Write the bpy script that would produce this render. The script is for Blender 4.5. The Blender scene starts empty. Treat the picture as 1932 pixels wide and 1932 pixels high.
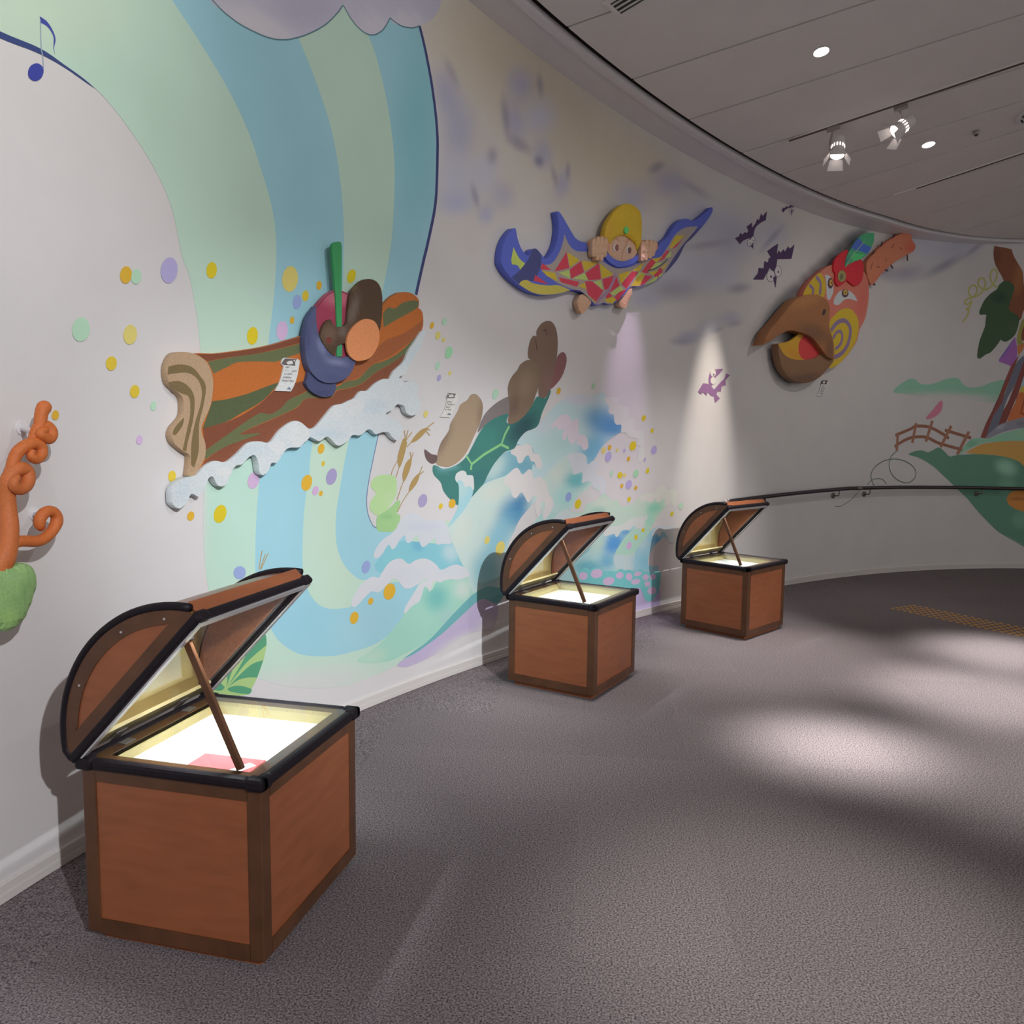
import bpy, bmesh, math, random
import numpy as np
from mathutils import Vector, Matrix
from mathutils.geometry import delaunay_2d_cdt
C = bpy.context.scene
COL = C.collection
random.seed(7)
# ------------------------------------------------------------------ camera, world, exposure
FPX, PITCH, ROLL = 1467.848, 0.0909, 0.0105
cam_d = bpy.data.cameras.new('camera'); cam = bpy.data.objects.new('camera', cam_d); COL.objects.link(cam)
cam_d.sensor_fit = 'HORIZONTAL'; cam_d.sensor_width = 36.0; cam_d.lens = 36.0*FPX/1932.0; cam_d.clip_start = 0.05
cam.matrix_world = Matrix.Translation((0, 0, 1.5)) @ Matrix.Rotation(math.pi/2-PITCH, 4, 'X') @ Matrix.Rotation(ROLL, 4, 'Z')
C.camera = cam
C.view_settings.view_transform = 'Standard'; C.view_settings.look = 'None'
C.view_settings.gamma = 1.0; C.view_settings.use_curve_mapping = False; C.view_settings.exposure = 0.0
C.cycles.transparent_max_bounces = 16; C.cycles.max_bounces = 6; C.cycles.diffuse_bounces = 4
C.cycles.caustics_reflective = False; C.cycles.caustics_refractive = False
wd = bpy.data.worlds.new('room_fill'); C.world = wd; wd.use_nodes = True
wd.node_tree.nodes['Background'].inputs[0].default_value = (1.0, 0.935, 0.90, 1)
wd.node_tree.nodes['Background'].inputs[1].default_value = 0.47
# ------------------------------------------------------------------ lights of the room (ceiling spots and downlights) and added fill lights
def spot(name, loc, tgt, watts, deg, blend=0.6, col=(1, .95, .92), rad=0.04):
    l = bpy.data.lights.new(name, 'SPOT'); l.energy = watts; l.spot_size = math.radians(deg); l.spot_blend = blend
    l.color = col; l.shadow_soft_size = rad
    o = bpy.data.objects.new(name, l); COL.objects.link(o); o.location = loc
    o.rotation_euler = (Vector(tgt)-Vector(loc)).to_track_quat('-Z', 'Y').to_euler(); return o
spot('key_spot_left_wall', (3.2, -3.4, 4.3), (-1.55, 2.35, .5), 1170, 34, 1.0, (.985, .965, 1))
spot('key_spot_waterfall', (3.3, -3.1, 4.3), (-.72, 4.25, .8), 1480, 23, 1.0, (.96, .97, 1))
spot('key_spot_middle', (3.3, -3.0, 4.3), (.3, 5.2, .8), 1250, 18, 1.0, (.97, .96, 1))
spot('key_spot_far', (4.2, -2.4, 4.3), (1.55, 6.7, .7), 1500, 17, 1.0, (1, .95, .93))
spot('spot_top_left', (-.2, .6, 4.5), (-1.95, 2.1, 3.3), 260, 62, 1.0, (1, .97, .95))
spot('spot_wall_high', (2.6, 1.0, 4.3), (-.9, 4.0, 2.5), 200, 60, 1.0, (1, .96, .95))
spot('beam_pink', (1.25, 6.12, 4.1), (.98, 6.35, 1.75), 480, 22, 1.0, (.95, .66, 1))
spot('beam_warm', (2.2, 6.85, 4.0), (1.90, 7.2, 1.65), 490, 23, 1.0, (1, .86, .74))
spot('fill_far_wall', (4.6, 5.6, 4.25), (3.6, 8.7, 1.0), 60, 90, 1.0, (1, .93, .88))  # added fill to brighten the far wall, no fitting of the room
spot('floor_pool_near', (.92, 2.2, 4.15), (.92, 2.2, 0), 520, 29, 1.0, (1, .94, .90), .2)
spot('floor_pool_bright', (1.62, 3.76, 4.15), (1.62, 3.76, 0), 1950, 15, 1.0, (1, .95, .92), .25)
spot('floor_pool_third', (2.9, 4.6, 4.15), (2.9, 4.55, 0), 1700, 22, 1.0, (1, .95, .92), .25)
spot('floor_pool_fourth', (3.6, 5.5, 4.15), (3.6, 5.5, 0), 1800, 20, 1.0, (1, .95, .92), .25)
spot('floor_pool_side', (2.5, 3.5, 4.2), (2.3, 3.5, 0), 660, 24, 1.0, (1, .95, .92), .25)
spot('downlight_beam_near', (2.125, 5.70, 4.15), (1.9, 5.45, 0), 760, 36, 1.0, (1, .93, .89), .2)
spot('downlight_beam_far', (3.6, 7.07, 4.05), (3.6, 7.07, 0), 30, 40, 1.0, (1, .93, .89), .05)
spot('floor_fill_left', (.6, 4.3, 4.2), (.55, 4.2, 0), 330, 42, 1.0, (1, .94, .92), .2)  # added fill that lifts the floor brightness, belongs to no fitting
spot('fill_carpet_side', (3.0, 3.6, 4.3), (.55, 6.1, 2.0), 60, 60, 1.0, (1, .94, .90))  # extra wash added towards the flying carpet, without a ceiling fitting

# ------------------------------------------------------------------ the curved wall: (u along the wall, z up, d off the wall) in metres
CX, CY, R0, TH0, UM = 8.999, -1.282, 11.238, 2.8113838543596303, 11.215
PC = [-0.0005116985964037289, 0.010406248486663178, -0.061705212641274605, 0.09419779662160259, 0.00918405911095596]
CA, CB, CC = 5.002, 0.075, -0.163           # ceiling plane z = CA + CB x + CC y
def wrad(u): return R0+np.polyval(PC, np.clip(u, 0, UM))
def wxyz(u, z, d=0.0):
    u = np.asarray(u, float); z = np.asarray(z, float); t = TH0-u/R0; r = wrad(u)-d
    return np.stack([CX+r*np.cos(t), CY+r*np.sin(t), z+0*u], -1)
def ztop(u):
    p = wxyz(u, 0); return CA+CB*p[..., 0]+CC*p[..., 1]
def zc(x, y): return CA+CB*x+CC*y
# ------------------------------------------------------------------ materials
def mat(name, col=(.8, .8, .8), rough=.6, metal=0.0, spec=.5, noise=0, nscale=40, bump=0, bscale=200, attr=False, alpha=False, emit=None, stretch=None):
    m = bpy.data.materials.new(name); m.use_nodes = True; nt = m.node_tree; b = nt.nodes['Principled BSDF']
    b.inputs['Base Color'].default_value = (*col, 1); b.inputs['Roughness'].default_value = rough; b.inputs['Metallic'].default_value = metal
    b.inputs['Specular IOR Level'].default_value = spec
    src = None
    if attr:
        a = nt.nodes.new('ShaderNodeAttribute'); a.attribute_name = 'Col'; src = a.outputs['Color']
        if alpha: nt.links.new(a.outputs['Alpha'], b.inputs['Alpha'])
    if noise:
        tc = nt.nodes.new('ShaderNodeTexCoord'); n = nt.nodes.new('ShaderNodeTexNoise'); n.inputs['Scale'].default_value = nscale; n.inputs['Detail'].default_value = 5
        co = tc.outputs['Object']
        if stretch:
            mp = nt.nodes.new('ShaderNodeMapping'); mp.inputs['Scale'].default_value = stretch; nt.links.new(co, mp.inputs[0]); co = mp.outputs[0]
        nt.links.new(co, n.inputs['Vector'])
        mr = nt.nodes.new('ShaderNodeMapRange'); mr.inputs[1].default_value = .3; mr.inputs[2].default_value = .7; mr.inputs[3].default_value = 1-noise; mr.inputs[4].default_value = 1+noise
        nt.links.new(n.outputs[0], mr.inputs[0])
        mx = nt.nodes.new('ShaderNodeMix'); mx.data_type = 'RGBA'; mx.blend_type = 'MULTIPLY'; mx.inputs[0].default_value = 1
        if src: nt.links.new(src, mx.inputs[6])
        else: mx.inputs[6].default_value = (*col, 1)
        nt.links.new(mr.outputs[0], mx.inputs[7]); src = mx.outputs[2]
    if src: nt.links.new(src, b.inputs['Base Color'])
    if bump:
        n2 = nt.nodes.new('ShaderNodeTexNoise'); n2.inputs['Scale'].default_value = bscale; bp = nt.nodes.new('ShaderNodeBump'); bp.inputs['Strength'].default_value = bump; bp.inputs['Distance'].default_value = .002
        tc2 = nt.nodes.new('ShaderNodeTexCoord'); nt.links.new(tc2.outputs['Object'], n2.inputs['Vector']); nt.links.new(n2.outputs[0], bp.inputs['Height']); nt.links.new(bp.outputs[0], b.inputs['Normal'])
    if emit: b.inputs['Emission Color'].default_value = (*emit[0], 1); b.inputs['Emission Strength'].default_value = emit[1]
    return m
WALLM = mat('wall_paint', (.74, .735, .735), .8, noise=.025, nscale=3, bump=.15, bscale=500)
PAINT = mat('mural_paint', rough=.8, attr=True, noise=.025, nscale=3, bump=.15, bscale=500)
AIRB = PAINT
RELF = mat('relief_paint', rough=.62, attr=True, noise=.10, nscale=140, bump=.25, bscale=260)
WOODP = mat('chest_panel_veneer', (.30, .098, .038), .42, noise=.13, nscale=6, stretch=(1, 1, 5), bump=.05)
WOODF = mat('chest_frame_wood', (.105, .043, .019), .40, noise=.2, nscale=10)
WOODL = mat('chest_barrel_veneer', (.24, .095, .045), .28, noise=.15, nscale=6, stretch=(5, 1, 5))
TRIM = mat('black_edge_trim', (.011, .008, .012), .55, spec=.25, noise=.2, nscale=60)
LINER = mat('pale_lining', (.50, .40, .20), .5, noise=.08, nscale=5)
LIDIN = mat('lid_lining', (.30, .21, .075), .45, noise=.12, nscale=5)
BOARD = mat('white_display_board', (.86, .86, .84), .6)
ALU = mat('aluminium_edge', (.62, .62, .65), .35, metal=.6)
REDP = mat('red_paper', (.62, .10, .12), .6); WHTP = mat('white_paper', (.85, .85, .85), .6); INKM = mat('ink_line', (.05, .05, .06), .6)
STEEL = mat('dark_rail_metal', (.075, .062, .07), .28, metal=.8); STEELB = mat('bracket_metal', (.22, .2, .18), .4, metal=.6); CAPM = mat('rail_end_cap', (.45, .43, .42), .35, metal=.5)
BASEM = mat('baseboard_paint', (.72, .70, .68), .45)
CEILM = mat('ceiling_panel_paint', (.80, .755, .745), .8, noise=.02, nscale=4); GAPM = mat('ceiling_gap_dark', (.045, .035, .03), .9); SOFM = mat('soffit_paint', (.80, .775, .81), .8, noise=.02, nscale=4)
WHITE = mat('lamp_white_enamel', (.75, .72, .72), .4); GREYM = mat('lamp_grey_metal', (.35, .31, .29), .4, metal=.3); DARKM = mat('lamp_dark', (.03, .028, .028), .6)
GLOW = mat('lit_lens', (1, 1, 1), .5, emit=((1, .93, .9), 14)); GLOW2 = mat('lit_spot_lens', (1, 1, 1), .5, emit=((1, .88, .8), 3.5))
STUDM = mat('tactile_stud_yellow', (.60, .30, .055), .45); BRKW = mat('white_bracket', (.8, .8, .82), .5)
def glass_mat():
    m = bpy.data.materials.new('clear_glass_sheet'); m.use_nodes = True; nt = m.node_tree; nt.nodes.clear()
    o = nt.nodes.new('ShaderNodeOutputMaterial'); t = nt.nodes.new('ShaderNodeBsdfTransparent'); g = nt.nodes.new('ShaderNodeBsdfGlossy'); g.inputs['Roughness'].default_value = .02
    lw = nt.nodes.new('ShaderNodeLayerWeight'); lw.inputs[0].default_value = .5; pw = nt.nodes.new('ShaderNodeMath'); pw.operation = 'POWER'; pw.inputs[1].default_value = 5; nt.links.new(lw.outputs['Facing'], pw.inputs[0]); f = nt.nodes.new('ShaderNodeMapRange'); f.inputs[3].default_value = .035; f.inputs[4].default_value = .7; nt.links.new(pw.outputs[0], f.inputs[0]); x = nt.nodes.new('ShaderNodeMixShader'); t.inputs[0].default_value = (.97, .985, .97, 1)
    nt.links.new(f.outputs[0], x.inputs[0]); nt.links.new(t.outputs[0], x.inputs[1]); nt.links.new(g.outputs[0], x.inputs[2]); nt.links.new(x.outputs[0], o.inputs[0]); return m
GLASS = glass_mat()
def carpet_mat(name, k):
    m = mat(name, (.22*k, .19*k, .2*k), .95, spec=.1); nt = m.node_tree; b = nt.nodes['Principled BSDF']
    tc = nt.nodes.new('ShaderNodeTexCoord'); n = nt.nodes.new('ShaderNodeTexNoise'); n.inputs['Scale'].default_value = 170; n.inputs['Detail'].default_value = 3; nt.links.new(tc.outputs['Object'], n.inputs['Vector'])
    r = nt.nodes.new('ShaderNodeValToRGB'); e = r.color_ramp.elements; e[0].position = .32; e[1].position = .68
    e[0].color = (.06*k, .049*k, .055*k, 1); e[1].color = (.345*k, .302*k, .312*k, 1); nt.links.new(n.outputs[0], r.inputs[0]); nt.links.new(r.outputs[0], b.inputs['Base Color'])
    bp = nt.nodes.new('ShaderNodeBump'); bp.inputs['Strength'].default_value = .6; bp.inputs['Distance'].default_value = .004; nt.links.new(n.outputs[0], bp.inputs['Height']); nt.links.new(bp.outputs[0], b.inputs['Normal']); return m
CARP = [carpet_mat('carpet_tile_pile', 1.0), carpet_mat('carpet_tile_pile_turned', 1.04), carpet_mat('carpet_tile_pile_worn', .97)]
# ------------------------------------------------------------------ object helpers
def link(name, me, m=None, parent=None):
    if m and not me.materials: me.materials.append(m)
    o = bpy.data.objects.new(name, me); COL.objects.link(o)
    if parent: o.parent = parent
    return o
def tag(o, label=None, cat=None, group=None, kind=None):
    for k, v in (('label', label), ('category', cat), ('group', group), ('kind', kind)):
        if v: o[k] = v
    return o
def thing(name, label, cat, loc=(0, 0, 0), rz=0, group=None):
    o = bpy.data.objects.new(name, None); o.empty_display_size = .1; COL.objects.link(o); o.location = loc; o.rotation_euler = (0, 0, rz)
    return tag(o, label, cat, group)
def bobj(name, bm, m, parent=None, smooth=False):
    bmesh.ops.recalc_face_normals(bm, faces=bm.faces[:])
    me = bpy.data.meshes.new(name); bm.to_mesh(me); bm.free()
    if smooth:
        for p in me.polygons: p.use_smooth = True
    return link(name, me, m, parent)
def copy_tree(o, parent=None):
    c = o.copy(); COL.objects.link(c)
    if parent: c.parent = parent
    for ch in list(o.children): copy_tree(ch, c)
    return c
def box(bm, lo, hi, M=None, bev=0):
    vs = [bm.verts.new((x, y, z)) for z in (lo[2], hi[2]) for y in (lo[1], hi[1]) for x in (lo[0], hi[0])]
    fs = [bm.faces.new([vs[i] for i in q]) for q in ((0, 2, 3, 1), (4, 5, 7, 6), (0, 1, 5, 4), (2, 6, 7, 3), (0, 4, 6, 2), (1, 3, 7, 5))]
    if bev: 
        r = bmesh.ops.bevel(bm, geom=list({e for f in fs for e in f.edges}), offset=bev, segments=2, affect='EDGES', profile=.5)
        vs = list({v for f in r['faces'] for v in f.verts} | {v for v in vs if v.is_valid})
    if M is not None: bmesh.ops.transform(bm, matrix=M, verts=[v for v in vs if v.is_valid])
def boxo(name, lo, hi, m, parent, bev=0, M=None):
    bm = bmesh.new(); box(bm, lo, hi, M, bev); return bobj(name, bm, m, parent)
def tube(bm, pts, rad, seg=10, cap=True):
    P = [Vector(p) for p in pts]; n = len(P); R = rad if hasattr(rad, '__len__') else [rad]*n
    up = None; rings = []
    for i in range(n):
        t = (P[min(i+1, n-1)]-P[max(i-1, 0)]).normalized()
        if up is None: up = t.orthogonal().normalized()
        up = (up-t*up.dot(t)); up = up.normalized() if up.length > 1e-6 else t.orthogonal().normalized()
        s = t.cross(up)
        rings.append([bm.verts.new(P[i]+(up*math.cos(a)+s*math.sin(a))*R[i]) for a in (2*math.pi*k/seg for k in range(seg))])
    for a, b in zip(rings, rings[1:]):
        for k in range(seg): bm.faces.new((a[k], a[(k+1) % seg], b[(k+1) % seg], b[k]))
    if cap: bm.faces.new(rings[0][::-1]); bm.faces.new(rings[-1])
def lathe(bm, prof, seg=16, M=None):
    rings = [[bm.verts.new((r*math.cos(2*math.pi*k/seg), r*math.sin(2*math.pi*k/seg), z)) for k in range(seg)] for r, z in prof]
    for a, b in zip(rings, rings[1:]):
        for k in range(seg): bm.faces.new((a[k], a[(k+1) % seg], b[(k+1) % seg], b[k]))
    bm.faces.new(rings[0][::-1]); bm.faces.new(rings[-1])
    if M is not None: bmesh.ops.transform(bm, matrix=M, verts=[v for r in rings for v in r])
# ------------------------------------------------------------------ painted shapes on the wall surface
def parse(s):
    P = []; K = []
    for t in s.split():
        K.append(t[0] == '*'); a, b = t.lstrip('*').split(','); P.append((int(a)/1000, int(b)/1000))
    return np.array(P), K
def dense(s):
    P, K = parse(s); n = len(P); out = []
    for i in range(n):
        p1, p2 = P[i], P[(i+1) % n]; L = np.linalg.norm(p2-p1)
        p0 = p1 if K[i] else P[i-1]; p3 = p2 if K[(i+1) % n] else P[(i+2) % n]
        m = max(1, math.ceil(L/.05)) if (K[i] and K[(i+1) % n]) else int(min(10, max(2, math.ceil(L/.018))))
        for k in range(m):
            t = k/m
            if K[i] and K[(i+1) % n]: out.append(p1+(p2-p1)*t)
            else: out.append(.5*(2*p1+(p2-p0)*t+(2*p0-5*p1+4*p2-p3)*t*t+(3*p1-p0-3*p2+p3)*t**3))
    return np.array(out)
def inside(Q, P):
    x, y = Q[:, 0], Q[:, 1]; r = np.zeros(len(Q), bool); j = len(P)-1
    for i in range(len(P)):
        a, b = P[i], P[j]
        if a[1] != b[1]: r ^= ((a[1] > y) != (b[1] > y)) & (x < (b[0]-a[0])*(y-a[1])/(b[1]-a[1])+a[0])
        j = i
    return r
def fill(P, g):
    g = g or .06
    lo, hi = P.min(0), P.max(0); V = [tuple(p) for p in P]; n = len(V)
    if (hi-lo).max() > g*1.2:
        gx = np.arange(math.floor(lo[0]/g)*g, hi[0], g)+g/2; gy = np.arange(math.floor(lo[1]/g)*g, hi[1], g)+g/2
        Q = np.stack(np.meshgrid(gx, gy), -1).reshape(-1, 2); Q = Q[inside(Q, P)]
        V += [tuple(q) for q in Q]
    r = delaunay_2d_cdt([Vector(v) for v in V], [], [list(range(n))], 1, 1e-5)
    VV = np.array([tuple(v) for v in r[0]]); F = []
    for f in r[2]:
        a, b, c = VV[f[0]], VV[f[1]], VV[f[2]]; ar = (b[0]-a[0])*(c[1]-a[1])-(b[1]-a[1])*(c[0]-a[0])
        if abs(ar) > 1e-9: F.append(tuple(f) if ar > 0 else tuple(f[::-1]))
    return VV, F
WALLC = np.array((.74, .735, .735)); FIELDS = []          # airbrushed colour fields already on the wall, in painting order
def blobs(VV, brs, cl):
    for b in brs:
        q = (VV-np.array(b[:2]))@np.array(b[2:6]).reshape(2, 2).T; r = np.clip(np.sqrt((q**2).sum(1)), 0, 1); w = b[7]*(1-r*r*(3-2*r))
        cl = cl*(1-w[:, None])+np.array(b[6])*w[:, None]
    return cl
def under(VV):
    cl = np.tile(WALLC, (len(VV), 1))
    for f in FIELDS: cl = blobs(VV, f, cl)
    return cl
def shade(VV, col, brs):
    n = len(VV); c = np.ones((n, 4)); c[:, :3] = col
    for b in brs:
        q = (VV-np.array(b[:2]))@np.array(b[2:6]).reshape(2, 2).T; r = np.clip((np.sqrt((q**2).sum(1))-.22)/.83, 0, 1); w = b[7]*(1-r*r*(3-2*r))
        if b[6]: c[:, :3] = c[:, :3]*(1-w[:, None])+np.array(b[6])*w[:, None]
        else: c[:, 3] *= 1-w
    if any(not b[6] for b in brs): c[:, :3] = c[:, :3]*c[:, 3:]+under(VV)*(1-c[:, 3:]); c[:, 3] = 1
    return c
def cmesh(name, co, F, colr):
    me = bpy.data.meshes.new(name); me.from_pydata([tuple(p) for p in co], [], F)
    a = me.color_attributes.new('Col', 'FLOAT_COLOR', 'POINT'); a.data.foreach_set('color', np.asarray(colr, np.float32).ravel()); return me
def flat(name, s, col, brs, off, g, parent, org=(0, 0, 0)):
    P = dense(s); VV, F = fill(P, g if (brs or g) else 0)
    VV[:, 1] = np.minimum(VV[:, 1], ztop(VV[:, 0])-.002)
    er = any(not b[6] for b in brs); c = shade(VV, col, brs)
    o = link(name, cmesh(name, wxyz(VV[:, 0], VV[:, 1], off)-np.array(org), F, c), AIRB if er else PAINT, parent); return o
def line(name, s, hw, col, off, parent, org=(0, 0, 0), m=None):
    P = np.array([[float(v)/1000 for v in t.split(',')] for t in s.split()]); hw /= 1000
    T = np.gradient(P, axis=0); T /= np.maximum(np.linalg.norm(T, axis=1), 1e-9)[:, None]; N = np.stack([-T[:, 1], T[:, 0]], 1)
    L, Rr = P+N*hw, P-N*hw; VV = np.concatenate([L, Rr]); n = len(P)
    VV[:, 1] = np.minimum(VV[:, 1], ztop(VV[:, 0])-.002)
    F = [(i, n+i, n+i+1, i+1) for i in range(n-1)]
    return link(name, cmesh(name, wxyz(VV[:, 0], VV[:, 1], off)-np.array(org), F, shade(VV, col, [])), m or PAINT, parent)
def relief(name, s, d, th, col, brs, g, bul, parent, org):
    P = dense(s); VV, F = fill(P, g or .06); n = len(VV); c = shade(VV, col, brs); D = np.full(n, d)
    if bul:
        A, B = P, np.roll(P, -1, 0); ab = B-A; l2 = np.maximum((ab**2).sum(1), 1e-12)
        t = np.clip(((VV[:, None]-A[None])*ab[None]).sum(2)/l2[None], 0, 1); dist = np.sqrt(((VV[:, None]-A[None]-t[..., None]*ab[None])**2).sum(2)).min(1)
        w = max(dist.max(), 1e-6); q = np.clip(dist/(w*.9), 0, 1); D = d+bul*np.sqrt(1-(1-q)**2)
    ec = {}
    for f in F:
        for a, b in ((f[0], f[1]), (f[1], f[2]), (f[2], f[0])): ec[(a, b)] = 1
    bd = [e for e in ec if (e[1], e[0]) not in ec]
    idx = {}; back = []
    for a, b in bd:
        for v in (a, b):
            if v not in idx: idx[v] = n+len(back); back.append(v)
    U = np.concatenate([VV, VV[back]]) if back else VV; DD = np.concatenate([D, np.full(len(back), max(d-th, .001))])
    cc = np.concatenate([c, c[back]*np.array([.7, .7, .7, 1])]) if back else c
    F = list(F)+[(b, a, idx[a], idx[b]) for a, b in bd]
    return link(name, cmesh(name, wxyz(U[:, 0], U[:, 1], 0)*0+np.array([wxyz(u, z, dd) for (u, z), dd in zip(U, DD)])-np.array(org), F, cc), RELF, parent)
# ------------------------------------------------------------------ the setting: wall, baseboard, soffit, ceiling, floor
us = np.arange(-4, 17.01, .05); zt = ztop(us)
b0 = wxyz(us, 0*us); t0 = wxyz(us, zt); n = len(us)
me = bpy.data.meshes.new('wall_left'); me.from_pydata([tuple(p) for p in b0]+[tuple(p) for p in t0], [], [(i, i+1, n+i+1, n+i) for i in range(n-1)])
wall = tag(link('wall_left', me, WALLM), 'long curved wall covered with a storybook mural', kind='structure')
def profile_sweep(name, prof, us, m, parent=None, zf=None, df=None):
    k = len(prof); V = []; F = []
    for u in us:
        for d, z in prof:
            if df: d = d*float(df(u))
            V.append(tuple(wxyz(u, z if zf is None else zf(u, d, z), d)))
    for i in range(len(us)-1):
        for j in range(k-1): F.append((i*k+j, i*k+j+1, (i+1)*k+j+1, (i+1)*k+j))
    me = bpy.data.meshes.new(name); me.from_pydata(V, [], F); return link(name, me, m, parent)
us2 = np.arange(-4, 17.01, .1)
bb = profile_sweep('baseboard_left', [(.0, .064), (.010, .063), (.012, .060), (.012, .034), (.007, .032), (.007, .028), (.014, .026), (.014, .001)], us2, BASEM); tag(bb, kind='structure')
def sofw(u): return np.interp(u, [8.6, 11.2], [.258, .06])
def zoff(u, d, z):
    p = wxyz(u, 0, d); return float(zc(p[0], p[1]))+z
so = profile_sweep('trim_1', [(.0, -.001), (.775, -.001), (.795, -.016), (.988, -.016), (1., .03)], us2, SOFM, zf=zoff, df=sofw); tag(so, 'pale soffit band between mural and ceiling panels', kind='structure')
# ceiling: dark backing plus wedge panels that fan out from the centre of the curve
def cpt(a, r, dz=0):
    x = CX+r*math.cos(math.radians(a)); y = CY+r*math.sin(math.radians(a)); return (x, y, zc(x, y)+dz)
bm = bmesh.new(); ring = [(a, 11.6) for a in range(50, 191, 3)]; inn = [(a, 2.5) for a in range(50, 191, 3)]
A = [bm.verts.new(cpt(a, r, .09)) for a, r in ring]; B = [bm.verts.new(cpt(a, r, .09)) for a, r in inn]
for i in range(len(A)-1): bm.faces.new((A[i], A[i+1], B[i+1], B[i]))
ceil = tag(bobj('ceiling', bm, GAPM), kind='structure')
GO = [172.0, 167.8, 163.6, 159.5, 155.3, 151.2, 147.0, 142.86, 138.76, 134.65, 130.37, 126.97, 123.62, 120.13, 115.88, 111.14, 106.2, 101.6, 97, 92.4, 87.8, 83.2]
GI = [178.0, 171.3, 164.6, 158.0, 151.2, 144.4, 137.6, 130.75, 123.74, 117.34, 110.14, 105.09, 100.56, 95.3, 86.4, 77.2, 69.0, 61.5, 54, 46.5, 39, 31.5]
for k in range(len(GO)-1):
    ga, gb = .045, .085; q = []
    for r, f in ((None, 0), (6.0, 1)):
        for s in (0, 1):
            a = (GO if f == 0 else GI)[k+s]+(-(ga, gb)[f] if s == 0 else (ga, gb)[f]); q.append((a, r))
    bm = bmesh.new(); lo = []; hi = []
    (a0, r0), (a1, _), (a2, r1), (a3, _) = q
    N = 5; front = []
    for i in range(N+1):
        a = a0+(a1-a0)*i/N; u = R0*(TH0-math.radians(a)); front.append((a, float(wrad(u)-sofw(u))-.05))
    loop = front+[(a3, r1), (a2, r1)]
    lo = [bm.verts.new(cpt(a, r, 0)) for a, r in loop]; hi = [bm.verts.new(cpt(a, r, .02)) for a, r in loop]
    bm.faces.new(lo); L = len(loop)
    for i in range(L): bm.faces.new((lo[i], lo[(i+1) % L], hi[(i+1) % L], hi[i]))
    bobj('ceiling_panel', bm, CEILM, ceil)
# floor slab with carpet tiles laid on it
bm = bmesh.new()
A = [bm.verts.new((CX+12.2*math.cos(math.radians(a)), CY+12.2*math.sin(math.radians(a)), -.012)) for a in range(50, 200, 3)]
bm.faces.new(A+[bm.verts.new((12, -6, -.012)), bm.verts.new((-3.4, -6, -.012))])
floor = tag(bobj('floor', bm, CARP[0]), 'grey mottled carpet tile floor', kind='structure')
ta = math.radians(-6.3); ex = np.array([math.cos(ta), math.sin(ta)]); ey = np.array([-math.sin(ta), math.cos(ta)]); og = np.array([1.224, 2.52])
tm = []
for k in range(3):
    bm = bmesh.new(); box(bm, (.0002, .0002, -.0115), (.4998, .4998, 0)); me = bpy.data.meshes.new('carpet_tile'); bmesh.ops.recalc_face_normals(bm, faces=bm.faces[:]); bm.to_mesh(me); bm.free(); me.materials.append(CARP[k]); tm.append(me)
cand = []
for i in range(-12, 18):
    for j in range(-10, 18):
        c = og+ex*(i+.5)*.5+ey*(j+.5)*.5; rr = math.hypot(c[0]-CX, c[1]-CY); th = math.atan2(c[1]-CY, c[0]-CX); u = R0*(TH0-th)
        if rr+.36 < float(wrad(u)): 
            y = c[1]; inv = y > .3 and abs(c[0]) < y*.75+.6
            cand.append((0 if inv else 1, c[0]**2+c[1]**2, i, j))
cand.sort(); one = cand[:300]; rest = cand[300:]
def tile_mesh(i, j): return tm[(0, 0, 1, 0, 0, 2, 0, 1)[(i*7+j*13+(i*j) % 5) % 8]]
for _, _, i, j in one:
    o = link('carpet_tile', tile_mesh(i, j), None, floor); p = og+ex*i*.5+ey*j*.5; o.location = (p[0], p[1], 0); o.rotation_euler = (0, 0, ta)
V = []; F = []
us3 = np.arange(-3.9, 16.9, .1)
for _, _, i, j in rest:
    k = len(V)
    for a, b in ((0, 0), (1, 0), (1, 1), (0, 1)): p = og+ex*(i+a)*.5+ey*(j+b)*.5; V.append((p[0], p[1], -.001))
    F.append((k, k+1, k+2, k+3))
k = len(V); me = bpy.data.meshes.new('carpet_border')
for u in us3:
    V.append(tuple(wxyz(u, -.002, .0))); V.append(tuple(wxyz(u, -.002, .8)))
for i in range(len(us3)-1): F.append((k+2*i, k+2*i+1, k+2*i+3, k+2*i+2))
me.from_pydata(V, [], F); tag(link('carpet_border', me, CARP[0], floor), kind='stuff')
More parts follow.
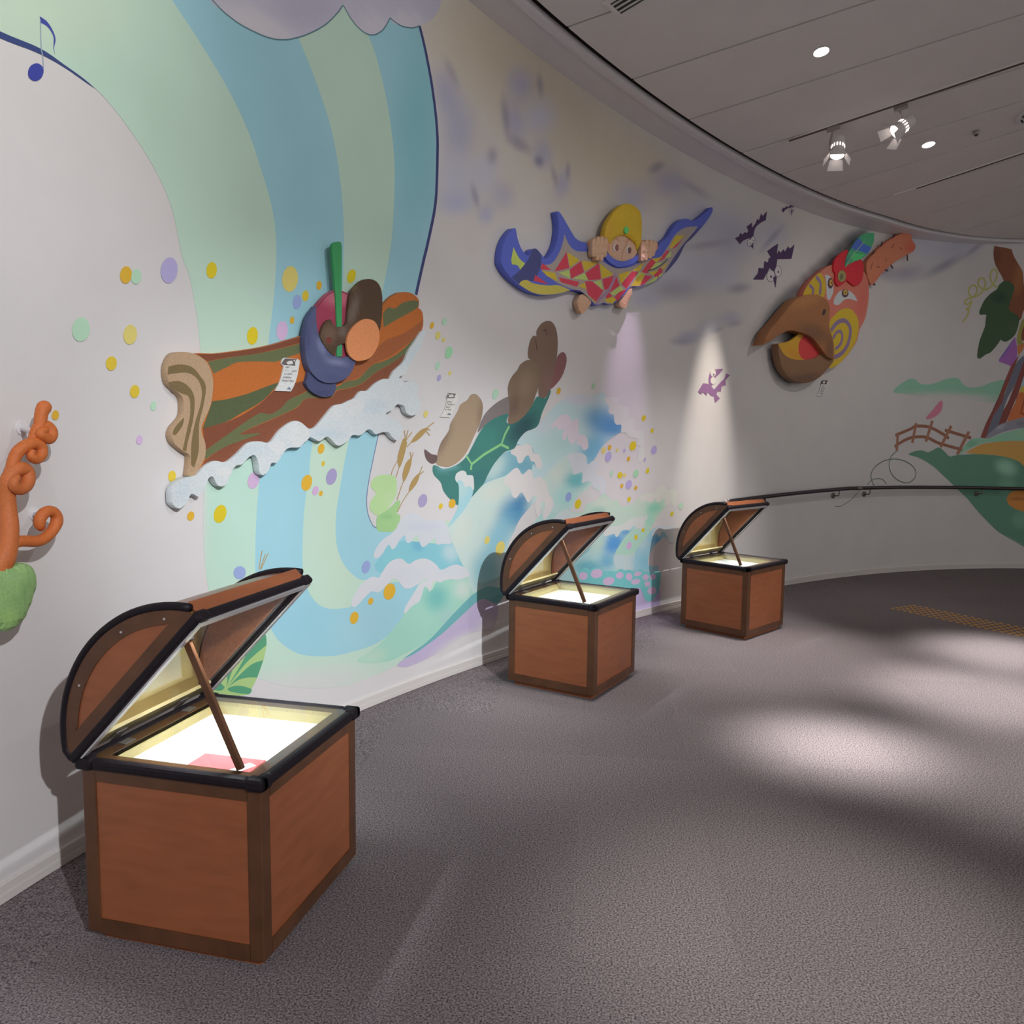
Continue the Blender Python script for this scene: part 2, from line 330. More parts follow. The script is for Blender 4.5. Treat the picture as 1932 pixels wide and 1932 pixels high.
# ------------------------------------------------------------------ the mural
MURAL = (
('S','painted_waterfall','',1,[0.574,0.8,0.663],'-7,2691 95,2731 202,2748 315,2761 402,2751 528,2725 642,2664 773,2550 864,2413 914,2225 943,2172 972,2055 997,1855 997,1474 995,1294 987,1061 1000,893 1044,661 1122,492 1313,363 1557,254 1906,169 2263,176 2538,225 2901,490 3071,921 2375,1021 2173,1001 2083,1105 2077,1181 2103,1303 2176,1535 2316,1903 2493,2346 2554,2531 2605,2683 2663,2893 2680,3134 2676,3326 2624,3579 2524,3836 2228,4070 *1858,4328 *31,3173',[[1.52,0.254,1.11,0.244,-0.932,-6.609,0,0.8],[1.064,0.585,5.371,-0.314,-0.892,-3.482,0,0.7],[0.981,1.25,21.41,-1.297,-0.144,-1.845,0,0.6],[1.863,1.042,4.188,-0.182,-0.142,-1.366,[0.619,0.8,0.641],0.7],[1.738,1.703,4.444,-0.205,0.047,-1.253,[0.609,0.8,0.651],0.5],[1.164,1.236,3.986,-0.227,-0.13,-1.685,[0.492,0.8,0.697],0.5],[0.326,2.884,1.967,-0.147,2.463,-5.064,[0.668,0.8,0.619],0.5]],0.05,'pale green painted waterfall sweeping down and curling into a U'),
('S','painted_band','painted_waterfall',2,[0.377,0.699,0.8],'875,3224 1045,3105 1186,2986 1296,2852 1375,2700 1430,2569 1453,2446 1453,2323 1430,2130 1393,1932 1345,1591 1325,1339 1301,1149 1289,989 1291,830 1346,667 1390,575 1443,510 1529,446 1620,404 1797,359 1951,346 2144,348 2271,388 2365,450 2427,508 2553,713 2456,664 2250,681 2052,654 1953,599 1892,599 1788,614 1701,656 1636,734 1600,843 1600,982 1615,1153 1649,1308 1679,1487 1827,2003 1900,2253 1917,2476 1918,2577 1914,2680 1885,2877 1826,3070 1723,3249 1622,3384 1451,3592 *1249,3791 *614,3417',[[1.537,0.6,2.281,-0.112,-0.901,-4.149,[0.336,0.676,0.8],0.6],[2.003,0.471,2.688,1.779,0.923,-4.944,[0.414,0.709,0.8],0.6],[1.66,3.116,3.996,1.541,0.894,-1.661,[0.374,0.693,0.8],0.5]],0.05,'wide sky blue band'),
('S','painted_band','painted_waterfall',2,[0.377,0.699,0.8],'2110,3614 2204,3463 2271,3273 2310,3066 2312,2885 2295,2658 2268,2510 2219,2335 2104,1945 1942,1490 1881,1277 1841,1098 1843,952 1890,843 1973,764 2059,727 2274,723 2507,784 2374,990 2147,1007 2083,1105 2077,1181 2103,1303 2176,1535 2316,1903 2493,2346 2554,2531 2605,2683 2663,2893 2680,3134 2676,3326 2624,3579 2524,3836 *2228,4070 *1838,3878',[[2.496,3.259,3.734,-0.124,0.407,-1.324,[0.249,0.622,0.697],0.7],[2.206,1.307,3.829,-0.143,-0.074,-1.678,[0.419,0.735,0.8],0.5]],0.05,'narrow blue band beside the dark outline'),
('L','painted_outline','painted_waterfall',3,[0.058,0.074,0.225],'2188,4077 2229,4058 2291,4031 2357,3998 2411,3965 2448,3937 2476,3909 2499,3877 2524,3836 2551,3781 2578,3715 2602,3646 2624,3579 2641,3513 2656,3448 2668,3385 2676,3326 2681,3274 2682,3229 2681,3184 2680,3134 2678,3077 2675,3015 2671,2953 2663,2893 2651,2837 2636,2783 2620,2731 2605,2683 2592,2642 2580,2606 2567,2571 2554,2531 2538,2482 2520,2426 2504,2376 2493,2340',11.4,0,''),
('L','painted_outline','painted_waterfall',3,[0.194,0.235,0.433],'2176,1535 2162,1490 2141,1426 2120,1358 2103,1303 2093,1263 2085,1232 2081,1206 2077,1181 2076,1159 2077,1139 2079,1122 2083,1105 2088,1088 2095,1073 2102,1059 2110,1046 2117,1036 2124,1026 2133,1018 2148,1010 2173,1001 2206,991 2238,983 2260,977',3.2,0,''),
('S','painted_outline','painted_waterfall',3,[0.044,0.073,0.235],'*95,2737 202,2748 315,2761 402,2751 479,2739 *528,2725 500,2728 412,2741 339,2744 273,2739 201,2728 *94,2715',[],0,''),
('S','painted_music_note','',4,[0.051,0.068,0.4],'317,2681 307,2664 292,2651 277,2646 265,2649 261,2659 264,2675 274,2691 289,2704 304,2710 316,2707 321,2697',[],0,'blue painted music note on the top left of the wall'),
('L','note_stem','painted_music_note',4,[0.343,0.436,0.527],'316,2847 316,2831 315,2808 315,2784 315,2765 316,2756 317,2751 319,2747 319,2742 320,2732 320,2721 320,2710 320,2703',2.2,0,''),
('S','note_flag','painted_music_note',4,[0.061,0.085,0.4],'*314,2862 340,2860 358,2847 370,2829 372,2812 365,2788 *367,2763 362,2786 365,2818 355,2835 338,2844 *318,2843',[],0,''),
('S','painted_cloud','',4,[0.6,0.594,0.72],'1077,3323 1174,3293 1304,3289 1469,3317 1612,3387 1752,3487 1849,3579 1924,3685 *1835,3828 *1011,3533',[[1.374,3.331,3.395,-1.852,1.05,-9.894,[0.765,0.749,0.8],0.8],[1.682,3.561,3.217,-0.156,3.133,-6.932,[0.476,0.459,0.605],0.6]],0.05,'lilac cloud puff,the widest one over the waterfall'),
('S','painted_cloud','',5,[0.6,0.594,0.72],'1925,3690 1953,3662 2001,3634 2078,3614 2150,3631 2225,3688 2282,3777 2366,3890 *2394,4096 *1835,3828',[[2.152,3.677,4.999,-0.198,5.234,-12.518,[0.728,0.7,0.8],0.8]],0.05,'small lilac cloud puff,second over the waterfall'),
('S','painted_cloud','',4,[0.6,0.594,0.72],'2274,3779 2366,3771 2457,3797 2528,3838 2653,3941 2712,4068 *2662,4220 *2184,3996',[[2.427,3.819,4.636,-0.161,5.923,-14.278,[0.747,0.719,0.8],0.8]],0.05,'small lilac cloud puff,third,over the dark outline of the waterfall'),
('L','painted_outline','',6,[0.12,0.248,0.297],'1053,3336 1056,3334 1059,3331 1066,3328 1077,3323 1095,3316 1119,3308 1146,3299 1174,3293 1204,3290 1235,3287 1269,3287 1304,3289 1343,3293 1386,3298 1428,3306 1469,3317 1506,3331 1542,3347 1577,3366 1612,3387 1648,3410 1684,3435 1720,3462 1752,3487 1780,3511 1805,3533 1827,3556 1849,3579 1872,3606 1895,3634 1914,3661 1928,3679',3.1,0,''),
('L','painted_outline','',6,[0.12,0.248,0.297],'1931,3678 1943,3669 1959,3656 1978,3643 1997,3633 2017,3625 2037,3620 2058,3616 2078,3614 2097,3615 2114,3618 2132,3623 2150,3631 2169,3641 2188,3655 2207,3671 2225,3688 2242,3710 2258,3735 2272,3758 2282,3774',3.2,0,''),
('L','painted_outline','',6,[0.12,0.248,0.297],'2282,3774 2297,3773 2318,3771 2342,3770 2366,3771 2388,3775 2412,3781 2435,3789 2457,3797 2478,3807 2498,3819 2516,3830 2528,3838',3.4,0,''),
('A','painted_sky_glow','',-0.6,0,'',[[3.09,4.009,0.962,-0.679,0.04,-1.439,[0.69,0.599,0.442],0.75],[3.805,3.856,0.714,-0.675,-0.226,-1.479,[0.69,0.599,0.442],0.8],[4.933,3.705,0.665,-0.583,-0.197,-1.723,[0.69,0.599,0.442],0.7],[4.24,3.462,0.764,-0.004,0.389,-1.645,[0.69,0.599,0.442],0.5],[3.122,3.188,1.471,-0.033,0.39,-1.536,[0.69,0.599,0.442],0.35],[7.359,3.669,0.947,-0.246,0.148,-2.715,[0.69,0.661,0.531],0.35]],0.03,'peach airbrushed sky glow below the cornice'),
('A','painted_cloud','',-0.3,0,'',[[2.763,3.552,4.153,1.902,2.03,-4.02,[0.481,0.496,0.684],0.8],[2.874,3.373,3.92,-0.105,0.965,-3.226,[0.481,0.496,0.684],0.8],[2.841,3.085,3.401,-0.093,1.019,-4.011,[0.619,0.648,0.799],0.8],[2.862,2.949,3.679,-0.099,1.833,-7.951,[0.534,0.566,0.8],0.8],[3.122,3.188,4.039,-1.152,0.545,-3.772,[0.619,0.648,0.799],0.75],[3.308,3.1,4.577,-0.089,1.526,-6.606,[0.481,0.496,0.684],0.6],[3.143,2.947,7.611,-2.185,0.988,-9.316,[0.471,0.496,0.74],0.7],[3.036,3.031,16.91,7.569,3.346,-8.345,[0.23,0.224,0.362],0.6],[3.204,3.324,11.767,-0.249,3.165,-11.716,[0.23,0.224,0.362],0.5],[2.81,3.689,11.62,11.191,3.897,-6.036,[0.23,0.224,0.362],0.35]],0.025,'tall lilac cloud beside the waterfall'),
('A','painted_cloud','',-0.1,0,'',[[3.487,3.858,3.786,1.158,2.322,-5.326,[0.481,0.496,0.684],0.8],[3.685,3.714,3.273,-1.728,0.33,-4.07,[0.619,0.648,0.799],0.8],[3.427,3.603,5.403,1.615,1.692,-4.186,[0.481,0.496,0.684],0.75],[3.334,3.608,14.116,3.206,1.943,-4.983,[0.23,0.224,0.362],0.55],[3.481,3.476,4.801,-4.266,-1.971,-13.251,[0.23,0.224,0.362],0.55],[3.741,3.484,4.775,1.467,2.275,-6.183,[0.481,0.496,0.684],0.75],[3.971,3.342,7.039,-2.025,0.77,-5.945,[0.481,0.496,0.684],0.75],[3.699,3.427,9.595,6.773,7.034,-14.836,[0.23,0.224,0.362],0.8],[3.7,3.928,15.636,3.787,3.439,-8.403,[0.23,0.224,0.362],0.6],[4.035,3.45,22.675,-0.177,2.542,-10.403,[0.23,0.224,0.362],0.55],[3.873,3.374,17.588,8.723,3.142,-7.852,[0.23,0.224,0.362],0.5]],0.025,'small lilac cloud under the cornice'),
('A','painted_cloud','',0.1,0,'',[[5.387,3.681,2.248,-0.643,0.606,-5.063,[0.481,0.496,0.684],0.75],[4.861,3.442,2.294,0.011,0.931,-4.428,[0.481,0.496,0.684],0.7],[5.79,3.497,1.412,-0.401,0.276,-3.106,[0.619,0.648,0.799],0.7],[6.384,3.413,1.439,0.037,0.421,-2.596,[0.481,0.496,0.684],0.7],[5.716,3.03,1.11,0.019,0.523,-3.656,[0.619,0.648,0.799],0.75],[5.477,2.817,1.53,0.265,1.09,-6.181,[0.23,0.224,0.362],0.5],[5.089,2.681,2.634,0.021,0.876,-7.256,[0.532,0.54,0.74],0.6],[6.22,3.053,1.936,0.045,0.56,-4.179,[0.619,0.648,0.799],0.7],[6.527,2.971,3.159,1.125,2.733,-12.447,[0.23,0.224,0.362],0.55],[5.961,3.274,1.593,0.568,4.565,-17.646,[0.23,0.224,0.362],0.4],[5.193,3.766,3.323,4.593,8.117,-14.591,[0.23,0.224,0.362],0.6],[7.09,3.576,1.218,1.925,1.612,-2.882,[0.481,0.496,0.684],0.5],[7.047,3.518,0.963,3.058,11.584,-13.722,[0.23,0.224,0.362],0.5],[5.786,3.722,2.577,-2.18,-1.756,-16.099,[0.23,0.224,0.362],0.35]],0.025,'large lilac cloud behind the flying carpet and the bats'),
('A','painted_cloud','',0.3,0,'',[[6.403,2.677,3.291,0.607,1.347,-9.206,[0.553,0.564,0.664],0.85],[6.06,2.566,2.589,1.85,2.431,-8.169,[0.584,0.597,0.689],0.85],[5.759,2.445,2.966,0.52,1.603,-11.892,[0.495,0.501,0.64],0.85],[5.645,2.39,3.394,0.053,1.478,-18.101,[0.312,0.33,0.464],0.6],[6.189,2.545,5.13,3.663,7.109,-24.191,[0.357,0.363,0.464],0.5],[6.475,2.634,4.518,1.584,4.229,-22.051,[0.357,0.363,0.464],0.5]],0.025,'little cloud in the warm beam of light'),
('A','painted_cloud','',0.5,0,'',[[9.302,3.926,2.017,-0.4,-0.108,-4.706,[0.481,0.496,0.684],0.7],[9.637,3.779,1.776,0.087,0.265,-3.361,[0.619,0.648,0.799],0.7],[10.103,3.81,2.022,1.047,1.504,-4.256,[0.481,0.496,0.684],0.6],[9.324,3.457,1.926,0.584,1.304,-6.37,[0.397,0.394,0.531],0.7],[9.884,3.586,1.766,1.474,5.201,-10.034,[0.23,0.224,0.362],0.6],[10.325,3.822,2.59,2.668,11.29,-15.675,[0.23,0.224,0.362],0.5],[8.986,3.429,3.862,0.182,0.7,-7.815,[0.397,0.394,0.531],0.5]],0.025,'lilac cloud at the end of the orange cactus limb'),
('S','painted_wave','',2,[0.579,0.775,0.8],'3714,1611 3830,1695 3948,1775 4079,1837 4212,1860 4360,1850 4456,1873 4521,1888 4565,1864 4598,1852 4721,1860 4744,1805 4847,1797 4888,1768 4894,1701 4970,1689 4970,1607 5083,1594 5113,1560 5114,1470 5133,1400 5109,1352 5061,1336 5037,1353 5048,1436 5066,1470 5013,1478 5006,1532 4895,1546 4860,1577 4779,1580 4688,1546 4577,1494 4499,1437 4434,1367 4401,1342 4251,1225 3943,1147 3708,1159 3485,1285 3352,1374 3425,1485 3582,1558',[[4.212,1.826,2.922,-0.441,-0.26,-14.64,[0.712,0.707,0.8],0.9],[4.423,1.444,3.766,-2.999,-1.238,-4.276,[0.187,0.505,0.74],0.9],[4.711,1.613,5.526,0.014,0.085,-12.613,[0.084,0.302,0.613],0.7],[3.896,1.451,2.962,2.746,2.035,-6.026,[0.533,0.769,0.74],0.9],[3.8,1.618,3.915,5.403,4.841,-9.327,[0.661,0.758,0.8],0.8],[4.077,1.51,7.664,-4.696,-1.717,-7.642,[0.458,0.73,0.721],0.6],[4.532,1.657,2.524,-1.982,-1.531,-5.843,[0.155,0.416,0.702],0.95],[4.666,1.625,4.453,0.008,0.084,-10.146,[0.095,0.314,0.631],0.7]],0.035,'tallest painted wave,right of the turtle'),
('S','painted_foam','painted_wave',3,[0.769,0.8,0.769],'4543,1837 4598,1852 4721,1860 4744,1805 4847,1797 4888,1768 4894,1701 4970,1689 4970,1607 5083,1594 5113,1560 5114,1470 5133,1400 5109,1352 5061,1336 5037,1353 5048,1436 5066,1470 5013,1478 5006,1532 4895,1546 4848,1580 4786,1580 4785,1640 4722,1640 4688,1665 4677,1719 4621,1726 4604,1755 4610,1781',[],0,''),
('S','painted_foam','painted_wave',3,[0.797,0.725,0.8],'3878,1599 3957,1607 3976,1583 4032,1596 4016,1535 4036,1507 4067,1522 4079,1552 4097,1510 4128,1479 4169,1491 4195,1519 4205,1484 4252,1471 4273,1446 4305,1436 4342,1451 4346,1483 4321,1540 4263,1556 4221,1564 4214,1659 4191,1671 4129,1656 4109,1685 4058,1701 3997,1692 3937,1661 3898,1631',[],0,''),
('S','painted_wave','',4,[0.267,0.545,0.632],'3121,1207 3179,1291 3252,1352 3341,1415 3431,1437 3476,1479 3553,1473 3630,1482 3669,1448 3684,1418 3740,1407 3779,1337 3755,1304 3707,1315 3683,1340 3659,1302 3643,1244 3396,1170',[[3.252,1.325,6.056,-7.06,-2.659,-5.523,[0.617,0.8,0.754],0.8],[3.55,1.325,5.408,-0.081,-0.407,-13.029,[0.177,0.426,0.561],0.7]],0.035,'small painted wave in front of the turtle shell'),
('S','painted_foam','painted_wave.001',5,[0.782,0.766,0.756],'3423,1418 3461,1465 3553,1473 3607,1483 3653,1467 3676,1418 3740,1407 3779,1337 3763,1306 3715,1312 3688,1355 3652,1360 3621,1400 3582,1389 3551,1352 3505,1350 3483,1393',[],0,''),
('S','painted_wave','',5,[0.63,0.8,0.751],'3796,1232 3875,1295 3974,1353 4066,1399 4169,1416 4273,1411 4326,1382 4337,1324 4401,1348 4456,1347 4494,1326 4466,1288 4439,1244 4521,1228 4577,1193 4594,1139 4577,1087 4527,1080 4499,1111 4455,1133 4406,1161 4336,1126 4240,1087 4177,1046 4135,986 3940,889 3704,802 3552,818 3744,954 3842,1031 3795,1154',[[4.209,1.208,4.181,2.448,1.643,-9.332,[0.187,0.569,0.596],1],[4.063,1.078,4.067,3.632,2.022,-6.988,[0.444,0.8,0.769],0.8],[3.974,1.267,6.94,-6.886,-3.667,-9.429,[0.715,0.8,0.734],0.7],[3.841,0.94,3.905,-0.041,-0.668,-8.247,[0.458,0.75,0.721],0.8]],0.035,'mid-sized painted wave curling over yellow dots'),
('S','painted_foam','painted_wave.002',6,[0.711,0.758,0.8],'4152,1292 4147,1261 4189,1252 4275,1266 4272,1187 4336,1193 4392,1188 4423,1131 4466,1145 4499,1147 4505,1091 4543,1081 4588,1133 4582,1186 4521,1228 4439,1241 4466,1295 4494,1323 4456,1350 4401,1348 4339,1324 4326,1382 4273,1409 4189,1416 4076,1393 4117,1349',[],0,''),
('S','painted_wave','',7,[0.628,0.8,0.755],'2787,958 2869,1024 2938,1080 3021,1137 3135,1211 3250,1242 3368,1265 3459,1309 3504,1312 3550,1267 3628,1303 3667,1282 3682,1233 3754,1249 3834,1196 3866,1124 3907,1071 3898,1011 3832,945 3799,978 3720,1068 3640,1029 3529,950 3467,869 3404,779 3387,647 *3307,372 *3146,391 3034,512 2955,660 2863,805',[[3.469,1.003,3.515,-3.538,-1.991,-4.49,[0.114,0.356,0.575],1],[3.301,0.847,4.724,-3.839,-1.484,-3.684,[0.277,0.604,0.74],0.9],[3.18,0.628,4.32,-0.09,-0.682,-4.88,[0.232,0.545,0.632],0.9],[2.92,0.923,5.941,-3.668,-1.79,-5.272,[0.709,0.8,0.722],0.7],[3.249,1.168,3.919,3.31,3.238,-10.496,[0.707,0.8,0.723],0.8],[3.547,1.084,8.182,-10.022,-3.551,-7.015,[0.066,0.246,0.482],0.7]],0.035,'big painted wave with a blue hollow,left of the middle chest'),
('S','painted_foam','painted_wave.003',8,[0.791,0.783,0.773],'3352,1228 3443,1300 3504,1312 3557,1267 3628,1303 3667,1282 3682,1233 3754,1249 3834,1196 3866,1114 3915,1070 3906,1000 3823,930 3796,968 3824,1046 3784,1061 3751,966 3715,984 3703,1044 3720,1103 3672,1106 3624,1067 3548,1142 3486,1105 3440,1127 3419,1178',[],0,''),
('S','painted_wave','',9,[0.408,0.73,0.8],'2787,958 2842,1027 2884,1093 2887,1215 2861,1243 2855,1278 2903,1306 2943,1304 2963,1282 3024,1275 3037,1243 3036,1198 3021,1146 2965,1078 2882,1014',[[2.927,1.196,11.96,-3.601,-1.593,-9.32,[0.567,0.8,0.783],0.7]],0.03,'thin painted splash curling up under the turtle tail'),
('S','painted_foam','painted_wave.004',10,[0.756,0.8,0.783],'2853,1253 2862,1290 2916,1310 2957,1300 2970,1277 3024,1275 3037,1243 3036,1179 2998,1209 2954,1201 2928,1239 2888,1250 2874,1239',[],0,''),
('S','painted_foam','',7,[0.687,0.796,0.8],'3880,888 3971,961 4073,987 4145,960 4229,941 4250,888 3940,865',[],0,''),
('S','painted_wave','',3,[0.592,0.8,0.659],'4061,949 4278,953 4330,1011 4399,1027 4469,1039 4504,1068 4575,1083 4629,1061 4683,1031 4747,1027 4793,986 4858,971 4981,991 5047,1032 5124,1067 5221,1070 5290,1075 5349,1112 5409,1127 5470,1107 5490,1083 5572,1090 5634,1076 5639,1046 5614,994 5651,974 5636,945 5584,931 5543,969 5452,927 5372,875 5313,821 5264,768 5234,730 5196,613 5003,464 4539,412 4024,452 3945,642',[[5.292,0.932,5.347,4.147,2.696,-13.129,[0.305,0.75,0.563],1],[5.224,0.828,8.267,-5.359,-2.961,-10.303,[0.403,0.8,0.631],0.9],[5.076,1.002,6.808,6.429,4.273,-15.431,[0.679,0.8,0.662],0.7],[4.504,0.958,7.07,-0.004,-2.228,-31.685,[0.305,0.62,0.531],0.6],[4.539,1.024,5.117,-0.0,-1.31,-21.077,[0.714,0.8,0.696],0.8],[4.72,0.878,3.641,0.009,-1.019,-13.218,[0.598,0.769,0.666],0.8],[4.277,0.629,3.651,-0.014,-0.844,-7.437,[0.242,0.569,0.613],0.9]],0.035,'far green painted wave,left of the far chest'),
('S','painted_foam','painted_wave.005',4,[0.769,0.8,0.731],'5134,1001 5183,1003 5242,981 5311,1014 5341,978 5441,1010 5452,948 5492,953 5543,969 5584,931 5636,945 5651,974 5614,994 5639,1046 5634,1076 5572,1090 5490,1083 5470,1107 5409,1127 5349,1112 5290,1075 5211,1068 5134,1066 5066,1031',[],0,''),
('S','painted_wave','',5,[0.473,0.769,0.779],'4124,530 4277,603 4398,652 4451,689 4504,736 4575,793 4665,823 4812,816 4868,833 4943,861 5048,870 5135,869 5184,879 5194,853 5155,822 5146,777 5097,747 5049,757 5020,779 4954,757 4869,709 4794,651 4739,588 4721,541 4739,484 4777,447 4814,376 4363,404 4024,452',[[4.72,0.672,3.573,-4.786,-2.985,-5.802,[0.113,0.389,0.779],1],[4.887,0.755,7.651,9.731,8.009,-19.764,[0.107,0.376,0.74],0.9],[4.504,0.683,6.154,-10.106,-3.357,-5.555,[0.576,0.8,0.695],0.8],[4.38,0.513,3.474,-0.008,-1.494,-11.897,[0.148,0.536,0.631],0.9],[4.629,0.535,6.889,0.009,-1.363,-11.57,[0.155,0.489,0.721],0.8]],0.035,'blue painted wave right behind the lid of the middle chest'),
('S','painted_foam','painted_wave.006',6,[0.731,0.8,0.769],'4575,777 4647,816 4812,816 4868,833 4943,861 5048,870 5135,869 5184,879 5194,853 5155,822 5146,777 5097,747 5049,757 5010,793 4982,799 4935,766 4887,774 4813,767 4785,737 4748,724 4720,752 4665,748 4593,744',[],0,''),
('S','painted_hollow','painted_wave.006',6,[0.486,0.8,0.65],'5020,778 4954,756 4869,708 4794,649 4744,587 4860,563 4983,560 5060,598 5127,648 5195,699 5244,746 5146,772',[[5.049,0.712,6.43,8.201,4.531,-11.305,[0.501,0.8,0.704],0.7]],0.03,''),
('S','painted_hollow','painted_wave.006',6,[0.598,0.769,0.779],'4739,585 4721,536 4749,472 4814,446 4908,429 5003,429 5051,469 5080,523 5041,568 4983,560 4907,556 4813,570',[[5.022,0.49,13.0,0.089,-1.577,-13.627,[0.37,0.705,0.8],0.7]],0.03,''),
('S','painted_wave','',7,[0.377,0.695,0.8],'5022,563 5098,634 5176,684 5244,735 5333,768 5434,777 5515,759 5607,751 5588,699 5568,666 5609,650 5599,615 5558,607 5517,629 5496,654 5455,670 5375,636 5295,592 5246,539 5217,484 5237,436 5317,421 5377,414 5368,333 5298,312 5004,396 5032,472',[[5.344,0.656,7.234,9.293,5.194,-13.114,[0.144,0.504,0.8],1],[5.137,0.63,9.258,-12.508,-4.565,-9.026,[0.55,0.766,0.8],0.8],[5.168,0.473,7.842,0.07,-1.253,-10.9,[0.273,0.646,0.8],0.8]],0.035,'nearest-the-floor painted wave beside the far chest shadow'),
('S','painted_foam','painted_wave.007',8,[0.681,0.76,0.8],'5274,721 5343,766 5434,777 5515,759 5607,751 5588,699 5568,666 5609,650 5599,615 5558,607 5517,629 5506,659 5455,711 5414,706 5384,675 5334,708 5274,685',[],0,''),
('S','painted_seabed','',8,[0.223,0.692,0.702],'4234,433 4268,501 4346,517 4407,483 4433,498 4504,500 4575,461 4675,454 4758,438 4814,453 4889,433 4955,430 5023,405 5100,418 5198,383 5368,362 5419,356 5400,211 5320,134 5240,116 5181,154 5141,218 5082,260 4815,265 4363,352',[],0,'teal painted sea bed between the two far chests'),
('S','painted_pebble','painted_seabed',9,[0.724,0.577,0.8],'4369,455 4362,432 4324,421 4279,430 4253,452 4260,475 4297,485 4343,477',[],0,''),
('S','painted_pebble','painted_seabed',9,[0.724,0.577,0.8],'4568,453 4557,425 4506,413 4447,422 4414,449 4425,476 4474,489 4534,480',[],0,''),
('S','painted_pebble','painted_seabed',9,[0.724,0.577,0.8],'4737,371 4724,347 4671,336 4611,344 4578,368 4591,392 4643,403 4703,394',[],0,''),
('S','painted_pebble','painted_seabed',9,[0.724,0.577,0.8],'4864,400 4856,379 4822,370 4780,377 4755,397 4763,417 4797,427 4839,420',[],0,''),
('S','painted_pebble','painted_seabed',9,[0.724,0.577,0.8],'4992,371 4990,346 4961,335 4924,344 4900,368 4903,393 4931,404 4968,395',[],0,''),
('S','painted_pebble','painted_seabed',9,[0.724,0.577,0.8],'5128,383 5117,368 5080,361 5038,366 5015,380 5025,395 5062,402 5105,397',[],0,''),
('S','painted_pebble','painted_seabed',9,[0.724,0.577,0.8],'5108,319 5097,301 5053,293 5004,299 4978,316 4989,333 5032,342 5081,336',[],0,''),
('S','painted_pebble','painted_seabed',9,[0.724,0.577,0.8],'5237,339 5231,320 5201,311 5163,318 5141,337 5147,356 5177,365 5214,358',[],0,''),
('S','painted_pebble','painted_seabed',9,[0.724,0.577,0.8],'5262,277 5258,258 5231,249 5197,257 5176,275 5180,294 5207,303 5241,296',[],0,''),
('S','painted_pebble','painted_seabed',9,[0.724,0.577,0.8],'5346,331 5340,313 5309,305 5272,311 5250,328 5256,346 5287,355 5324,349',[],0,''),
('S','painted_pebble','painted_seabed',9,[0.724,0.577,0.8],'5357,209 5349,183 5305,172 5253,182 5222,207 5231,233 5273,244 5326,235',[],0,''),
('S','painted_lilac_ground','',2,[0.596,0.527,0.8],'4814,320 5082,283 5141,218 5181,154 5240,116 5320,134 *5420,208 *5423,-30 *4816,-14',[],0,'lilac painted ground at the foot of the wall between the two far chests'),
('S','painted_wave','',6,[0.277,0.652,0.74],'2182,840 2253,897 2361,914 2678,865 2817,856 2876,795 2906,731 2935,672 2722,693 2560,774 2429,766 2339,801 2258,769 2196,749 2137,787',[[2.506,0.872,11.867,-0.38,-2.098,-17.641,[0.18,0.509,0.708],0.8],[2.815,0.796,8.249,-0.221,-1.427,-11.564,[0.589,0.765,0.789],0.8],[2.312,0.81,7.002,-0.247,-2.483,-18.215,[0.286,0.683,0.708],0.6]],0.03,'low painted wave under the lotus leaves'),
('S','painted_foam','painted_wave.008',7,[0.698,0.752,0.8],'2131,847 2140,881 2176,918 2229,947 2282,966 2328,1009 2374,1047 2439,1069 2494,1065 2540,1042 2586,1016 2663,1009 2731,1009 2780,965 2798,917 2817,856 2737,857 2698,857 2673,865 2667,902 2625,884 2562,856 2534,869 2508,922 2490,934 2451,903 2414,896 2401,916 2389,945 2352,921 2306,878 2279,874 2258,903 2236,893 2200,855 2156,835',[[2.547,0.981,3.533,-0.111,-2.6,-26.385,[0.625,0.675,0.8],0.5]],0.03,''),
('S','painted_wave','',6,[0.399,0.748,0.618],'2387,489 2486,521 2534,563 2564,610 2631,579 2681,623 2811,623 2987,638 3038,547 3080,513 3015,475 2908,424 2773,348 2671,296 2582,263 2430,240 2264,223 2099,247 1991,286 2093,314 2216,358 2307,418 2372,461',[[2.678,0.525,6.349,-0.184,-1.468,-8.455,[0.202,0.593,0.549],0.9],[2.932,0.543,7.987,-0.198,-1.682,-10.445,[0.694,0.8,0.741],0.8],[2.774,0.388,7.859,7.813,3.47,-9.661,[0.421,0.683,0.648],0.7],[2.117,0.278,5.607,2.394,0.083,-13.149,[0.58,0.8,0.651],0.7]],0.03,'green painted wave above the baseboard'),
('S','painted_foam','painted_wave.009',8,[0.727,0.76,0.8],'1951,609 1960,641 1999,681 2050,718 2118,737 2169,723 2196,749 2250,795 2303,811 2357,810 2393,790 2429,769 2494,786 2560,786 2617,769 2674,735 2722,696 2813,710 2884,707 2966,668 2997,623 2882,612 2781,628 2710,619 2652,634 2616,574 2593,605 2564,610 2524,533 2486,521 2438,504 2400,479 2382,490 2402,524 2469,587 2517,630 2565,645 2594,649 2566,656 2508,638 2442,622 2387,631 2352,663 2317,698 2281,698 2227,665 2165,639 2115,655 2063,634 2012,603 1970,589',[[2.782,0.681,4.974,-0.136,-3.601,-25.084,[0.65,0.733,0.8],0.6],[2.445,0.705,4.154,-0.137,-3.011,-19.928,[0.667,0.735,0.8],0.5]],0.03,''),
('S','painted_swoosh','painted_wave.009',10,[0.18,0.496,0.522],'*2368,207 2476,235 2582,263 2672,302 2804,376 2908,431 3036,492 3145,520 *3211,520 3368,474 3298,391 3154,443 3078,436 2981,397 2854,339 2721,285 2582,243 2476,216',[],0,''),
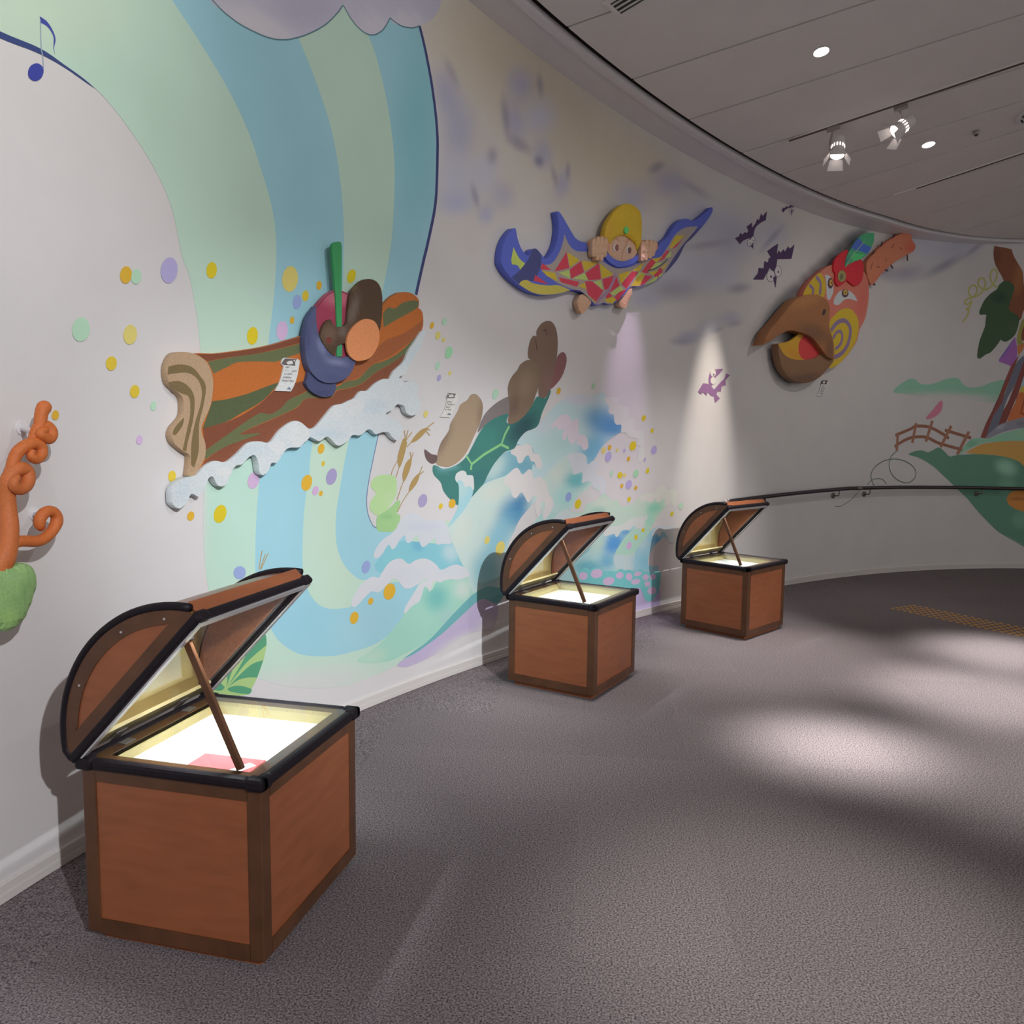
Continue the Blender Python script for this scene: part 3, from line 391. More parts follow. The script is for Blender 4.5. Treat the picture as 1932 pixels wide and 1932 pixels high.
('S','painted_swoosh','painted_wave.009',9,[0.575,0.509,0.724],'2354,198 2476,216 2582,243 2721,285 2865,340 2981,397 3078,436 3165,439 3298,391 3250,226 3117,238 2924,229 2768,188 2618,163 2427,151 2326,177',[[2.871,0.171,2.347,1.839,1.933,-9.501,0,0.9],[3.205,0.234,6.41,-0.13,-1.724,-8.677,0,0.6]],0.03,''),
('S','painted_lotus_leaf','',8,[0.534,0.799,0.39],'2113,1263 2136,1288 2203,1304 2294,1296 2322,1267 2319,1188 2277,1136 2218,1094 2161,1079 2107,1111 2108,1157 *2155,1203 2112,1240',[[2.266,1.168,14.503,-0.527,-1.116,-15.936,[0.592,0.8,0.452],0.8]],0.03,'upper notched green lotus leaf painted inside the blue U'),
('S','painted_lotus_leaf','',7,[0.41,0.699,0.317],'2161,1076 2218,1094 2288,1127 2324,1152 2353,1146 2346,1115 2321,1077 2352,1066 2342,1019 2294,976 2214,981 2158,999',[[2.24,1.068,14.567,-0.535,-2.856,-31.9,[0.286,0.578,0.253],0.7]],0.03,'lower green lotus leaf painted inside the blue U'),
('S','painted_cattail','',8,[0.495,0.343,0.126],'2395,1510 2412,1486 2402,1447 2381,1392 2348,1341 2330,1393 2352,1455 2377,1502',[],0,'leftmost painted brown cattail'),
('L','cattail_stem','painted_cattail',8,[0.495,0.343,0.126],'2348,1353 2342,1339 2332,1318 2323,1297 2317,1283',2.7,0,''),
('L','cattail_stem','painted_cattail',8,[0.495,0.343,0.126],'2341,1393 2333,1383 2320,1368 2306,1353 2296,1339 2289,1328 2283,1317 2280,1307 2277,1301',2.7,0,''),
('L','cattail_tip','painted_cattail',8,[0.495,0.343,0.126],'2400,1502 2398,1513 2395,1528 2392,1543 2390,1554',3.1,0,''),
('L','cattail_tip','painted_cattail',8,[0.495,0.343,0.126],'2400,1502 2405,1514 2412,1530 2419,1547 2424,1558',3.1,0,''),
('L','cattail_tip','painted_cattail',8,[0.495,0.343,0.126],'2404,1498 2414,1508 2429,1522 2445,1536 2455,1546',3.1,0,''),
('S','painted_cattail','',8,[0.495,0.343,0.126],'2447,1486 2478,1522 2540,1563 2602,1573 2564,1538 2501,1498',[],0,'highest slanting painted brown cattail'),
('L','cattail_stem','painted_cattail.001',8,[0.495,0.343,0.126],'2453,1490 2444,1484 2432,1475 2419,1465 2410,1459',2.8,0,''),
('L','cattail_tip','painted_cattail.001',8,[0.495,0.343,0.126],'2577,1567 2592,1575 2615,1588 2637,1600 2653,1609',3.2,0,''),
('L','cattail_tip','painted_cattail.001',8,[0.495,0.343,0.126],'2577,1563 2586,1563 2598,1562 2611,1562 2620,1561',3.2,0,''),
('L','cattail_tip','painted_cattail.001',8,[0.495,0.343,0.126],'2570,1559 2580,1553 2593,1544 2606,1535 2615,1529',3.2,0,''),
('S','painted_cattail','',8,[0.495,0.343,0.126],'2453,1394 2436,1326 2386,1258 2374,1304 2404,1367',[],0,'middle thin painted brown cattail'),
('L','cattail_stem','painted_cattail.002',8,[0.495,0.343,0.126],'2389,1272 2384,1264 2377,1253 2369,1240 2361,1225 2352,1208 2342,1188 2333,1169 2326,1156',2.8,0,''),
('L','cattail_tip','painted_cattail.002',8,[0.495,0.343,0.126],'2448,1390 2446,1398 2444,1410 2441,1422 2440,1430',3.1,0,''),
('L','cattail_tip','painted_cattail.002',8,[0.495,0.343,0.126],'2450,1390 2453,1397 2458,1409 2463,1420 2466,1428',3.1,0,''),
('S','painted_cattail','',8,[0.495,0.343,0.126],'2526,1302 2496,1242 2429,1196 2443,1245 2485,1287',[],0,'rightmost low painted brown cattail'),
('L','cattail_stem','painted_cattail.003',8,[0.495,0.343,0.126],'2438,1205 2428,1196 2414,1183 2398,1168 2383,1152 2367,1135 2351,1115 2337,1097 2327,1085',2.8,0,''),
('L','cattail_tip','painted_cattail.003',8,[0.495,0.343,0.126],'2517,1294 2523,1304 2533,1319 2542,1334 2548,1344',3.2,0,''),
('L','cattail_tip','painted_cattail.003',8,[0.495,0.343,0.126],'2520,1294 2528,1298 2540,1304 2551,1310 2560,1314',3.2,0,''),
('S','painted_palm_leaf','',6,[0.445,0.668,0.262],'1293,615 1325,594 1346,564 1349,535 1343,503 1325,452 1284,380 1249,337 1233,315 1104,345 972,397 982,453 1002,462 1079,508 1172,560 1253,608',[],0,'round painted leaf with dark green wedges behind the near chest'),
('S','leaf_wedge','painted_palm_leaf',7,[0.106,0.386,0.213],'*1096,383 1102,433 1091,505 1132,536 *1174,560 1158,497 1131,451 1104,403',[],0,''),
('S','leaf_wedge','painted_palm_leaf',7,[0.106,0.386,0.213],'*1101,388 1180,464 1238,530 *1293,613 1325,594 1346,564 *1347,521 1291,500 1216,467 1143,418',[],0,''),
('S','leaf_wedge','painted_palm_leaf',7,[0.106,0.386,0.213],'*1106,384 1164,417 1251,452 *1325,454 *1284,380 1223,397 1159,400',[],0,''),
('S','leaf_wedge','painted_palm_leaf',7,[0.106,0.386,0.213],'*1102,380 1141,381 1189,367 *1247,337 1233,316 1119,361',[],0,''),
('S','leaf_wedge','painted_palm_leaf',7,[0.106,0.386,0.213],'*1086,391 1047,433 1002,462 *982,455 1000,427 1025,396 1068,381',[],0,''),
('L','painted_reed','',6,[0.495,0.343,0.126],'1308,890 1312,908 1319,934 1326,960 1330,978',2.7,0,'thin painted reeds above the near chest lid'),
('L','reed_blade','painted_reed',6,[0.495,0.343,0.126],'1317,889 1323,903 1334,923 1344,944 1351,958',2.5,0,''),
('L','reed_blade','painted_reed',6,[0.495,0.343,0.126],'1323,891 1332,905 1346,925 1359,945 1368,959',2.5,0,''),
('S','painted_dot','',11,[0.8,0.497,0.045],'661,2106 653,2087 637,2073 621,2071 609,2081 607,2100 615,2119 630,2133 647,2135 659,2125',[],0,''),
('S','painted_dot','',11,[0.508,0.8,0.585],'706,2110 698,2092 685,2080 670,2078 659,2087 657,2104 664,2121 678,2133 693,2135 704,2126',[],0,''),
('S','painted_dot','',11,[0.509,0.48,0.794],'886,2168 873,2136 849,2114 823,2111 804,2128 801,2157 814,2188 838,2210 864,2214 883,2198',[],0,''),
('S','painted_dot','',11,[0.8,0.66,0.023],'1096,2211 1088,2190 1071,2175 1054,2173 1041,2184 1039,2204 1047,2225 1064,2240 1081,2242 1094,2231',[],0,''),
('S','painted_dot','',11,[0.508,0.8,0.585],'465,1877 454,1851 433,1835 410,1833 394,1848 391,1872 401,1897 422,1914 445,1916 461,1901',[],0,''),
('S','painted_dot','',11,[0.8,0.707,0.207],'676,1887 666,1864 648,1850 629,1849 615,1862 613,1883 622,1905 640,1920 659,1921 673,1908',[],0,''),
('S','painted_dot','',11,[0.8,0.614,0.053],'578,1770 571,1754 557,1744 542,1744 532,1753 529,1769 536,1784 550,1794 565,1794 576,1785',[],0,''),
('S','painted_dot','',11,[0.8,0.614,0.053],'679,1673 673,1659 660,1650 646,1650 636,1659 634,1674 641,1688 653,1697 667,1697 677,1688',[],0,''),
('S','painted_dot','',11,[0.508,0.8,0.585],'759,1623 755,1612 746,1605 737,1605 731,1612 730,1623 734,1634 743,1641 752,1641 758,1634',[],0,''),
('S','painted_dot','',11,[0.8,0.497,0.045],'323,1571 319,1561 311,1556 302,1556 296,1562 295,1572 299,1582 307,1588 316,1587 322,1581',[],0,''),
('S','painted_dot','',11,[0.723,0.532,0.8],'687,1489 682,1478 673,1473 663,1473 657,1480 655,1491 660,1501 669,1507 678,1506 685,1499',[],0,''),
('S','painted_dot','',11,[0.8,0.614,0.053],'847,1342 841,1328 830,1321 818,1323 809,1332 808,1346 813,1359 824,1366 837,1365 845,1356',[],0,''),
('S','painted_dot','',11,[0.8,0.66,0.023],'1329,1964 1320,1940 1301,1925 1280,1924 1266,1937 1263,1961 1273,1985 1292,2000 1312,2002 1327,1988',[],0,''),
('S','painted_dot','',11,[0.8,0.707,0.207],'1592,2266 1576,2227 1547,2202 1515,2199 1492,2218 1488,2253 1503,2291 1532,2316 1564,2321 1587,2301',[],0,''),
('S','painted_dot','',11,[0.8,0.614,0.053],'1663,2200 1657,2184 1644,2173 1630,2171 1621,2180 1619,2195 1625,2212 1638,2222 1651,2224 1661,2215',[],0,''),
('S','painted_dot','',11,[0.8,0.497,0.045],'1755,2266 1750,2253 1739,2243 1727,2242 1719,2249 1717,2262 1722,2276 1733,2285 1745,2286 1753,2279',[],0,''),
('S','painted_dot','',11,[0.353,0.469,0.8],'1613,2161 1605,2140 1588,2125 1570,2124 1557,2135 1555,2156 1563,2177 1580,2192 1598,2193 1611,2182',[],0,''),
('S','painted_dot','',11,[0.723,0.532,0.8],'1520,2012 1509,1985 1488,1967 1465,1966 1449,1982 1446,2008 1456,2035 1477,2052 1500,2054 1517,2039',[],0,''),
('S','painted_dot','',11,[0.8,0.497,0.045],'1563,2069 1559,2058 1551,2051 1542,2050 1535,2056 1534,2066 1539,2077 1547,2084 1556,2085 1562,2079',[],0,''),
('S','painted_dot','',11,[0.8,0.483,0.044],'937,1168 930,1158 918,1154 907,1158 901,1167 902,1179 910,1189 921,1193 932,1190 938,1181',[],0,''),
('S','painted_dot','',11,[0.74,0.593,0.021],'1116,1160 1101,1139 1078,1130 1057,1136 1046,1155 1049,1179 1064,1200 1086,1209 1107,1203 1119,1184',[],0,''),
('S','painted_dot','',11,[0.677,0.483,0.724],'1319,1300 1304,1279 1281,1269 1260,1275 1249,1293 1251,1316 1267,1337 1289,1347 1310,1342 1322,1324',[],0,''),
('S','painted_dot','',11,[0.8,0.483,0.044],'1759,1446 1749,1432 1734,1425 1720,1428 1713,1440 1714,1455 1724,1469 1739,1477 1753,1474 1761,1462',[],0,''),
('S','painted_dot','',11,[0.8,0.596,0.052],'1761,1373 1756,1365 1748,1362 1741,1363 1738,1369 1739,1378 1744,1385 1752,1389 1759,1387 1762,1381',[],0,''),
('S','painted_dot','',11,[0.8,0.483,0.044],'1667,1274 1651,1252 1628,1242 1607,1248 1595,1266 1598,1290 1613,1312 1636,1322 1658,1317 1670,1298',[],0,''),
('S','painted_dot','',11,[0.677,0.483,0.724],'1714,1234 1704,1221 1690,1215 1677,1218 1670,1229 1671,1244 1681,1257 1695,1263 1709,1260 1716,1249',[],0,''),
('S','painted_dot','',11,[0.8,0.483,0.044],'1744,1221 1739,1213 1730,1210 1722,1212 1717,1219 1718,1227 1724,1234 1732,1237 1740,1235 1745,1229',[],0,''),
('S','painted_dot','',11,[0.41,0.375,0.618],'1846,1298 1829,1275 1805,1264 1782,1269 1770,1288 1773,1315 1790,1338 1814,1349 1837,1344 1849,1324',[],0,''),
('S','painted_dot','',11,[0.345,0.445,0.756],'2099,788 2084,770 2063,763 2044,769 2033,787 2035,808 2050,826 2070,833 2090,827 2101,810',[],0,''),
('S','painted_dot','',11,[0.8,0.483,0.044],'2306,614 2285,591 2255,583 2226,593 2210,617 2212,646 2232,670 2262,678 2291,668 2308,644',[],0,''),
('S','painted_dot','',11,[0.8,0.483,0.044],'2123,593 2114,584 2102,581 2090,585 2083,595 2084,607 2092,617 2105,620 2117,616 2124,606',[],0,''),
('S','painted_dot','',11,[0.8,0.483,0.044],'2002,519 1988,503 1968,497 1949,505 1938,522 1940,543 1954,559 1974,564 1993,557 2004,540',[],0,''),
('S','painted_dot','',11,[0.345,0.445,0.756],'1225,881 1212,867 1190,863 1168,871 1154,888 1154,906 1167,920 1189,923 1211,916 1225,899',[],0,''),
('S','painted_dot','',11,[0.8,0.666,0.024],'2001,2352 1987,2330 1966,2316 1948,2316 1939,2330 1941,2352 1956,2375 1976,2388 1994,2388 2004,2375',[],0,''),
('S','painted_dot','',11,[0.8,0.502,0.046],'2649,2182 2641,2169 2630,2162 2620,2163 2614,2171 2616,2183 2624,2196 2636,2203 2646,2202 2651,2194',[],0,''),
('S','painted_dot','',11,[0.503,0.8,0.593],'2767,2219 2758,2206 2744,2198 2731,2199 2724,2207 2725,2221 2735,2234 2748,2241 2761,2241 2768,2232',[],0,''),
('S','painted_dot','',11,[0.8,0.713,0.212],'2709,2129 2699,2114 2684,2106 2671,2107 2664,2117 2665,2131 2675,2146 2690,2154 2703,2153 2710,2143',[],0,''),
('S','painted_dot','',11,[0.8,0.713,0.212],'2754,2109 2748,2100 2738,2095 2729,2096 2724,2102 2725,2111 2731,2119 2740,2124 2749,2124 2755,2118',[],0,''),
('S','painted_dot','',11,[0.402,0.8,0.48],'2821,2035 2806,2014 2784,2001 2764,2003 2753,2018 2756,2040 2771,2062 2792,2074 2812,2073 2823,2058',[],0,''),
('S','painted_dot','',11,[0.503,0.8,0.593],'2707,1948 2697,1934 2683,1926 2669,1927 2662,1937 2664,1952 2674,1966 2688,1974 2702,1973 2709,1963',[],0,''),
('S','painted_dot','',11,[0.8,0.713,0.212],'2813,1912 2807,1904 2798,1900 2789,1901 2784,1906 2785,1915 2791,1923 2800,1927 2809,1927 2813,1921',[],0,''),
('S','painted_dot','',11,[0.469,0.446,0.749],'2716,1877 2708,1865 2696,1859 2686,1860 2680,1868 2681,1880 2689,1891 2701,1898 2711,1897 2717,1889',[],0,''),
('S','painted_dot','',11,[0.503,0.8,0.593],'3283,1807 3269,1788 3249,1777 3230,1779 3220,1793 3222,1814 3236,1833 3256,1844 3275,1842 3285,1827',[],0,''),
('S','painted_dot','',11,[0.8,0.713,0.212],'2596,1652 2587,1640 2575,1634 2563,1636 2557,1645 2558,1658 2567,1670 2580,1676 2591,1675 2598,1666',[],0,''),
('S','painted_dot','',11,[0.8,0.483,0.042],'3986,1868 3976,1853 3961,1845 3947,1847 3940,1857 3942,1873 3952,1887 3967,1895 3981,1894 3988,1883',[],0,''),
('S','painted_dot','',11,[0.489,0.749,0.521],'4418,1928 4408,1915 4394,1908 4382,1909 4375,1918 4376,1932 4386,1945 4400,1952 4413,1951 4420,1942',[],0,''),
('S','painted_dot','',11,[0.438,0.402,0.632],'2588,1129 2572,1108 2547,1099 2523,1104 2510,1123 2512,1147 2529,1169 2554,1178 2577,1173 2591,1154',[],0,''),
('S','painted_dot','',11,[0.8,0.597,0.049],'2734,1090 2727,1081 2715,1076 2704,1079 2698,1087 2699,1099 2707,1108 2718,1112 2729,1110 2735,1101',[],0,''),
('S','painted_dot','',11,[0.8,0.483,0.042],'2855,1097 2842,1082 2823,1076 2804,1080 2793,1094 2794,1112 2806,1127 2826,1133 2845,1129 2856,1115',[],0,''),
('S','painted_dot','',11,[0.8,0.687,0.192],'3202,832 3191,818 3174,812 3159,817 3150,829 3152,846 3163,860 3179,866 3195,861 3204,849',[],0,''),
('S','painted_dot','',11,[0.8,0.687,0.192],'3363,757 3342,732 3312,721 3284,729 3268,753 3272,783 3292,808 3322,819 3351,811 3366,788',[],0,''),
('S','painted_dot','',11,[0.8,0.647,0.023],'5128,1701 5117,1687 5099,1680 5082,1683 5072,1693 5072,1708 5084,1722 5101,1729 5118,1727 5129,1716',[],0,''),
('S','painted_dot','',11,[0.8,0.647,0.023],'5249,1599 5240,1587 5226,1582 5213,1583 5206,1592 5207,1605 5216,1616 5229,1622 5243,1620 5250,1611',[],0,''),
('S','painted_dot','',11,[0.506,0.467,0.8],'5303,1429 5286,1408 5260,1397 5235,1401 5220,1418 5222,1442 5239,1463 5265,1473 5290,1470 5305,1453',[],0,''),
('S','painted_dot','',11,[0.8,0.647,0.023],'4999,1464 4981,1443 4952,1433 4924,1437 4907,1455 4908,1478 4926,1499 4955,1510 4983,1506 5000,1488',[],0,''),
('S','painted_dot','',11,[0.8,0.693,0.21],'4575,1428 4563,1414 4547,1407 4531,1410 4522,1421 4523,1437 4534,1451 4551,1458 4567,1455 4576,1444',[],0,''),
('S','painted_dot','',11,[0.8,0.487,0.046],'4654,1454 4644,1442 4629,1436 4614,1438 4605,1448 4606,1462 4616,1473 4631,1479 4646,1477 4655,1467',[],0,''),
('S','painted_dot','',11,[0.506,0.467,0.8],'4657,1377 4639,1354 4612,1343 4587,1347 4572,1366 4575,1391 4592,1413 4619,1424 4645,1420 4659,1402',[],0,''),
('S','painted_dot','',11,[0.8,0.693,0.21],'4752,1434 4745,1427 4734,1424 4723,1425 4716,1431 4716,1439 4723,1446 4734,1450 4745,1448 4752,1442',[],0,''),
('S','painted_dot','',11,[0.506,0.467,0.8],'4851,1429 4844,1421 4833,1416 4824,1418 4818,1425 4819,1434 4826,1443 4836,1448 4846,1446 4852,1439',[],0,''),
('S','painted_dot','',11,[0.8,0.487,0.046],'4918,1359 4909,1349 4895,1343 4881,1346 4872,1355 4873,1367 4882,1378 4897,1383 4911,1381 4919,1372',[],0,''),
('S','painted_dot','',11,[0.506,0.467,0.8],'5147,1352 5140,1343 5131,1339 5122,1340 5118,1347 5119,1357 5126,1366 5135,1371 5144,1369 5148,1362',[],0,''),
('S','painted_dot','',11,[0.518,0.8,0.605],'4686,1245 4676,1232 4662,1226 4648,1228 4641,1239 4642,1253 4652,1265 4667,1272 4680,1269 4688,1259',[],0,''),
('S','painted_dot','',11,[0.8,0.647,0.023],'4814,1225 4801,1211 4780,1205 4760,1209 4747,1221 4747,1237 4760,1251 4781,1258 4801,1254 4814,1242',[],0,''),
('S','painted_dot','',11,[0.8,0.693,0.21],'4866,1225 4858,1216 4844,1212 4830,1215 4822,1223 4821,1233 4830,1242 4844,1246 4857,1243 4866,1235',[],0,''),
('S','painted_dot','',11,[0.414,0.8,0.49],'5043,1234 5028,1216 5005,1207 4984,1211 4972,1226 4974,1246 4989,1265 5011,1274 5032,1270 5045,1255',[],0,''),
('S','painted_dot','',11,[0.8,0.647,0.023],'5200,1255 5190,1242 5174,1236 5160,1239 5151,1249 5153,1263 5163,1276 5178,1282 5193,1280 5201,1269',[],0,''),
('S','painted_dot','',11,[0.506,0.467,0.8],'4950,1142 4932,1121 4906,1112 4880,1117 4866,1134 4868,1158 4885,1179 4911,1188 4937,1184 4951,1166',[],0,''),
('S','painted_dot','',11,[0.8,0.487,0.046],'4830,1138 4821,1129 4808,1124 4796,1126 4789,1135 4789,1146 4798,1156 4811,1161 4823,1158 4830,1150',[],0,''),
('S','painted_dot','',11,[0.8,0.487,0.046],'5029,1115 5020,1105 5008,1101 4995,1103 4988,1112 4989,1123 4998,1133 5010,1138 5023,1136 5030,1127',[],0,''),
('S','painted_dot','',11,[0.8,0.647,0.023],'4940,1023 4930,1011 4916,1006 4902,1009 4894,1019 4894,1032 4904,1044 4919,1049 4933,1046 4941,1036',[],0,''),
('S','painted_dot','',11,[0.348,0.454,0.8],'4141,1076 4125,1056 4101,1047 4079,1052 4067,1068 4069,1091 4084,1110 4108,1119 4130,1115 4143,1098',[],0,''),
('S','painted_dot','',11,[0.8,0.647,0.023],'4264,1016 4248,996 4224,987 4201,992 4189,1009 4191,1032 4207,1051 4231,1060 4253,1056 4266,1039',[],0,''),
('S','painted_dot','',11,[0.8,0.647,0.023],'5587,862 5577,851 5563,846 5549,849 5541,859 5542,872 5551,883 5566,889 5580,886 5588,876',[],0,''),
('S','painted_dot','',11,[0.518,0.8,0.605],'5733,926 5719,910 5698,902 5678,907 5666,921 5667,939 5681,955 5702,963 5722,959 5734,945',[],0,''),
('S','painted_dot','',11,[0.8,0.647,0.023],'5054,694 5044,683 5029,678 5014,682 5006,692 5007,706 5017,717 5032,722 5046,718 5055,708',[],0,''),
('S','painted_dot','',11,[0.8,0.647,0.023],'5155,748 5147,739 5134,735 5121,738 5113,747 5113,758 5122,767 5135,770 5148,767 5155,759',[],0,''),
('S','painted_dot','',11,[0.713,0.514,0.8],'4968,628 4954,612 4932,605 4910,611 4897,626 4898,645 4913,661 4935,668 4957,663 4969,647',[],0,''),
('S','painted_turtle','',6,[0.062,0.246,0.217],'2644,1345 2649,1295 2717,1241 2741,1189 2805,1133 2877,1092 2925,1117 3028,1141 3135,1216 3179,1273 3252,1352 3356,1424 3461,1450 3507,1507 3585,1564 3718,1608 3775,1711 3857,1831 3867,1876 3825,1850 3809,1810 3713,1816 3649,1747 3556,1668 3449,1620 3374,1628 3390,1684 3258,1654 3172,1617 3100,1562 3015,1457 2959,1396 2864,1346 2745,1325 2682,1344',[[2.771,1.332,6.375,1.524,2.332,-28.996,[0.192,0.477,0.495],0.8],[3.554,1.592,2.068,3.994,4.579,-6.21,[0.035,0.103,0.117],0.9],[3.17,1.518,3.881,5.011,3.001,-5.729,[0.066,0.293,0.242],0.6],[3.051,1.251,3.654,4.416,5.297,-10.849,[0.047,0.195,0.209],0.6]],0.03,'painted brown turtle with a teal shell rising out of the waves'),
('S','turtle_belly','painted_turtle',5,[0.249,0.22,0.217],'3116,1638 3173,1697 3289,1764 3407,1800 3451,1741 3405,1675 3258,1649 3143,1598 3072,1553',[],0,''),
('S','turtle_flipper','painted_turtle',7,[0.438,0.334,0.225],'2682,1352 2677,1386 2711,1477 2791,1561 2805,1604 2873,1682 2900,1725 2968,1758 2996,1789 3050,1800 3105,1767 3125,1714 3102,1625 3030,1518 2960,1422 2877,1363 2785,1336',[[2.737,1.502,14.055,-10.444,-1.681,-5.338,[0.232,0.166,0.128],0.7],[3.103,1.678,17.947,-2.856,-0.261,-7.477,[0.267,0.188,0.128],0.6]],0.03,''),
('S','turtle_flipper','painted_turtle',8,[0.258,0.188,0.128],'3389,1628 3406,1721 3392,1795 3386,1868 3424,1935 3485,1985 3515,2024 3592,2062 3669,2063 3723,2009 3730,1904 3689,1815 3649,1747 3556,1668 3449,1620',[[3.59,1.906,8.129,-2.411,-0.432,-7.422,[0.336,0.255,0.166],0.7],[3.451,1.741,11.046,-3.286,-0.718,-8.783,[0.177,0.109,0.087],0.7]],0.03,''),
('S','turtle_head','painted_turtle',7,[0.249,0.166,0.123],'3608,2077 3601,2124 3625,2201 3664,2238 3695,2236 3695,2274 3751,2332 3831,2360 3895,2343 3935,2278 3942,2161 3908,1991 3858,1871 3809,1815 3729,1826 3730,1942 3716,2028 3669,2063',[[3.859,1.959,10.306,-3.057,-0.375,-7.168,[0.296,0.166,0.153],0.7],[3.814,2.296,10.452,-0.116,1.734,-17.293,[0.2,0.126,0.091],0.5]],0.03,''),
('S','turtle_flipper','painted_turtle',6,[0.296,0.132,0.134],'3950,2127 4008,2156 4049,2130 4049,2070 3990,1966 3866,1879 3891,1990 3933,2091',[],0,''),
('S','turtle_tail','painted_turtle',7,[0.177,0.12,0.117],'2566,1446 2596,1433 2633,1416 2681,1407 2676,1369 2632,1358 2589,1380 2569,1413',[],0,''),
('L','shell_line','painted_turtle',7,[0.277,0.65,0.277],'3404,1601 3358,1545 3320,1478 3139,1410 3015,1349 2959,1405',9.0,0,''),
('L','shell_line','painted_turtle',7,[0.277,0.65,0.277],'3320,1475 3401,1451',9.4,0,''),
('L','shell_line','painted_turtle',7,[0.277,0.65,0.277],'3015,1350 3006,1311',8.9,0,''),
('L','turtle_eye','painted_turtle',9,[0.041,0.029,0.025],'3771,2280 3776,2284 3784,2289 3792,2294 3798,2294 3802,2287 3805,2275 3807,2263 3809,2255',2.6,0,''),
('L','turtle_mouth','painted_turtle',9,[0.058,0.036,0.03],'3679,2216 3682,2209 3686,2200 3691,2190 3694,2179 3697,2168 3699,2156 3700,2145 3701,2137',2.6,0,''),
('S','painted_bat','',6,[0.097,0.055,0.151],'*7190,3816 *7231,3853 *7242,3843 *7273,3872 *7304,3866 *7335,3895 *7355,3929 *7397,3942 *7388,3904 *7439,3943 *7450,3927 *7491,3965 *7532,3990 *7514,3926 7409,3890 7346,3873 7263,3835 *7223,3798',[],0,'topmost and smallest painted bat'),
('S','bat_eye','painted_bat',7,[0.097,0.055,0.151],'7369,3847 7366,3831 7357,3819 7344,3813 7332,3814 7322,3824 7318,3838 7321,3854 7330,3866 7342,3872 7355,3871 7365,3861',[],0,''),
('S','bat_eye','painted_bat',8,[0.778,0.791,0.8],'7362,3846 7360,3832 7354,3821 7344,3816 7335,3818 7327,3827 7324,3839 7327,3853 7333,3864 7342,3869 7352,3867 7359,3858',[],0,''),
('S','bat_pupil','painted_bat',9,[0.097,0.055,0.151],'7353,3837 7350,3831 7346,3831 7343,3835 7345,3841 7350,3841',[],0,''),
('S','bat_eye','painted_bat',7,[0.097,0.055,0.151],'7406,3859 7404,3845 7395,3833 7384,3828 7372,3829 7364,3838 7360,3851 7363,3866 7371,3877 7382,3883 7394,3881 7403,3872',[],0,''),
('S','bat_eye','painted_bat',8,[0.778,0.791,0.8],'7400,3858 7398,3846 7392,3836 7384,3831 7375,3833 7369,3841 7366,3852 7368,3865 7374,3875 7382,3879 7391,3877 7397,3870',[],0,''),
('S','bat_pupil','painted_bat',9,[0.097,0.055,0.151],'7392,3849 7390,3845 7386,3844 7383,3848 7385,3853 7389,3854',[],0,''),
('S','bat_beak','painted_bat',9,[0.097,0.055,0.151],'*7354,3850 *7381,3855 *7367,3786',[],0,''),
('S','painted_bat','',6,[0.097,0.055,0.151],'*6429,3417 *6495,3444 *6515,3481 *6556,3471 *6586,3499 *6627,3500 *6647,3520 *6615,3555 *6706,3611 *6708,3565 *6758,3608 *6788,3659 *6819,3653 *6848,3722 *6880,3704 *6947,3762 *6933,3672 6851,3635 6769,3575 6740,3512 *6731,3465 6649,3450 6568,3416 *6518,3374',[],0,'painted bat nearest the carpet tip'),
('S','bat_eye','painted_bat.001',7,[0.097,0.055,0.151],'6726,3424 6721,3405 6704,3389 6682,3381 6659,3382 6642,3393 6636,3410 6641,3428 6657,3444 6680,3452 6703,3451 6720,3441',[],0,''),
('S','bat_eye','painted_bat.001',8,[0.778,0.791,0.8],'6720,3423 6715,3406 6701,3392 6682,3385 6662,3386 6648,3395 6642,3411 6647,3427 6661,3441 6680,3449 6700,3447 6714,3438',[],0,''),
('S','bat_pupil','painted_bat.001',9,[0.097,0.055,0.151],'6695,3412 6690,3405 6681,3404 6675,3409 6680,3416 6690,3417',[],0,''),
('S','bat_eye','painted_bat.001',7,[0.097,0.055,0.151],'6769,3459 6764,3442 6750,3427 6731,3420 6711,3421 6696,3431 6690,3447 6695,3464 6709,3479 6729,3486 6748,3485 6763,3475',[],0,''),
('S','bat_eye','painted_bat.001',8,[0.778,0.791,0.8],'6763,3458 6759,3443 6747,3430 6730,3423 6714,3425 6701,3434 6697,3448 6701,3463 6712,3476 6729,3483 6745,3482 6758,3472',[],0,''),
('S','bat_pupil','painted_bat.001',9,[0.097,0.055,0.151],'6742,3448 6738,3442 6730,3440 6726,3445 6730,3452 6738,3453',[],0,''),
('S','bat_beak','painted_bat.001',9,[0.097,0.055,0.151],'*6688,3395 *6723,3406 *6738,3431 *6738,3369',[],0,''),
('S','painted_bat','',6,[0.097,0.055,0.151],'*6753,3082 *6834,3154 *6843,3207 *6927,3213 *6935,3285 *6998,3281 *7007,3324 *7038,3335 *6973,3385 *7066,3440 *7159,3489 *7142,3385 *7172,3425 *7204,3406 *7256,3449 *7278,3428 *7329,3490 *7361,3470 *7440,3524 *7396,3374 *7154,3333 7145,3277 *7116,3211 7063,3219 *7031,3232 *6930,3104',[],0,'largest painted bat,beside the beak'),
('S','bat_eye','painted_bat.002',7,[0.097,0.055,0.151],'7126,3167 7117,3136 7092,3111 7056,3099 7020,3103 6994,3121 6983,3149 6992,3179 7017,3204 7053,3216 7089,3213 7115,3195',[],0,''),
('S','bat_eye','painted_bat.002',8,[0.778,0.791,0.8],'7120,3166 7112,3137 7089,3114 7056,3103 7023,3106 6999,3123 6989,3150 6997,3178 7020,3201 7053,3213 7085,3209 7110,3192',[],0,''),
('S','bat_pupil','painted_bat.002',9,[0.097,0.055,0.151],'7075,3153 7067,3142 7051,3140 7043,3149 7050,3161 7067,3163',[],0,''),
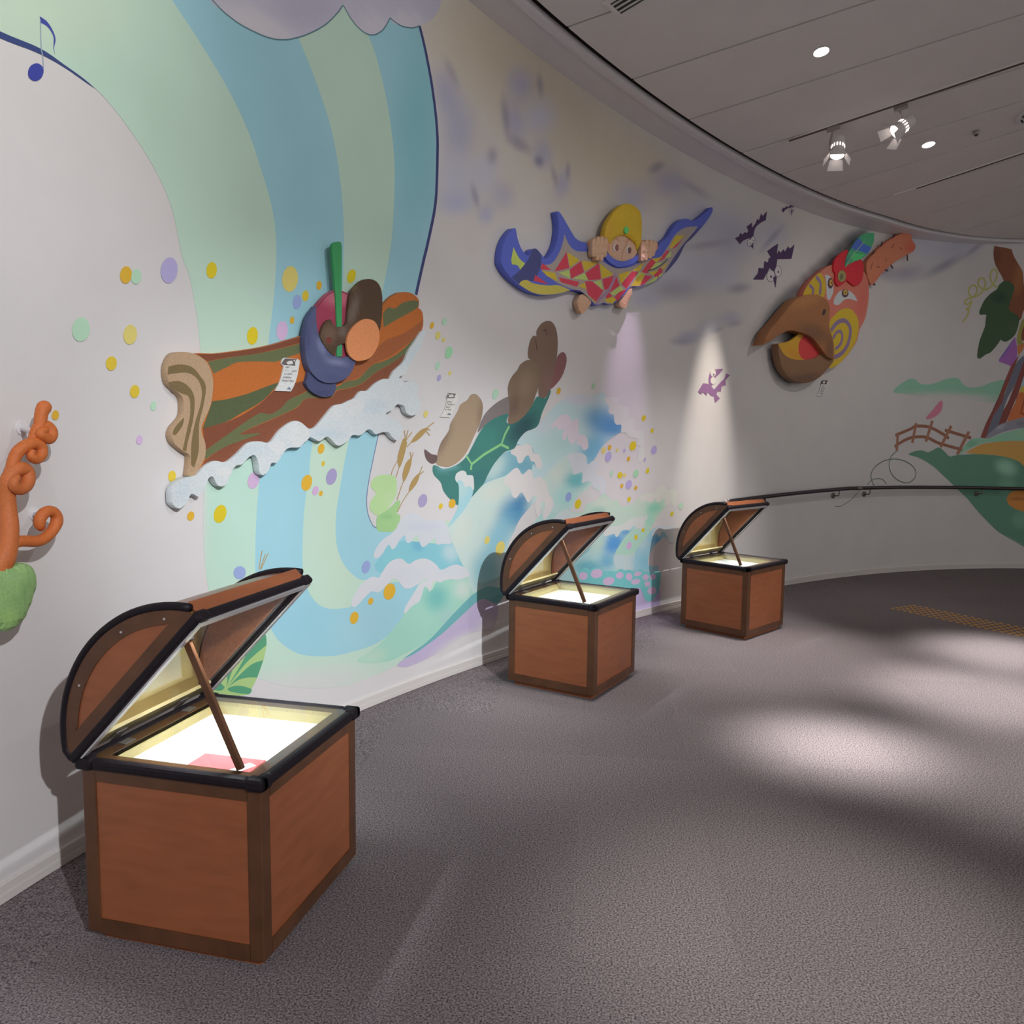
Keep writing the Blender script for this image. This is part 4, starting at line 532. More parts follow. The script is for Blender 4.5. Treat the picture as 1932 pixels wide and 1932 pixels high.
('S','bat_eye','painted_bat.002',7,[0.097,0.055,0.151],'7236,3229 7229,3200 7207,3177 7177,3166 7146,3169 7123,3187 7114,3213 7121,3242 7143,3265 7173,3276 7204,3273 7227,3255',[],0,''),
('S','bat_eye','painted_bat.002',8,[0.778,0.791,0.8],'7230,3228 7223,3201 7204,3180 7177,3169 7149,3173 7128,3189 7120,3214 7127,3241 7146,3262 7173,3273 7201,3269 7221,3253',[],0,''),
('S','bat_pupil','painted_bat.002',9,[0.097,0.055,0.151],'7193,3216 7187,3205 7173,3204 7166,3213 7172,3223 7186,3225',[],0,''),
('S','bat_beak','painted_bat.002',9,[0.097,0.055,0.151],'*7093,3148 *7134,3168 *7158,3161 *7143,3051',[],0,''),
('S','painted_bat','',6,[0.327,0.171,0.371],'*5917,1965 *5995,2047 6094,2040 *6176,1998 *6275,2071 *6336,2108 *6365,2161 *6427,2147 *6357,2092 *6368,2052 *6297,2037 *6288,1985 *6237,1989 *6217,1954 *6275,1921 *6199,1879 *6182,1918 *6177,1941 6137,1939 *6076,1971 *6057,1937 *5996,1968 *5967,1945',[],0,'purple painted bat in the warm beam of light'),
('S','bat_head','painted_bat.003',6,[0.327,0.171,0.371],'*6095,2034 6081,2096 6112,2165 6192,2186 *6313,2199 6253,2150 6193,2112 6178,2066 6135,2036',[],0,''),
('S','bat_eye','painted_bat.003',7,[0.8,0.799,0.753],'6196,2152 6191,2135 6175,2122 6153,2116 6131,2120 6114,2131 6108,2148 6114,2165 6129,2178 6151,2184 6174,2181 6190,2169',[],0,''),
('S','bat_eye','painted_bat.003',7,[0.8,0.799,0.753],'6194,2083 6189,2066 6175,2052 6154,2047 6134,2051 6119,2062 6114,2079 6119,2096 6133,2109 6153,2115 6173,2111 6188,2100',[],0,''),
('S','bat_pupil','painted_bat.003',8,[0.138,0.075,0.161],'6173,2134 6167,2126 6155,2125 6149,2133 6154,2141 6166,2142',[],0,''),
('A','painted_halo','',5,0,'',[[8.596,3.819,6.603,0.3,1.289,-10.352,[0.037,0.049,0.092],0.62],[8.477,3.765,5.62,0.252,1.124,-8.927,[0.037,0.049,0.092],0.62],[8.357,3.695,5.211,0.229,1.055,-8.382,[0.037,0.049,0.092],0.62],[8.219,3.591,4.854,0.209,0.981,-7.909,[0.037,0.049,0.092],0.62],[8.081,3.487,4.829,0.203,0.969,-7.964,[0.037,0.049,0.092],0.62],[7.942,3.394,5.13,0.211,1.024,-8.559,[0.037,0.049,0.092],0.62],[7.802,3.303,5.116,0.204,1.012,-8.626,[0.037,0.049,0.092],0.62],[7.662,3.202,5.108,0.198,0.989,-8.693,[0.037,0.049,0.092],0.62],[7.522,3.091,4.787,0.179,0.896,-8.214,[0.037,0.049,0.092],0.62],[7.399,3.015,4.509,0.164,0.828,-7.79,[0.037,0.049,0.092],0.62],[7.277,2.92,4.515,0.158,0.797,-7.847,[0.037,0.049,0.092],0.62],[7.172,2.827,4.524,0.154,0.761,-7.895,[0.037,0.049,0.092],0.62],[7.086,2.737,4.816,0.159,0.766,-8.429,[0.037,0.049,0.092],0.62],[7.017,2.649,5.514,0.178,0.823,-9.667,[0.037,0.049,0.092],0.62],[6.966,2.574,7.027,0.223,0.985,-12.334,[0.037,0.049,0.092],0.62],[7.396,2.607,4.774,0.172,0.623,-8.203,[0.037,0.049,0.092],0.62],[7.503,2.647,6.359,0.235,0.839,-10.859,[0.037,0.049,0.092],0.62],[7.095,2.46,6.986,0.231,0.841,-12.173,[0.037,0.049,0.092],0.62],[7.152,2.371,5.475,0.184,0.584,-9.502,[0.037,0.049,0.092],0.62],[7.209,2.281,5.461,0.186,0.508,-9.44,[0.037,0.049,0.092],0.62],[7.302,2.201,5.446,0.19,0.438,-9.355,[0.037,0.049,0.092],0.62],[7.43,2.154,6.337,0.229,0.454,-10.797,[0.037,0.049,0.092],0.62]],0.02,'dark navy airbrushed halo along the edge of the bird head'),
('S','painted_far_hills','',3,[0.346,0.698,0.511],'9221,2116 9412,2246 9540,2273 9648,2220 9815,2223 10034,2290 10192,2301 10273,2229 10370,2197 10519,2214 10681,2272 10840,2280 10834,2050 10435,2034 9843,2063 9463,2090',[[10.046,2.049,0.963,0.047,0.068,-8.836,0,1]],0.04,'soft green far hills painted above the fence'),
('S','painted_tree','',6,[0.314,0.117,0.061],'*10571,3862 10640,3854 10720,3846 *10802,3830 10825,3767 10872,3696 10925,3625 10961,3554 *10979,3421 11003,3467 11038,3539 11097,3605 *11226,3656 *11236,3502 11104,3451 11042,3426 11010,3323 11012,3169 10989,3092 10961,3009 10829,3009 10790,3245 10722,3469 10655,3570 10599,3655 10570,3761',[[10.915,3.502,10.061,-1.384,-0.511,-3.235,[0.452,0.197,0.068],0.7],[10.623,3.752,14.522,0.729,0.174,-6.572,[0.171,0.074,0.054],0.6]],0.04,'brown painted tree trunk under the cornice at the right'),
('S','painted_vine_leaf','',8,[0.075,0.148,0.076],'10717,3454 10762,3465 10819,3445 10865,3394 10848,3297 10820,3194 10812,3132 10858,3102 10926,3066 10951,3024 10952,2983 10939,2905 10915,2838 10873,2791 10814,2754 10769,2754 *10735,2775 10708,2728 10621,2624 10553,2592 10484,2544 10454,2547 10438,2580 10457,2741 10493,2849 10519,2927 10522,2978 10525,3036 *10533,3051 10500,3063 10453,3055 10428,3080 10454,3157 10492,3230 10564,3308 10642,3361 10668,3412',[[10.675,3.269,6.737,0.336,0.144,-8.87,[0.046,0.09,0.068],0.6],[10.89,2.905,9.088,0.452,0.024,-9.664,[0.105,0.172,0.092],0.6]],0.04,'dark green lobed vine leaf painted beside the tree trunk'),
('L','painted_tendril','',7,[0.619,0.619,0.222],'10647,3381 10638,3386 10626,3393 10612,3401 10599,3411 10588,3422 10575,3436 10564,3450 10556,3466 10550,3483 10546,3502 10545,3520 10547,3537 10553,3553 10563,3569 10574,3581 10585,3589 10596,3590 10607,3586 10618,3578 10626,3569 10631,3560 10634,3547 10635,3534 10634,3519 10631,3502 10625,3483 10617,3464 10609,3447 10601,3432 10593,3419 10583,3407 10571,3395 10556,3382 10539,3370 10521,3359 10503,3352 10486,3351 10469,3354 10452,3359 10438,3366 10424,3374 10412,3383 10401,3394 10394,3405 10389,3418 10387,3431 10388,3445 10391,3456 10398,3465 10409,3474 10420,3480 10432,3483 10443,3482 10455,3478 10465,3472 10474,3464 10480,3454 10485,3441 10488,3427 10488,3413 10486,3398 10482,3382 10476,3367 10468,3352 10459,3337 10449,3324 10437,3311 10423,3299 10407,3288 10389,3277 10370,3267 10353,3262 10336,3259 10320,3260 10304,3264 10292,3270 10282,3278 10274,3289 10268,3302 10265,3315 10265,3329 10268,3344 10273,3359 10281,3371 10292,3380 10306,3387 10321,3392 10334,3393 10347,3390 10360,3383 10371,3374 10378,3364 10381,3353 10382,3341 10379,3327 10374,3313 10366,3297 10355,3279 10343,3263 10329,3251 10315,3245 10299,3243 10283,3242 10269,3238 10255,3231 10241,3221 10229,3210 10222,3201 10219,3194 10220,3187 10223,3181 10229,3176 10237,3173 10249,3170 10261,3170 10272,3172 10284,3180 10296,3193 10306,3204 10313,3209 10316,3206 10316,3198 10313,3186 10309,3174 10302,3158 10293,3140 10284,3123 10275,3111 10267,3106 10259,3106 10253,3108 10251,3111 10254,3116 10260,3124 10268,3131 10274,3132 10278,3124 10282,3112 10284,3096 10283,3081 10279,3066 10273,3050 10264,3034 10255,3019 10244,3003 10230,2986 10218,2971 10209,2960',11.1,0,'olive painted curling tendril left of the vine leaf'),
('S','painted_house','',5,[0.217,0.239,0.321],'10964,2515 10896,2333 10810,2044 10705,1865 10624,1618 10785,1754 10827,1923 10875,2080 10946,2222 11003,2384 11068,2593',[],0,'painted crooked house with dark beams at the right edge'),
('S','house_wall','painted_house',5,[0.489,0.711,0.8],'*11016,2122 *11053,2358 *11090,2483 *11364,2516 *11383,2222 *11103,2229',[],0,''),
('S','house_wall','painted_house',6,[0.8,0.639,0.119],'*11382,2243 *11102,2236 11049,2222 *11004,2148 *11388,2148',[],0,''),
('S','house_wall','painted_house',6,[0.8,0.238,0.089],'*11014,2154 *10977,2027 *10917,1906 *10889,1796 *11405,1867 *11387,2153',[[11.044,1.984,9.29,0.457,-0.051,-6.322,[0.8,0.269,0.089],0.6]],0.04,''),
('L','door_outline','painted_house',7,[0.415,0.117,0.054],'11094,2110 11066,1984 11048,1905 11120,1873 11340,1867',9.6,0,''),
('S','house_gable','painted_house',6,[0.491,0.197,0.64],'*10729,2533 *10916,2812 10951,2671 *10956,2567 *10906,2458 10799,2494 *10736,2510',[[10.813,2.661,24.745,-16.717,-2.368,-3.918,[0.243,0.184,0.64],0.9]],0.02,''),
('S','house_gable','painted_house',6,[0.8,0.298,0.113],'*10949,2713 *11028,2739 *11070,2765 *11012,2640 *10971,2588',[],0,''),
('S','vine_pod','painted_house',8,[0.452,0.433,0.121],'11044,3065 10988,3003 10965,2931 10943,2827 10942,2744 10976,2717 11023,2736 11000,2775 10997,2879 11056,3034',[],0,''),
('S','vine_pod','painted_house',7,[0.314,0.108,0.054],'*11056,3050 11012,2957 10993,2863 *10994,2773 *11077,2757 *11348,2766 *11329,3067',[],0,''),
('S','house_beam','painted_house',7,[0.346,0.108,0.092],'*10987,2593 *10963,2536 *10896,2333 *10838,2149 *10811,2028 *10705,1865 *10645,1670 *10626,1592 *10554,1602 *10611,1766 *10685,1918 *10757,2091 *10811,2254 *10890,2463 *10936,2536',[[10.702,1.934,52.863,-23.165,-1.019,-2.53,[0.193,0.06,0.068],0.7]],0.02,''),
('S','house_beam','painted_house',7,[0.314,0.09,0.084],'*11110,2702 *11049,2541 *11003,2384 *10951,2222 *10883,2027 *10827,1923 *10779,1754 *10873,1780 *10917,1906 *10985,2090 *10982,2043 *11013,2175 *11054,2332 *11104,2494 *11157,2702',[],0,''),
('S','house_footing','painted_house',8,[0.38,0.393,0.464],'10619,1602 10697,1681 10779,1749 10889,1796 10998,1826 11121,1857 *11405,1867 *11412,1771 11127,1730 11003,1710 10840,1669 10728,1622 10649,1590',[[10.808,1.733,9.626,6.38,14.556,-26.569,[0.619,0.671,0.786],0.7],[11.054,1.778,11.614,0.57,-0.216,-23.614,[0.23,0.254,0.303],0.7]],0.03,''),
('S','painted_hill','',4,[0.38,0.754,0.536],'10273,1394 10348,1504 10430,1577 10525,1597 10649,1586 10785,1638 10950,1684 11127,1725 *11413,1750 *11426,1547 10789,1553 10558,1523 10405,1461',[[10.439,1.524,8.275,0.405,-0.137,-15.786,[0.243,0.569,0.379],0.7],[11.113,1.666,6.262,0.307,-0.157,-15.706,[0.452,0.8,0.535],0.7]],0.04,'light green painted hill under the house'),
('S','painted_path','',5,[0.8,0.48,0.135],'*10359,1414 10471,1476 10588,1523 10789,1553 11011,1567 *11425,1563 *11454,1101 11215,1212 11151,1251 11022,1332 10797,1388 10564,1401 10444,1408',[[11.071,1.428,6.195,0.303,-0.1,-9.382,[0.8,0.498,0.127],0.7]],0.04,'ochre painted path winding below the house'),
('S','painted_hill','',6,[0.16,0.373,0.269],'9964,1476 10043,1444 10136,1374 10218,1384 10323,1393 10505,1402 10682,1395 10826,1382 10966,1354 11077,1310 11150,1256 *11452,1128 *11560,97 11270,232 11198,270 11025,369 10865,459 10696,604 10581,708 10433,857 10283,975 10148,1082 10048,1154 9941,1234 9795,1310 9660,1361 9524,1391 9587,1424 9713,1442 9827,1422',[[10.916,1.243,4.675,-1.548,-2.449,-6.879,[0.408,0.8,0.577],0.9],[10.942,1.029,6.417,0.313,-0.09,-6.626,[0.256,0.569,0.399],0.6],[11.141,0.596,5.72,-3.004,-3.394,-5.847,[0.243,0.569,0.379],0.7],[10.42,0.757,1.36,-1.47,-8.333,-9.946,0,0.75],[11.081,0.276,3.443,-1.671,-6.319,-11.823,0,0.75]],0.035,'dark green painted hill crossing the handrail'),
('S','painted_log_end','',8,[0.8,0.342,0.085],'*11506,954 11165,960 11048,957 10988,932 10954,877 10956,837 10985,786 11059,739 11136,713 11273,690 *11524,673',[[11.078,0.861,6.582,0.32,-0.418,-32.998,[0.415,0.184,0.068],0.7]],0.02,'brown painted log end just below the handrail'),
('L','painted_fence','',7,[0.38,0.172,0.111],'9294,1613 9339,1628 9405,1649 9472,1671 9525,1689 9553,1702 9567,1712 9582,1720 9608,1725 9652,1727 9705,1728 9762,1725 9818,1716 9878,1699 9942,1674 10001,1648 10047,1627 10076,1612 10094,1600 10105,1590 10113,1584',17.4,0,'brown painted fence on the dark green hill'),
('L','fence_rail','painted_fence',7,[0.38,0.172,0.111],'9291,1483 9319,1497 9359,1518 9403,1540 9445,1558 9481,1571 9517,1582 9553,1590 9593,1596 9638,1600 9686,1602 9735,1601 9783,1595 9826,1584 9867,1567 9913,1548 9971,1529 10054,1509 10154,1487 10248,1467 10311,1452',17.5,0,''),
('L','fence_rail','painted_fence',7,[0.38,0.172,0.111],'10048,1685 10127,1667 10241,1640 10353,1613 10428,1595',17.8,0,''),
('L','fence_post','painted_fence',8,[0.471,0.224,0.143],'9332,1645 9330,1438',19.1,0,''),
('L','fence_post','painted_fence',8,[0.471,0.224,0.143],'9611,1760 9567,1529',19.3,0,''),
('L','fence_post','painted_fence',8,[0.471,0.224,0.143],'9856,1792 9775,1544',19.4,0,''),
('L','fence_post','painted_fence',8,[0.471,0.224,0.143],'10137,1737 10001,1483',19.6,0,''),
('L','fence_post','painted_fence',8,[0.471,0.224,0.143],'10392,1671 10248,1396',19.8,0,''),
('S','painted_pink_bird','',8,[0.8,0.289,0.426],'9757,1821 9850,1918 9947,2019 9992,2019 9982,1919 9914,1854 9804,1810',[],0,'pink painted bird above the fence'),
('L','painted_string','',7,[0.193,0.269,0.222],'9339,1439 9323,1428 9299,1412 9274,1395 9255,1377 9241,1361 9231,1344 9223,1327 9219,1308 9217,1286 9218,1264 9223,1240 9233,1216 9248,1192 9267,1167 9290,1144 9315,1123 9342,1106 9372,1092 9403,1080 9433,1071 9463,1064 9493,1059 9522,1058 9548,1061 9572,1068 9595,1080 9615,1094 9631,1109 9641,1123 9648,1139 9651,1156 9651,1172 9647,1189 9640,1205 9630,1221 9615,1237 9596,1253 9572,1269 9545,1283 9518,1296 9491,1307 9462,1316 9432,1323 9402,1329 9372,1334 9341,1337 9309,1339 9276,1338 9240,1336 9202,1331 9165,1325 9130,1316 9098,1305 9067,1292 9038,1277 9013,1263 8992,1248 8974,1233 8958,1217 8946,1202 8937,1186 8932,1170 8929,1155 8929,1140 8931,1125 8936,1111 8943,1098 8952,1084 8962,1068 8974,1052 8986,1037 8994,1027',6.0,0,'dark painted string looping above the handrail'),
('L','string_end','painted_string',7,[0.193,0.269,0.222],'8873,1044 8889,1056 8911,1072 8937,1089 8961,1101 8983,1107 9006,1111 9028,1112 9050,1112 9071,1112 9092,1110 9112,1106 9130,1100 9148,1089 9166,1074 9181,1059 9192,1049',4.9,0,''),
('L','string_end','painted_string',7,[0.23,0.302,0.285],'8763,993 8749,981 8729,963 8706,944 8684,927 8665,913 8645,900 8625,887 8604,875 8582,864 8558,853 8535,844 8513,835 8494,827 8477,821 8461,815 8441,811 8417,810 8390,810 8365,812 8348,812',4.2,0,''))
byname = {}
cnt = {}
LABS = {}
def reg(o, n):
    k = cnt.get(n, 0); cnt[n] = k+1; byname[n+('.%03d' % k if k else '')] = o
EPS = .00015
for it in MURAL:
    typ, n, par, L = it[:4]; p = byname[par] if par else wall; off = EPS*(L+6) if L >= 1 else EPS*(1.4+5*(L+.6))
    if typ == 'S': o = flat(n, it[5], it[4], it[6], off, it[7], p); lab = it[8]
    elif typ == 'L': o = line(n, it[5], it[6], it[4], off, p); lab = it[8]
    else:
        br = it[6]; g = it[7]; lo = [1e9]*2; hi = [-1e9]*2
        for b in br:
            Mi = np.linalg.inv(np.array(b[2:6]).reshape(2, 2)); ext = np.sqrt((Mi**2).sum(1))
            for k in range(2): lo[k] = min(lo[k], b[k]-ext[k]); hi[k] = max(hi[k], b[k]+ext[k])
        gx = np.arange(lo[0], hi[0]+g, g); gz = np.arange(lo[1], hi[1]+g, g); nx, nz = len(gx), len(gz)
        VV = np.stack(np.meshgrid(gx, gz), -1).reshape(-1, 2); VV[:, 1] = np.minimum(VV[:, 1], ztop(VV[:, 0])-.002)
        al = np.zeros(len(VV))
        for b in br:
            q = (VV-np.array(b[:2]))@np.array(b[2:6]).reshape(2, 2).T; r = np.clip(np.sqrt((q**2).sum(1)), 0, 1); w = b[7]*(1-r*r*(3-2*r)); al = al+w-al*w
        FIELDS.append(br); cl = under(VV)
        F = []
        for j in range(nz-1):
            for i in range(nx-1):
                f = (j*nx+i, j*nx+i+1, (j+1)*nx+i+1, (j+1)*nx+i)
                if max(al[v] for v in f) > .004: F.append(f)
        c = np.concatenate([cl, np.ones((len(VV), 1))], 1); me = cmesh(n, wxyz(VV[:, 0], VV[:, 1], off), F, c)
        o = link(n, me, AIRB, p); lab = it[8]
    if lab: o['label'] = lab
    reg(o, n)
# ------------------------------------------------------------------ boards and figures mounted on the wall
RELIEF = (
('R','log_sculpture','log_board','',28,27,[0.559,0.165,0.033],'947,1844 1067,1860 1328,1915 1504,1969 1616,2007 1614,2010 1843,2076 2051,2157 2184,2233 2252,2287 2321,2323 2402,2336 2462,2324 2488,2298 *2481,2261 2516,2242 2524,2176 2501,2125 2395,1984 2317,1901 2241,1831 2101,1775 1927,1689 1865,1658 1719,1531 1642,1524 1512,1544 1391,1454 1177,1410 1133,1367 960,1340 *915,1337 939,1370 980,1420 983,1472 966,1540 1016,1639 1036,1720 1010,1799',[],0.12,0,''),
('P','log_sculpture','bark_stripe','',28,1,[0.234,0.075,0.036],'*950,1844 1083,1861 1328,1914 1504,1968 1616,2005 *1614,2008 *1612,1987 1614,1975 1326,1890 1121,1847 *1004,1820',[],0,0,''),
('P','log_sculpture','bark_stripe','',28,1,[0.146,0.172,0.075],'*1008,1819 1121,1846 1326,1889 1503,1938 1614,1974 *1617,1990 *1615,1944 1612,1928 1500,1889 1410,1857 1324,1850 1183,1833 1118,1807 *1039,1772',[],0,0,''),
('P','log_sculpture','bark_stripe','',28,1,[0.099,0.129,0.057],'*1028,1655 1110,1668 1233,1699 1361,1742 *1441,1767 1359,1698 1297,1658 1187,1608 1105,1571 *972,1539',[],0,0,''),
('P','log_sculpture','bark_stripe','',28,1,[0.234,0.075,0.036],'*972,1539 1145,1582 1297,1653 1404,1726 1494,1757 *1633,1791 1612,1736 1490,1684 1443,1645 1371,1613 1312,1616 1226,1578 1101,1511 *982,1447',[],0,0,''),
('P','log_sculpture','bark_stripe','',28,1,[0.146,0.172,0.075],'*979,1408 *982,1446 1101,1511 1226,1578 1312,1616 1371,1613 1443,1645 1490,1684 1612,1733 *1616,1772 1819,1769 1891,1801 1985,1820 2095,1900 2206,1938 2321,1993 *2458,2094 *2453,2063 2367,1989 2238,1918 2126,1866 2037,1809 1952,1776 1818,1748 1787,1715 1612,1697 1555,1657 1471,1622 1355,1582 1184,1519 1307,1523 1098,1463',[],0,0,''),
('P','log_sculpture','bark_stripe','',28,1,[0.249,0.084,0.041],'*930,1341 *979,1405 1098,1463 1307,1523 1183,1518 1355,1580 1471,1621 1555,1655 1612,1696 1787,1714 1828,1747 1952,1774 2037,1807 2126,1864 2238,1917 2366,1988 *2451,2060 2390,1983 2317,1901 2241,1831 2101,1775 1927,1689 1865,1658 1719,1531 1642,1524 1512,1544 1391,1454 1177,1411 1133,1368',[],0,0,''),
('P','log_sculpture','bark_stripe','',28,1,[0.386,0.123,0.044],'*2522,2199 2359,2104 2198,2042 2042,1918 1977,1892 *1819,1776 1985,1826 2106,1908 2263,1973 *2454,2090 *2501,2125',[],0,0,''),
('P','log_sculpture','bark_stripe','',28,1,[0.146,0.172,0.075],'*2184,2187 2228,2227 2284,2230 2342,2268 2435,2297 *2486,2298 *2475,2262 2386,2214 2281,2163 *2190,2114',[],0,0,''),
('R','log_sculpture','end_grain','',36,34,[0.522,0.366,0.225],'794,1793 817,1827 853,1842 917,1844 982,1825 1017,1782 1028,1720 1008,1633 957,1540 976,1477 972,1420 931,1364 *911,1339 *882,1344 894,1422 856,1446 815,1474 800,1507 812,1540 858,1584 867,1623 862,1661 829,1687 796,1713 786,1755',[],0.1,0,''),
('P','log_sculpture','growth_ring','end_grain',36,1,[0.219,0.159,0.068],'*793,1779 849,1792 914,1788 962,1750 987,1712 970,1632 945,1557 938,1444 *911,1377 *896,1389 900,1473 921,1557 956,1642 963,1699 940,1743 890,1762 826,1755 *787,1746',[],0,0,''),
('P','log_sculpture','growth_ring','end_grain',36,1,[0.219,0.159,0.068],'*790,1717 845,1726 894,1707 922,1669 918,1596 899,1529 882,1484 *872,1443 *853,1450 866,1490 880,1535 898,1596 895,1663 856,1677 *815,1692',[],0,0,''),
('P','log_sculpture','growth_ring','end_grain',36,1,[0.219,0.159,0.068],'*866,1582 855,1546 817,1510 804,1518 821,1545',[],0,0,''),
('R','log_sculpture','wave_foam','',42,34,[0.698,0.776,0.8],'787,1255 793,1298 831,1329 889,1342 919,1347 966,1384 1021,1403 1083,1397 1148,1431 1217,1479 1284,1487 1352,1483 1417,1540 1500,1583 1555,1580 1610,1551 1658,1561 1728,1620 1789,1670 1850,1682 1902,1702 1944,1717 1988,1755 2041,1761 2107,1805 2175,1834 2219,1837 2255,1881 2337,1940 2380,2005 2441,2072 2490,2128 2523,2139 2522,2104 2469,2020 2395,1936 2346,1871 2299,1852 2344,1826 2403,1840 2462,1823 2448,1760 2483,1721 2469,1665 2409,1640 2362,1655 2340,1693 2282,1699 2247,1668 2190,1644 2245,1614 2313,1592 2323,1553 2287,1499 2241,1515 2208,1542 2141,1538 2108,1529 2054,1556 1989,1523 1926,1523 1893,1495 1820,1467 1762,1503 1733,1513 1683,1490 1617,1511 1588,1494 1549,1461 1494,1458 1462,1453 1429,1424 1391,1387 1360,1388 1337,1350 1301,1332 1281,1353 1275,1397 1255,1425 1221,1417 1178,1385 1142,1380 1112,1349 1085,1302 1045,1293 1023,1312 1009,1336 986,1332 952,1282 928,1255 907,1265 885,1269 861,1237 823,1214 792,1232',[[1.516,1.547,8.531,3.917,5.404,-20.726,[0.755,0.793,0.8],0.9],[1.808,1.643,11.084,-0.492,0.419,-17.921,[0.756,0.793,0.8],0.9],[2.262,1.767,4.741,2.468,3.223,-11.326,[0.722,0.775,0.8],0.9],[1.743,1.531,5.069,-0.231,-0.018,-28.931,[0.566,0.705,0.784],0.8],[2.103,1.679,6.054,3.06,5.821,-21.359,[0.596,0.722,0.793],0.8],[1.231,1.442,5.519,3.134,6.771,-21.451,[0.588,0.722,0.784],0.7],[0.842,1.284,14.235,-12.149,-7.324,-13.707,[0.573,0.714,0.784],0.6],[2.408,1.984,15.775,-13.394,-2.226,-7.351,[0.588,0.722,0.793],0.6]],0.035,0,''),
('P','log_sculpture','foam_curl','wave_foam',42,1,[0.747,0.793,0.8],'1478,1519 1545,1567 1600,1547 1618,1520 1597,1494 1531,1464 1490,1480',[],0,0,''),
('P','log_sculpture','foam_curl','wave_foam',42,1,[0.747,0.793,0.8],'1343,1477 1432,1490 1446,1455 1411,1423 1376,1438',[],0,0,''),
('P','log_sculpture','foam_curl','wave_foam',42,1,[0.747,0.793,0.8],'1026,1369 1101,1373 1113,1343 1075,1327 1040,1340',[],0,0,''),
('P','log_sculpture','foam_curl','wave_foam',42,1,[0.747,0.793,0.8],'1870,1679 1912,1702 1986,1705 2016,1677 1961,1632 1899,1623',[],0,0,''),
('R','bowl_sculpture','bowl_foot','',50,20,[0.073,0.088,0.189],'*1607,1831 1633,1814 1674,1788 1742,1783 *1806,1790 1799,1776 1790,1740 1765,1719 1708,1710 1653,1719 1608,1740 *1584,1768 1596,1794',[[1.696,1.731,10.099,-0.47,2.033,-46.149,[0.049,0.06,0.145],0.6]],0.03,0,''),
('R','bowl_sculpture','bowl_lining','',52,22,[0.386,0.053,0.107],'1658,2138 1703,2189 1748,2225 1799,2248 1850,2251 1914,2239 1944,2194 1941,2104 1924,2012 1920,1922 1841,1907 1777,1910 1716,1940 1669,1987 1649,2069',[[1.816,2.212,6.079,-0.27,2.388,-16.414,[0.625,0.178,0.249],0.9],[1.794,1.999,7.184,-0.322,0.959,-9.528,[0.266,0.033,0.064],0.8]],0.025,0,''),
('L','bowl_sculpture','bowl_rim','',52,2,[0.19,0.028,0.068],'1663,2139 1672,2148 1684,2161 1697,2175 1709,2187 1720,2196 1730,2205 1740,2213 1751,2220 1762,2227 1774,2233 1786,2238 1799,2241 1811,2244 1823,2246 1836,2246 1849,2246 1865,2244 1881,2241 1896,2238 1907,2235',2.1),
('R','bowl_sculpture','bowl_body','',64,34,[0.099,0.118,0.241],'*1647,2143 1607,2093 1580,2027 1568,1955 1576,1885 1592,1844 1618,1816 1665,1789 1721,1780 1784,1787 1849,1809 1897,1848 *1931,1905 1880,1925 1828,1915 1777,1918 1728,1939 1680,1978 1655,2027 1646,2085',[[1.679,1.953,23.105,15.361,5.558,-13.483,[0.204,0.238,0.409],0.9],[1.789,1.893,8.795,-1.494,0.795,-45.335,[0.234,0.271,0.442],0.9],[1.584,1.977,42.13,-2.05,1.024,-9.999,[0.062,0.071,0.176],0.7],[1.74,1.802,7.239,-0.33,2.262,-38.273,[0.077,0.088,0.203],0.6]],0.025,0,''),
('R','bowl_sculpture','straw','',60,16,[0.055,0.376,0.128],'1768,2456 1785,2476 1813,2488 1832,2487 *1839,2466 1834,2248 1834,2091 *1833,1921 *1794,1917 1796,2073 1788,2241 1771,2406',[[1.811,2.001,26.164,-1.161,0.881,-8.772,[0.069,0.336,0.211],0.7]],0.04,0,''),
('R','bowl_sculpture','passenger_body','',68,20,[0.09,0.053,0.029],'1886,2237 1930,2289 1985,2328 2039,2344 2094,2337 2127,2301 2135,2237 2128,2148 2111,2083 2068,2049 1972,2016 1866,1992 1827,1984 1794,1970 *1773,1934 *1766,1916 1717,1943 1676,1986 1669,2007 1698,2065 1743,2094 1768,2065 1811,2067 1857,2088 1871,2161',[[1.912,2.166,22.176,-9.214,-0.417,-8.294,[0.197,0.159,0.133],0.8],[1.733,2.022,12.358,-0.566,1.564,-14.53,[0.19,0.123,0.084],0.9],[1.829,2.046,19.507,-0.858,2.496,-22.783,[0.197,0.152,0.128],0.8],[1.917,2.278,46.597,-50.063,-8.942,-21.11,[0.19,0.129,0.057],0.7]],0.025,0,''),
('R','bowl_sculpture','orange_disc','',80,11,[0.8,0.311,0.128],'1847,2003 1866,2045 1908,2088 1963,2121 2010,2132 2064,2123 2093,2083 2094,2037 2073,1984 2023,1933 1954,1910 1907,1908 1863,1931 1846,1972',[],0.04,0,''),
('P','bowl_sculpture','red_spot','',68,1,[0.204,0.047,0.039],'1751,1992 1748,1983 1739,1976 1728,1972 1717,1974 1709,1979 1706,1987 1710,1996 1718,2003 1730,2007 1741,2006 1749,2000',[],0,0,''),
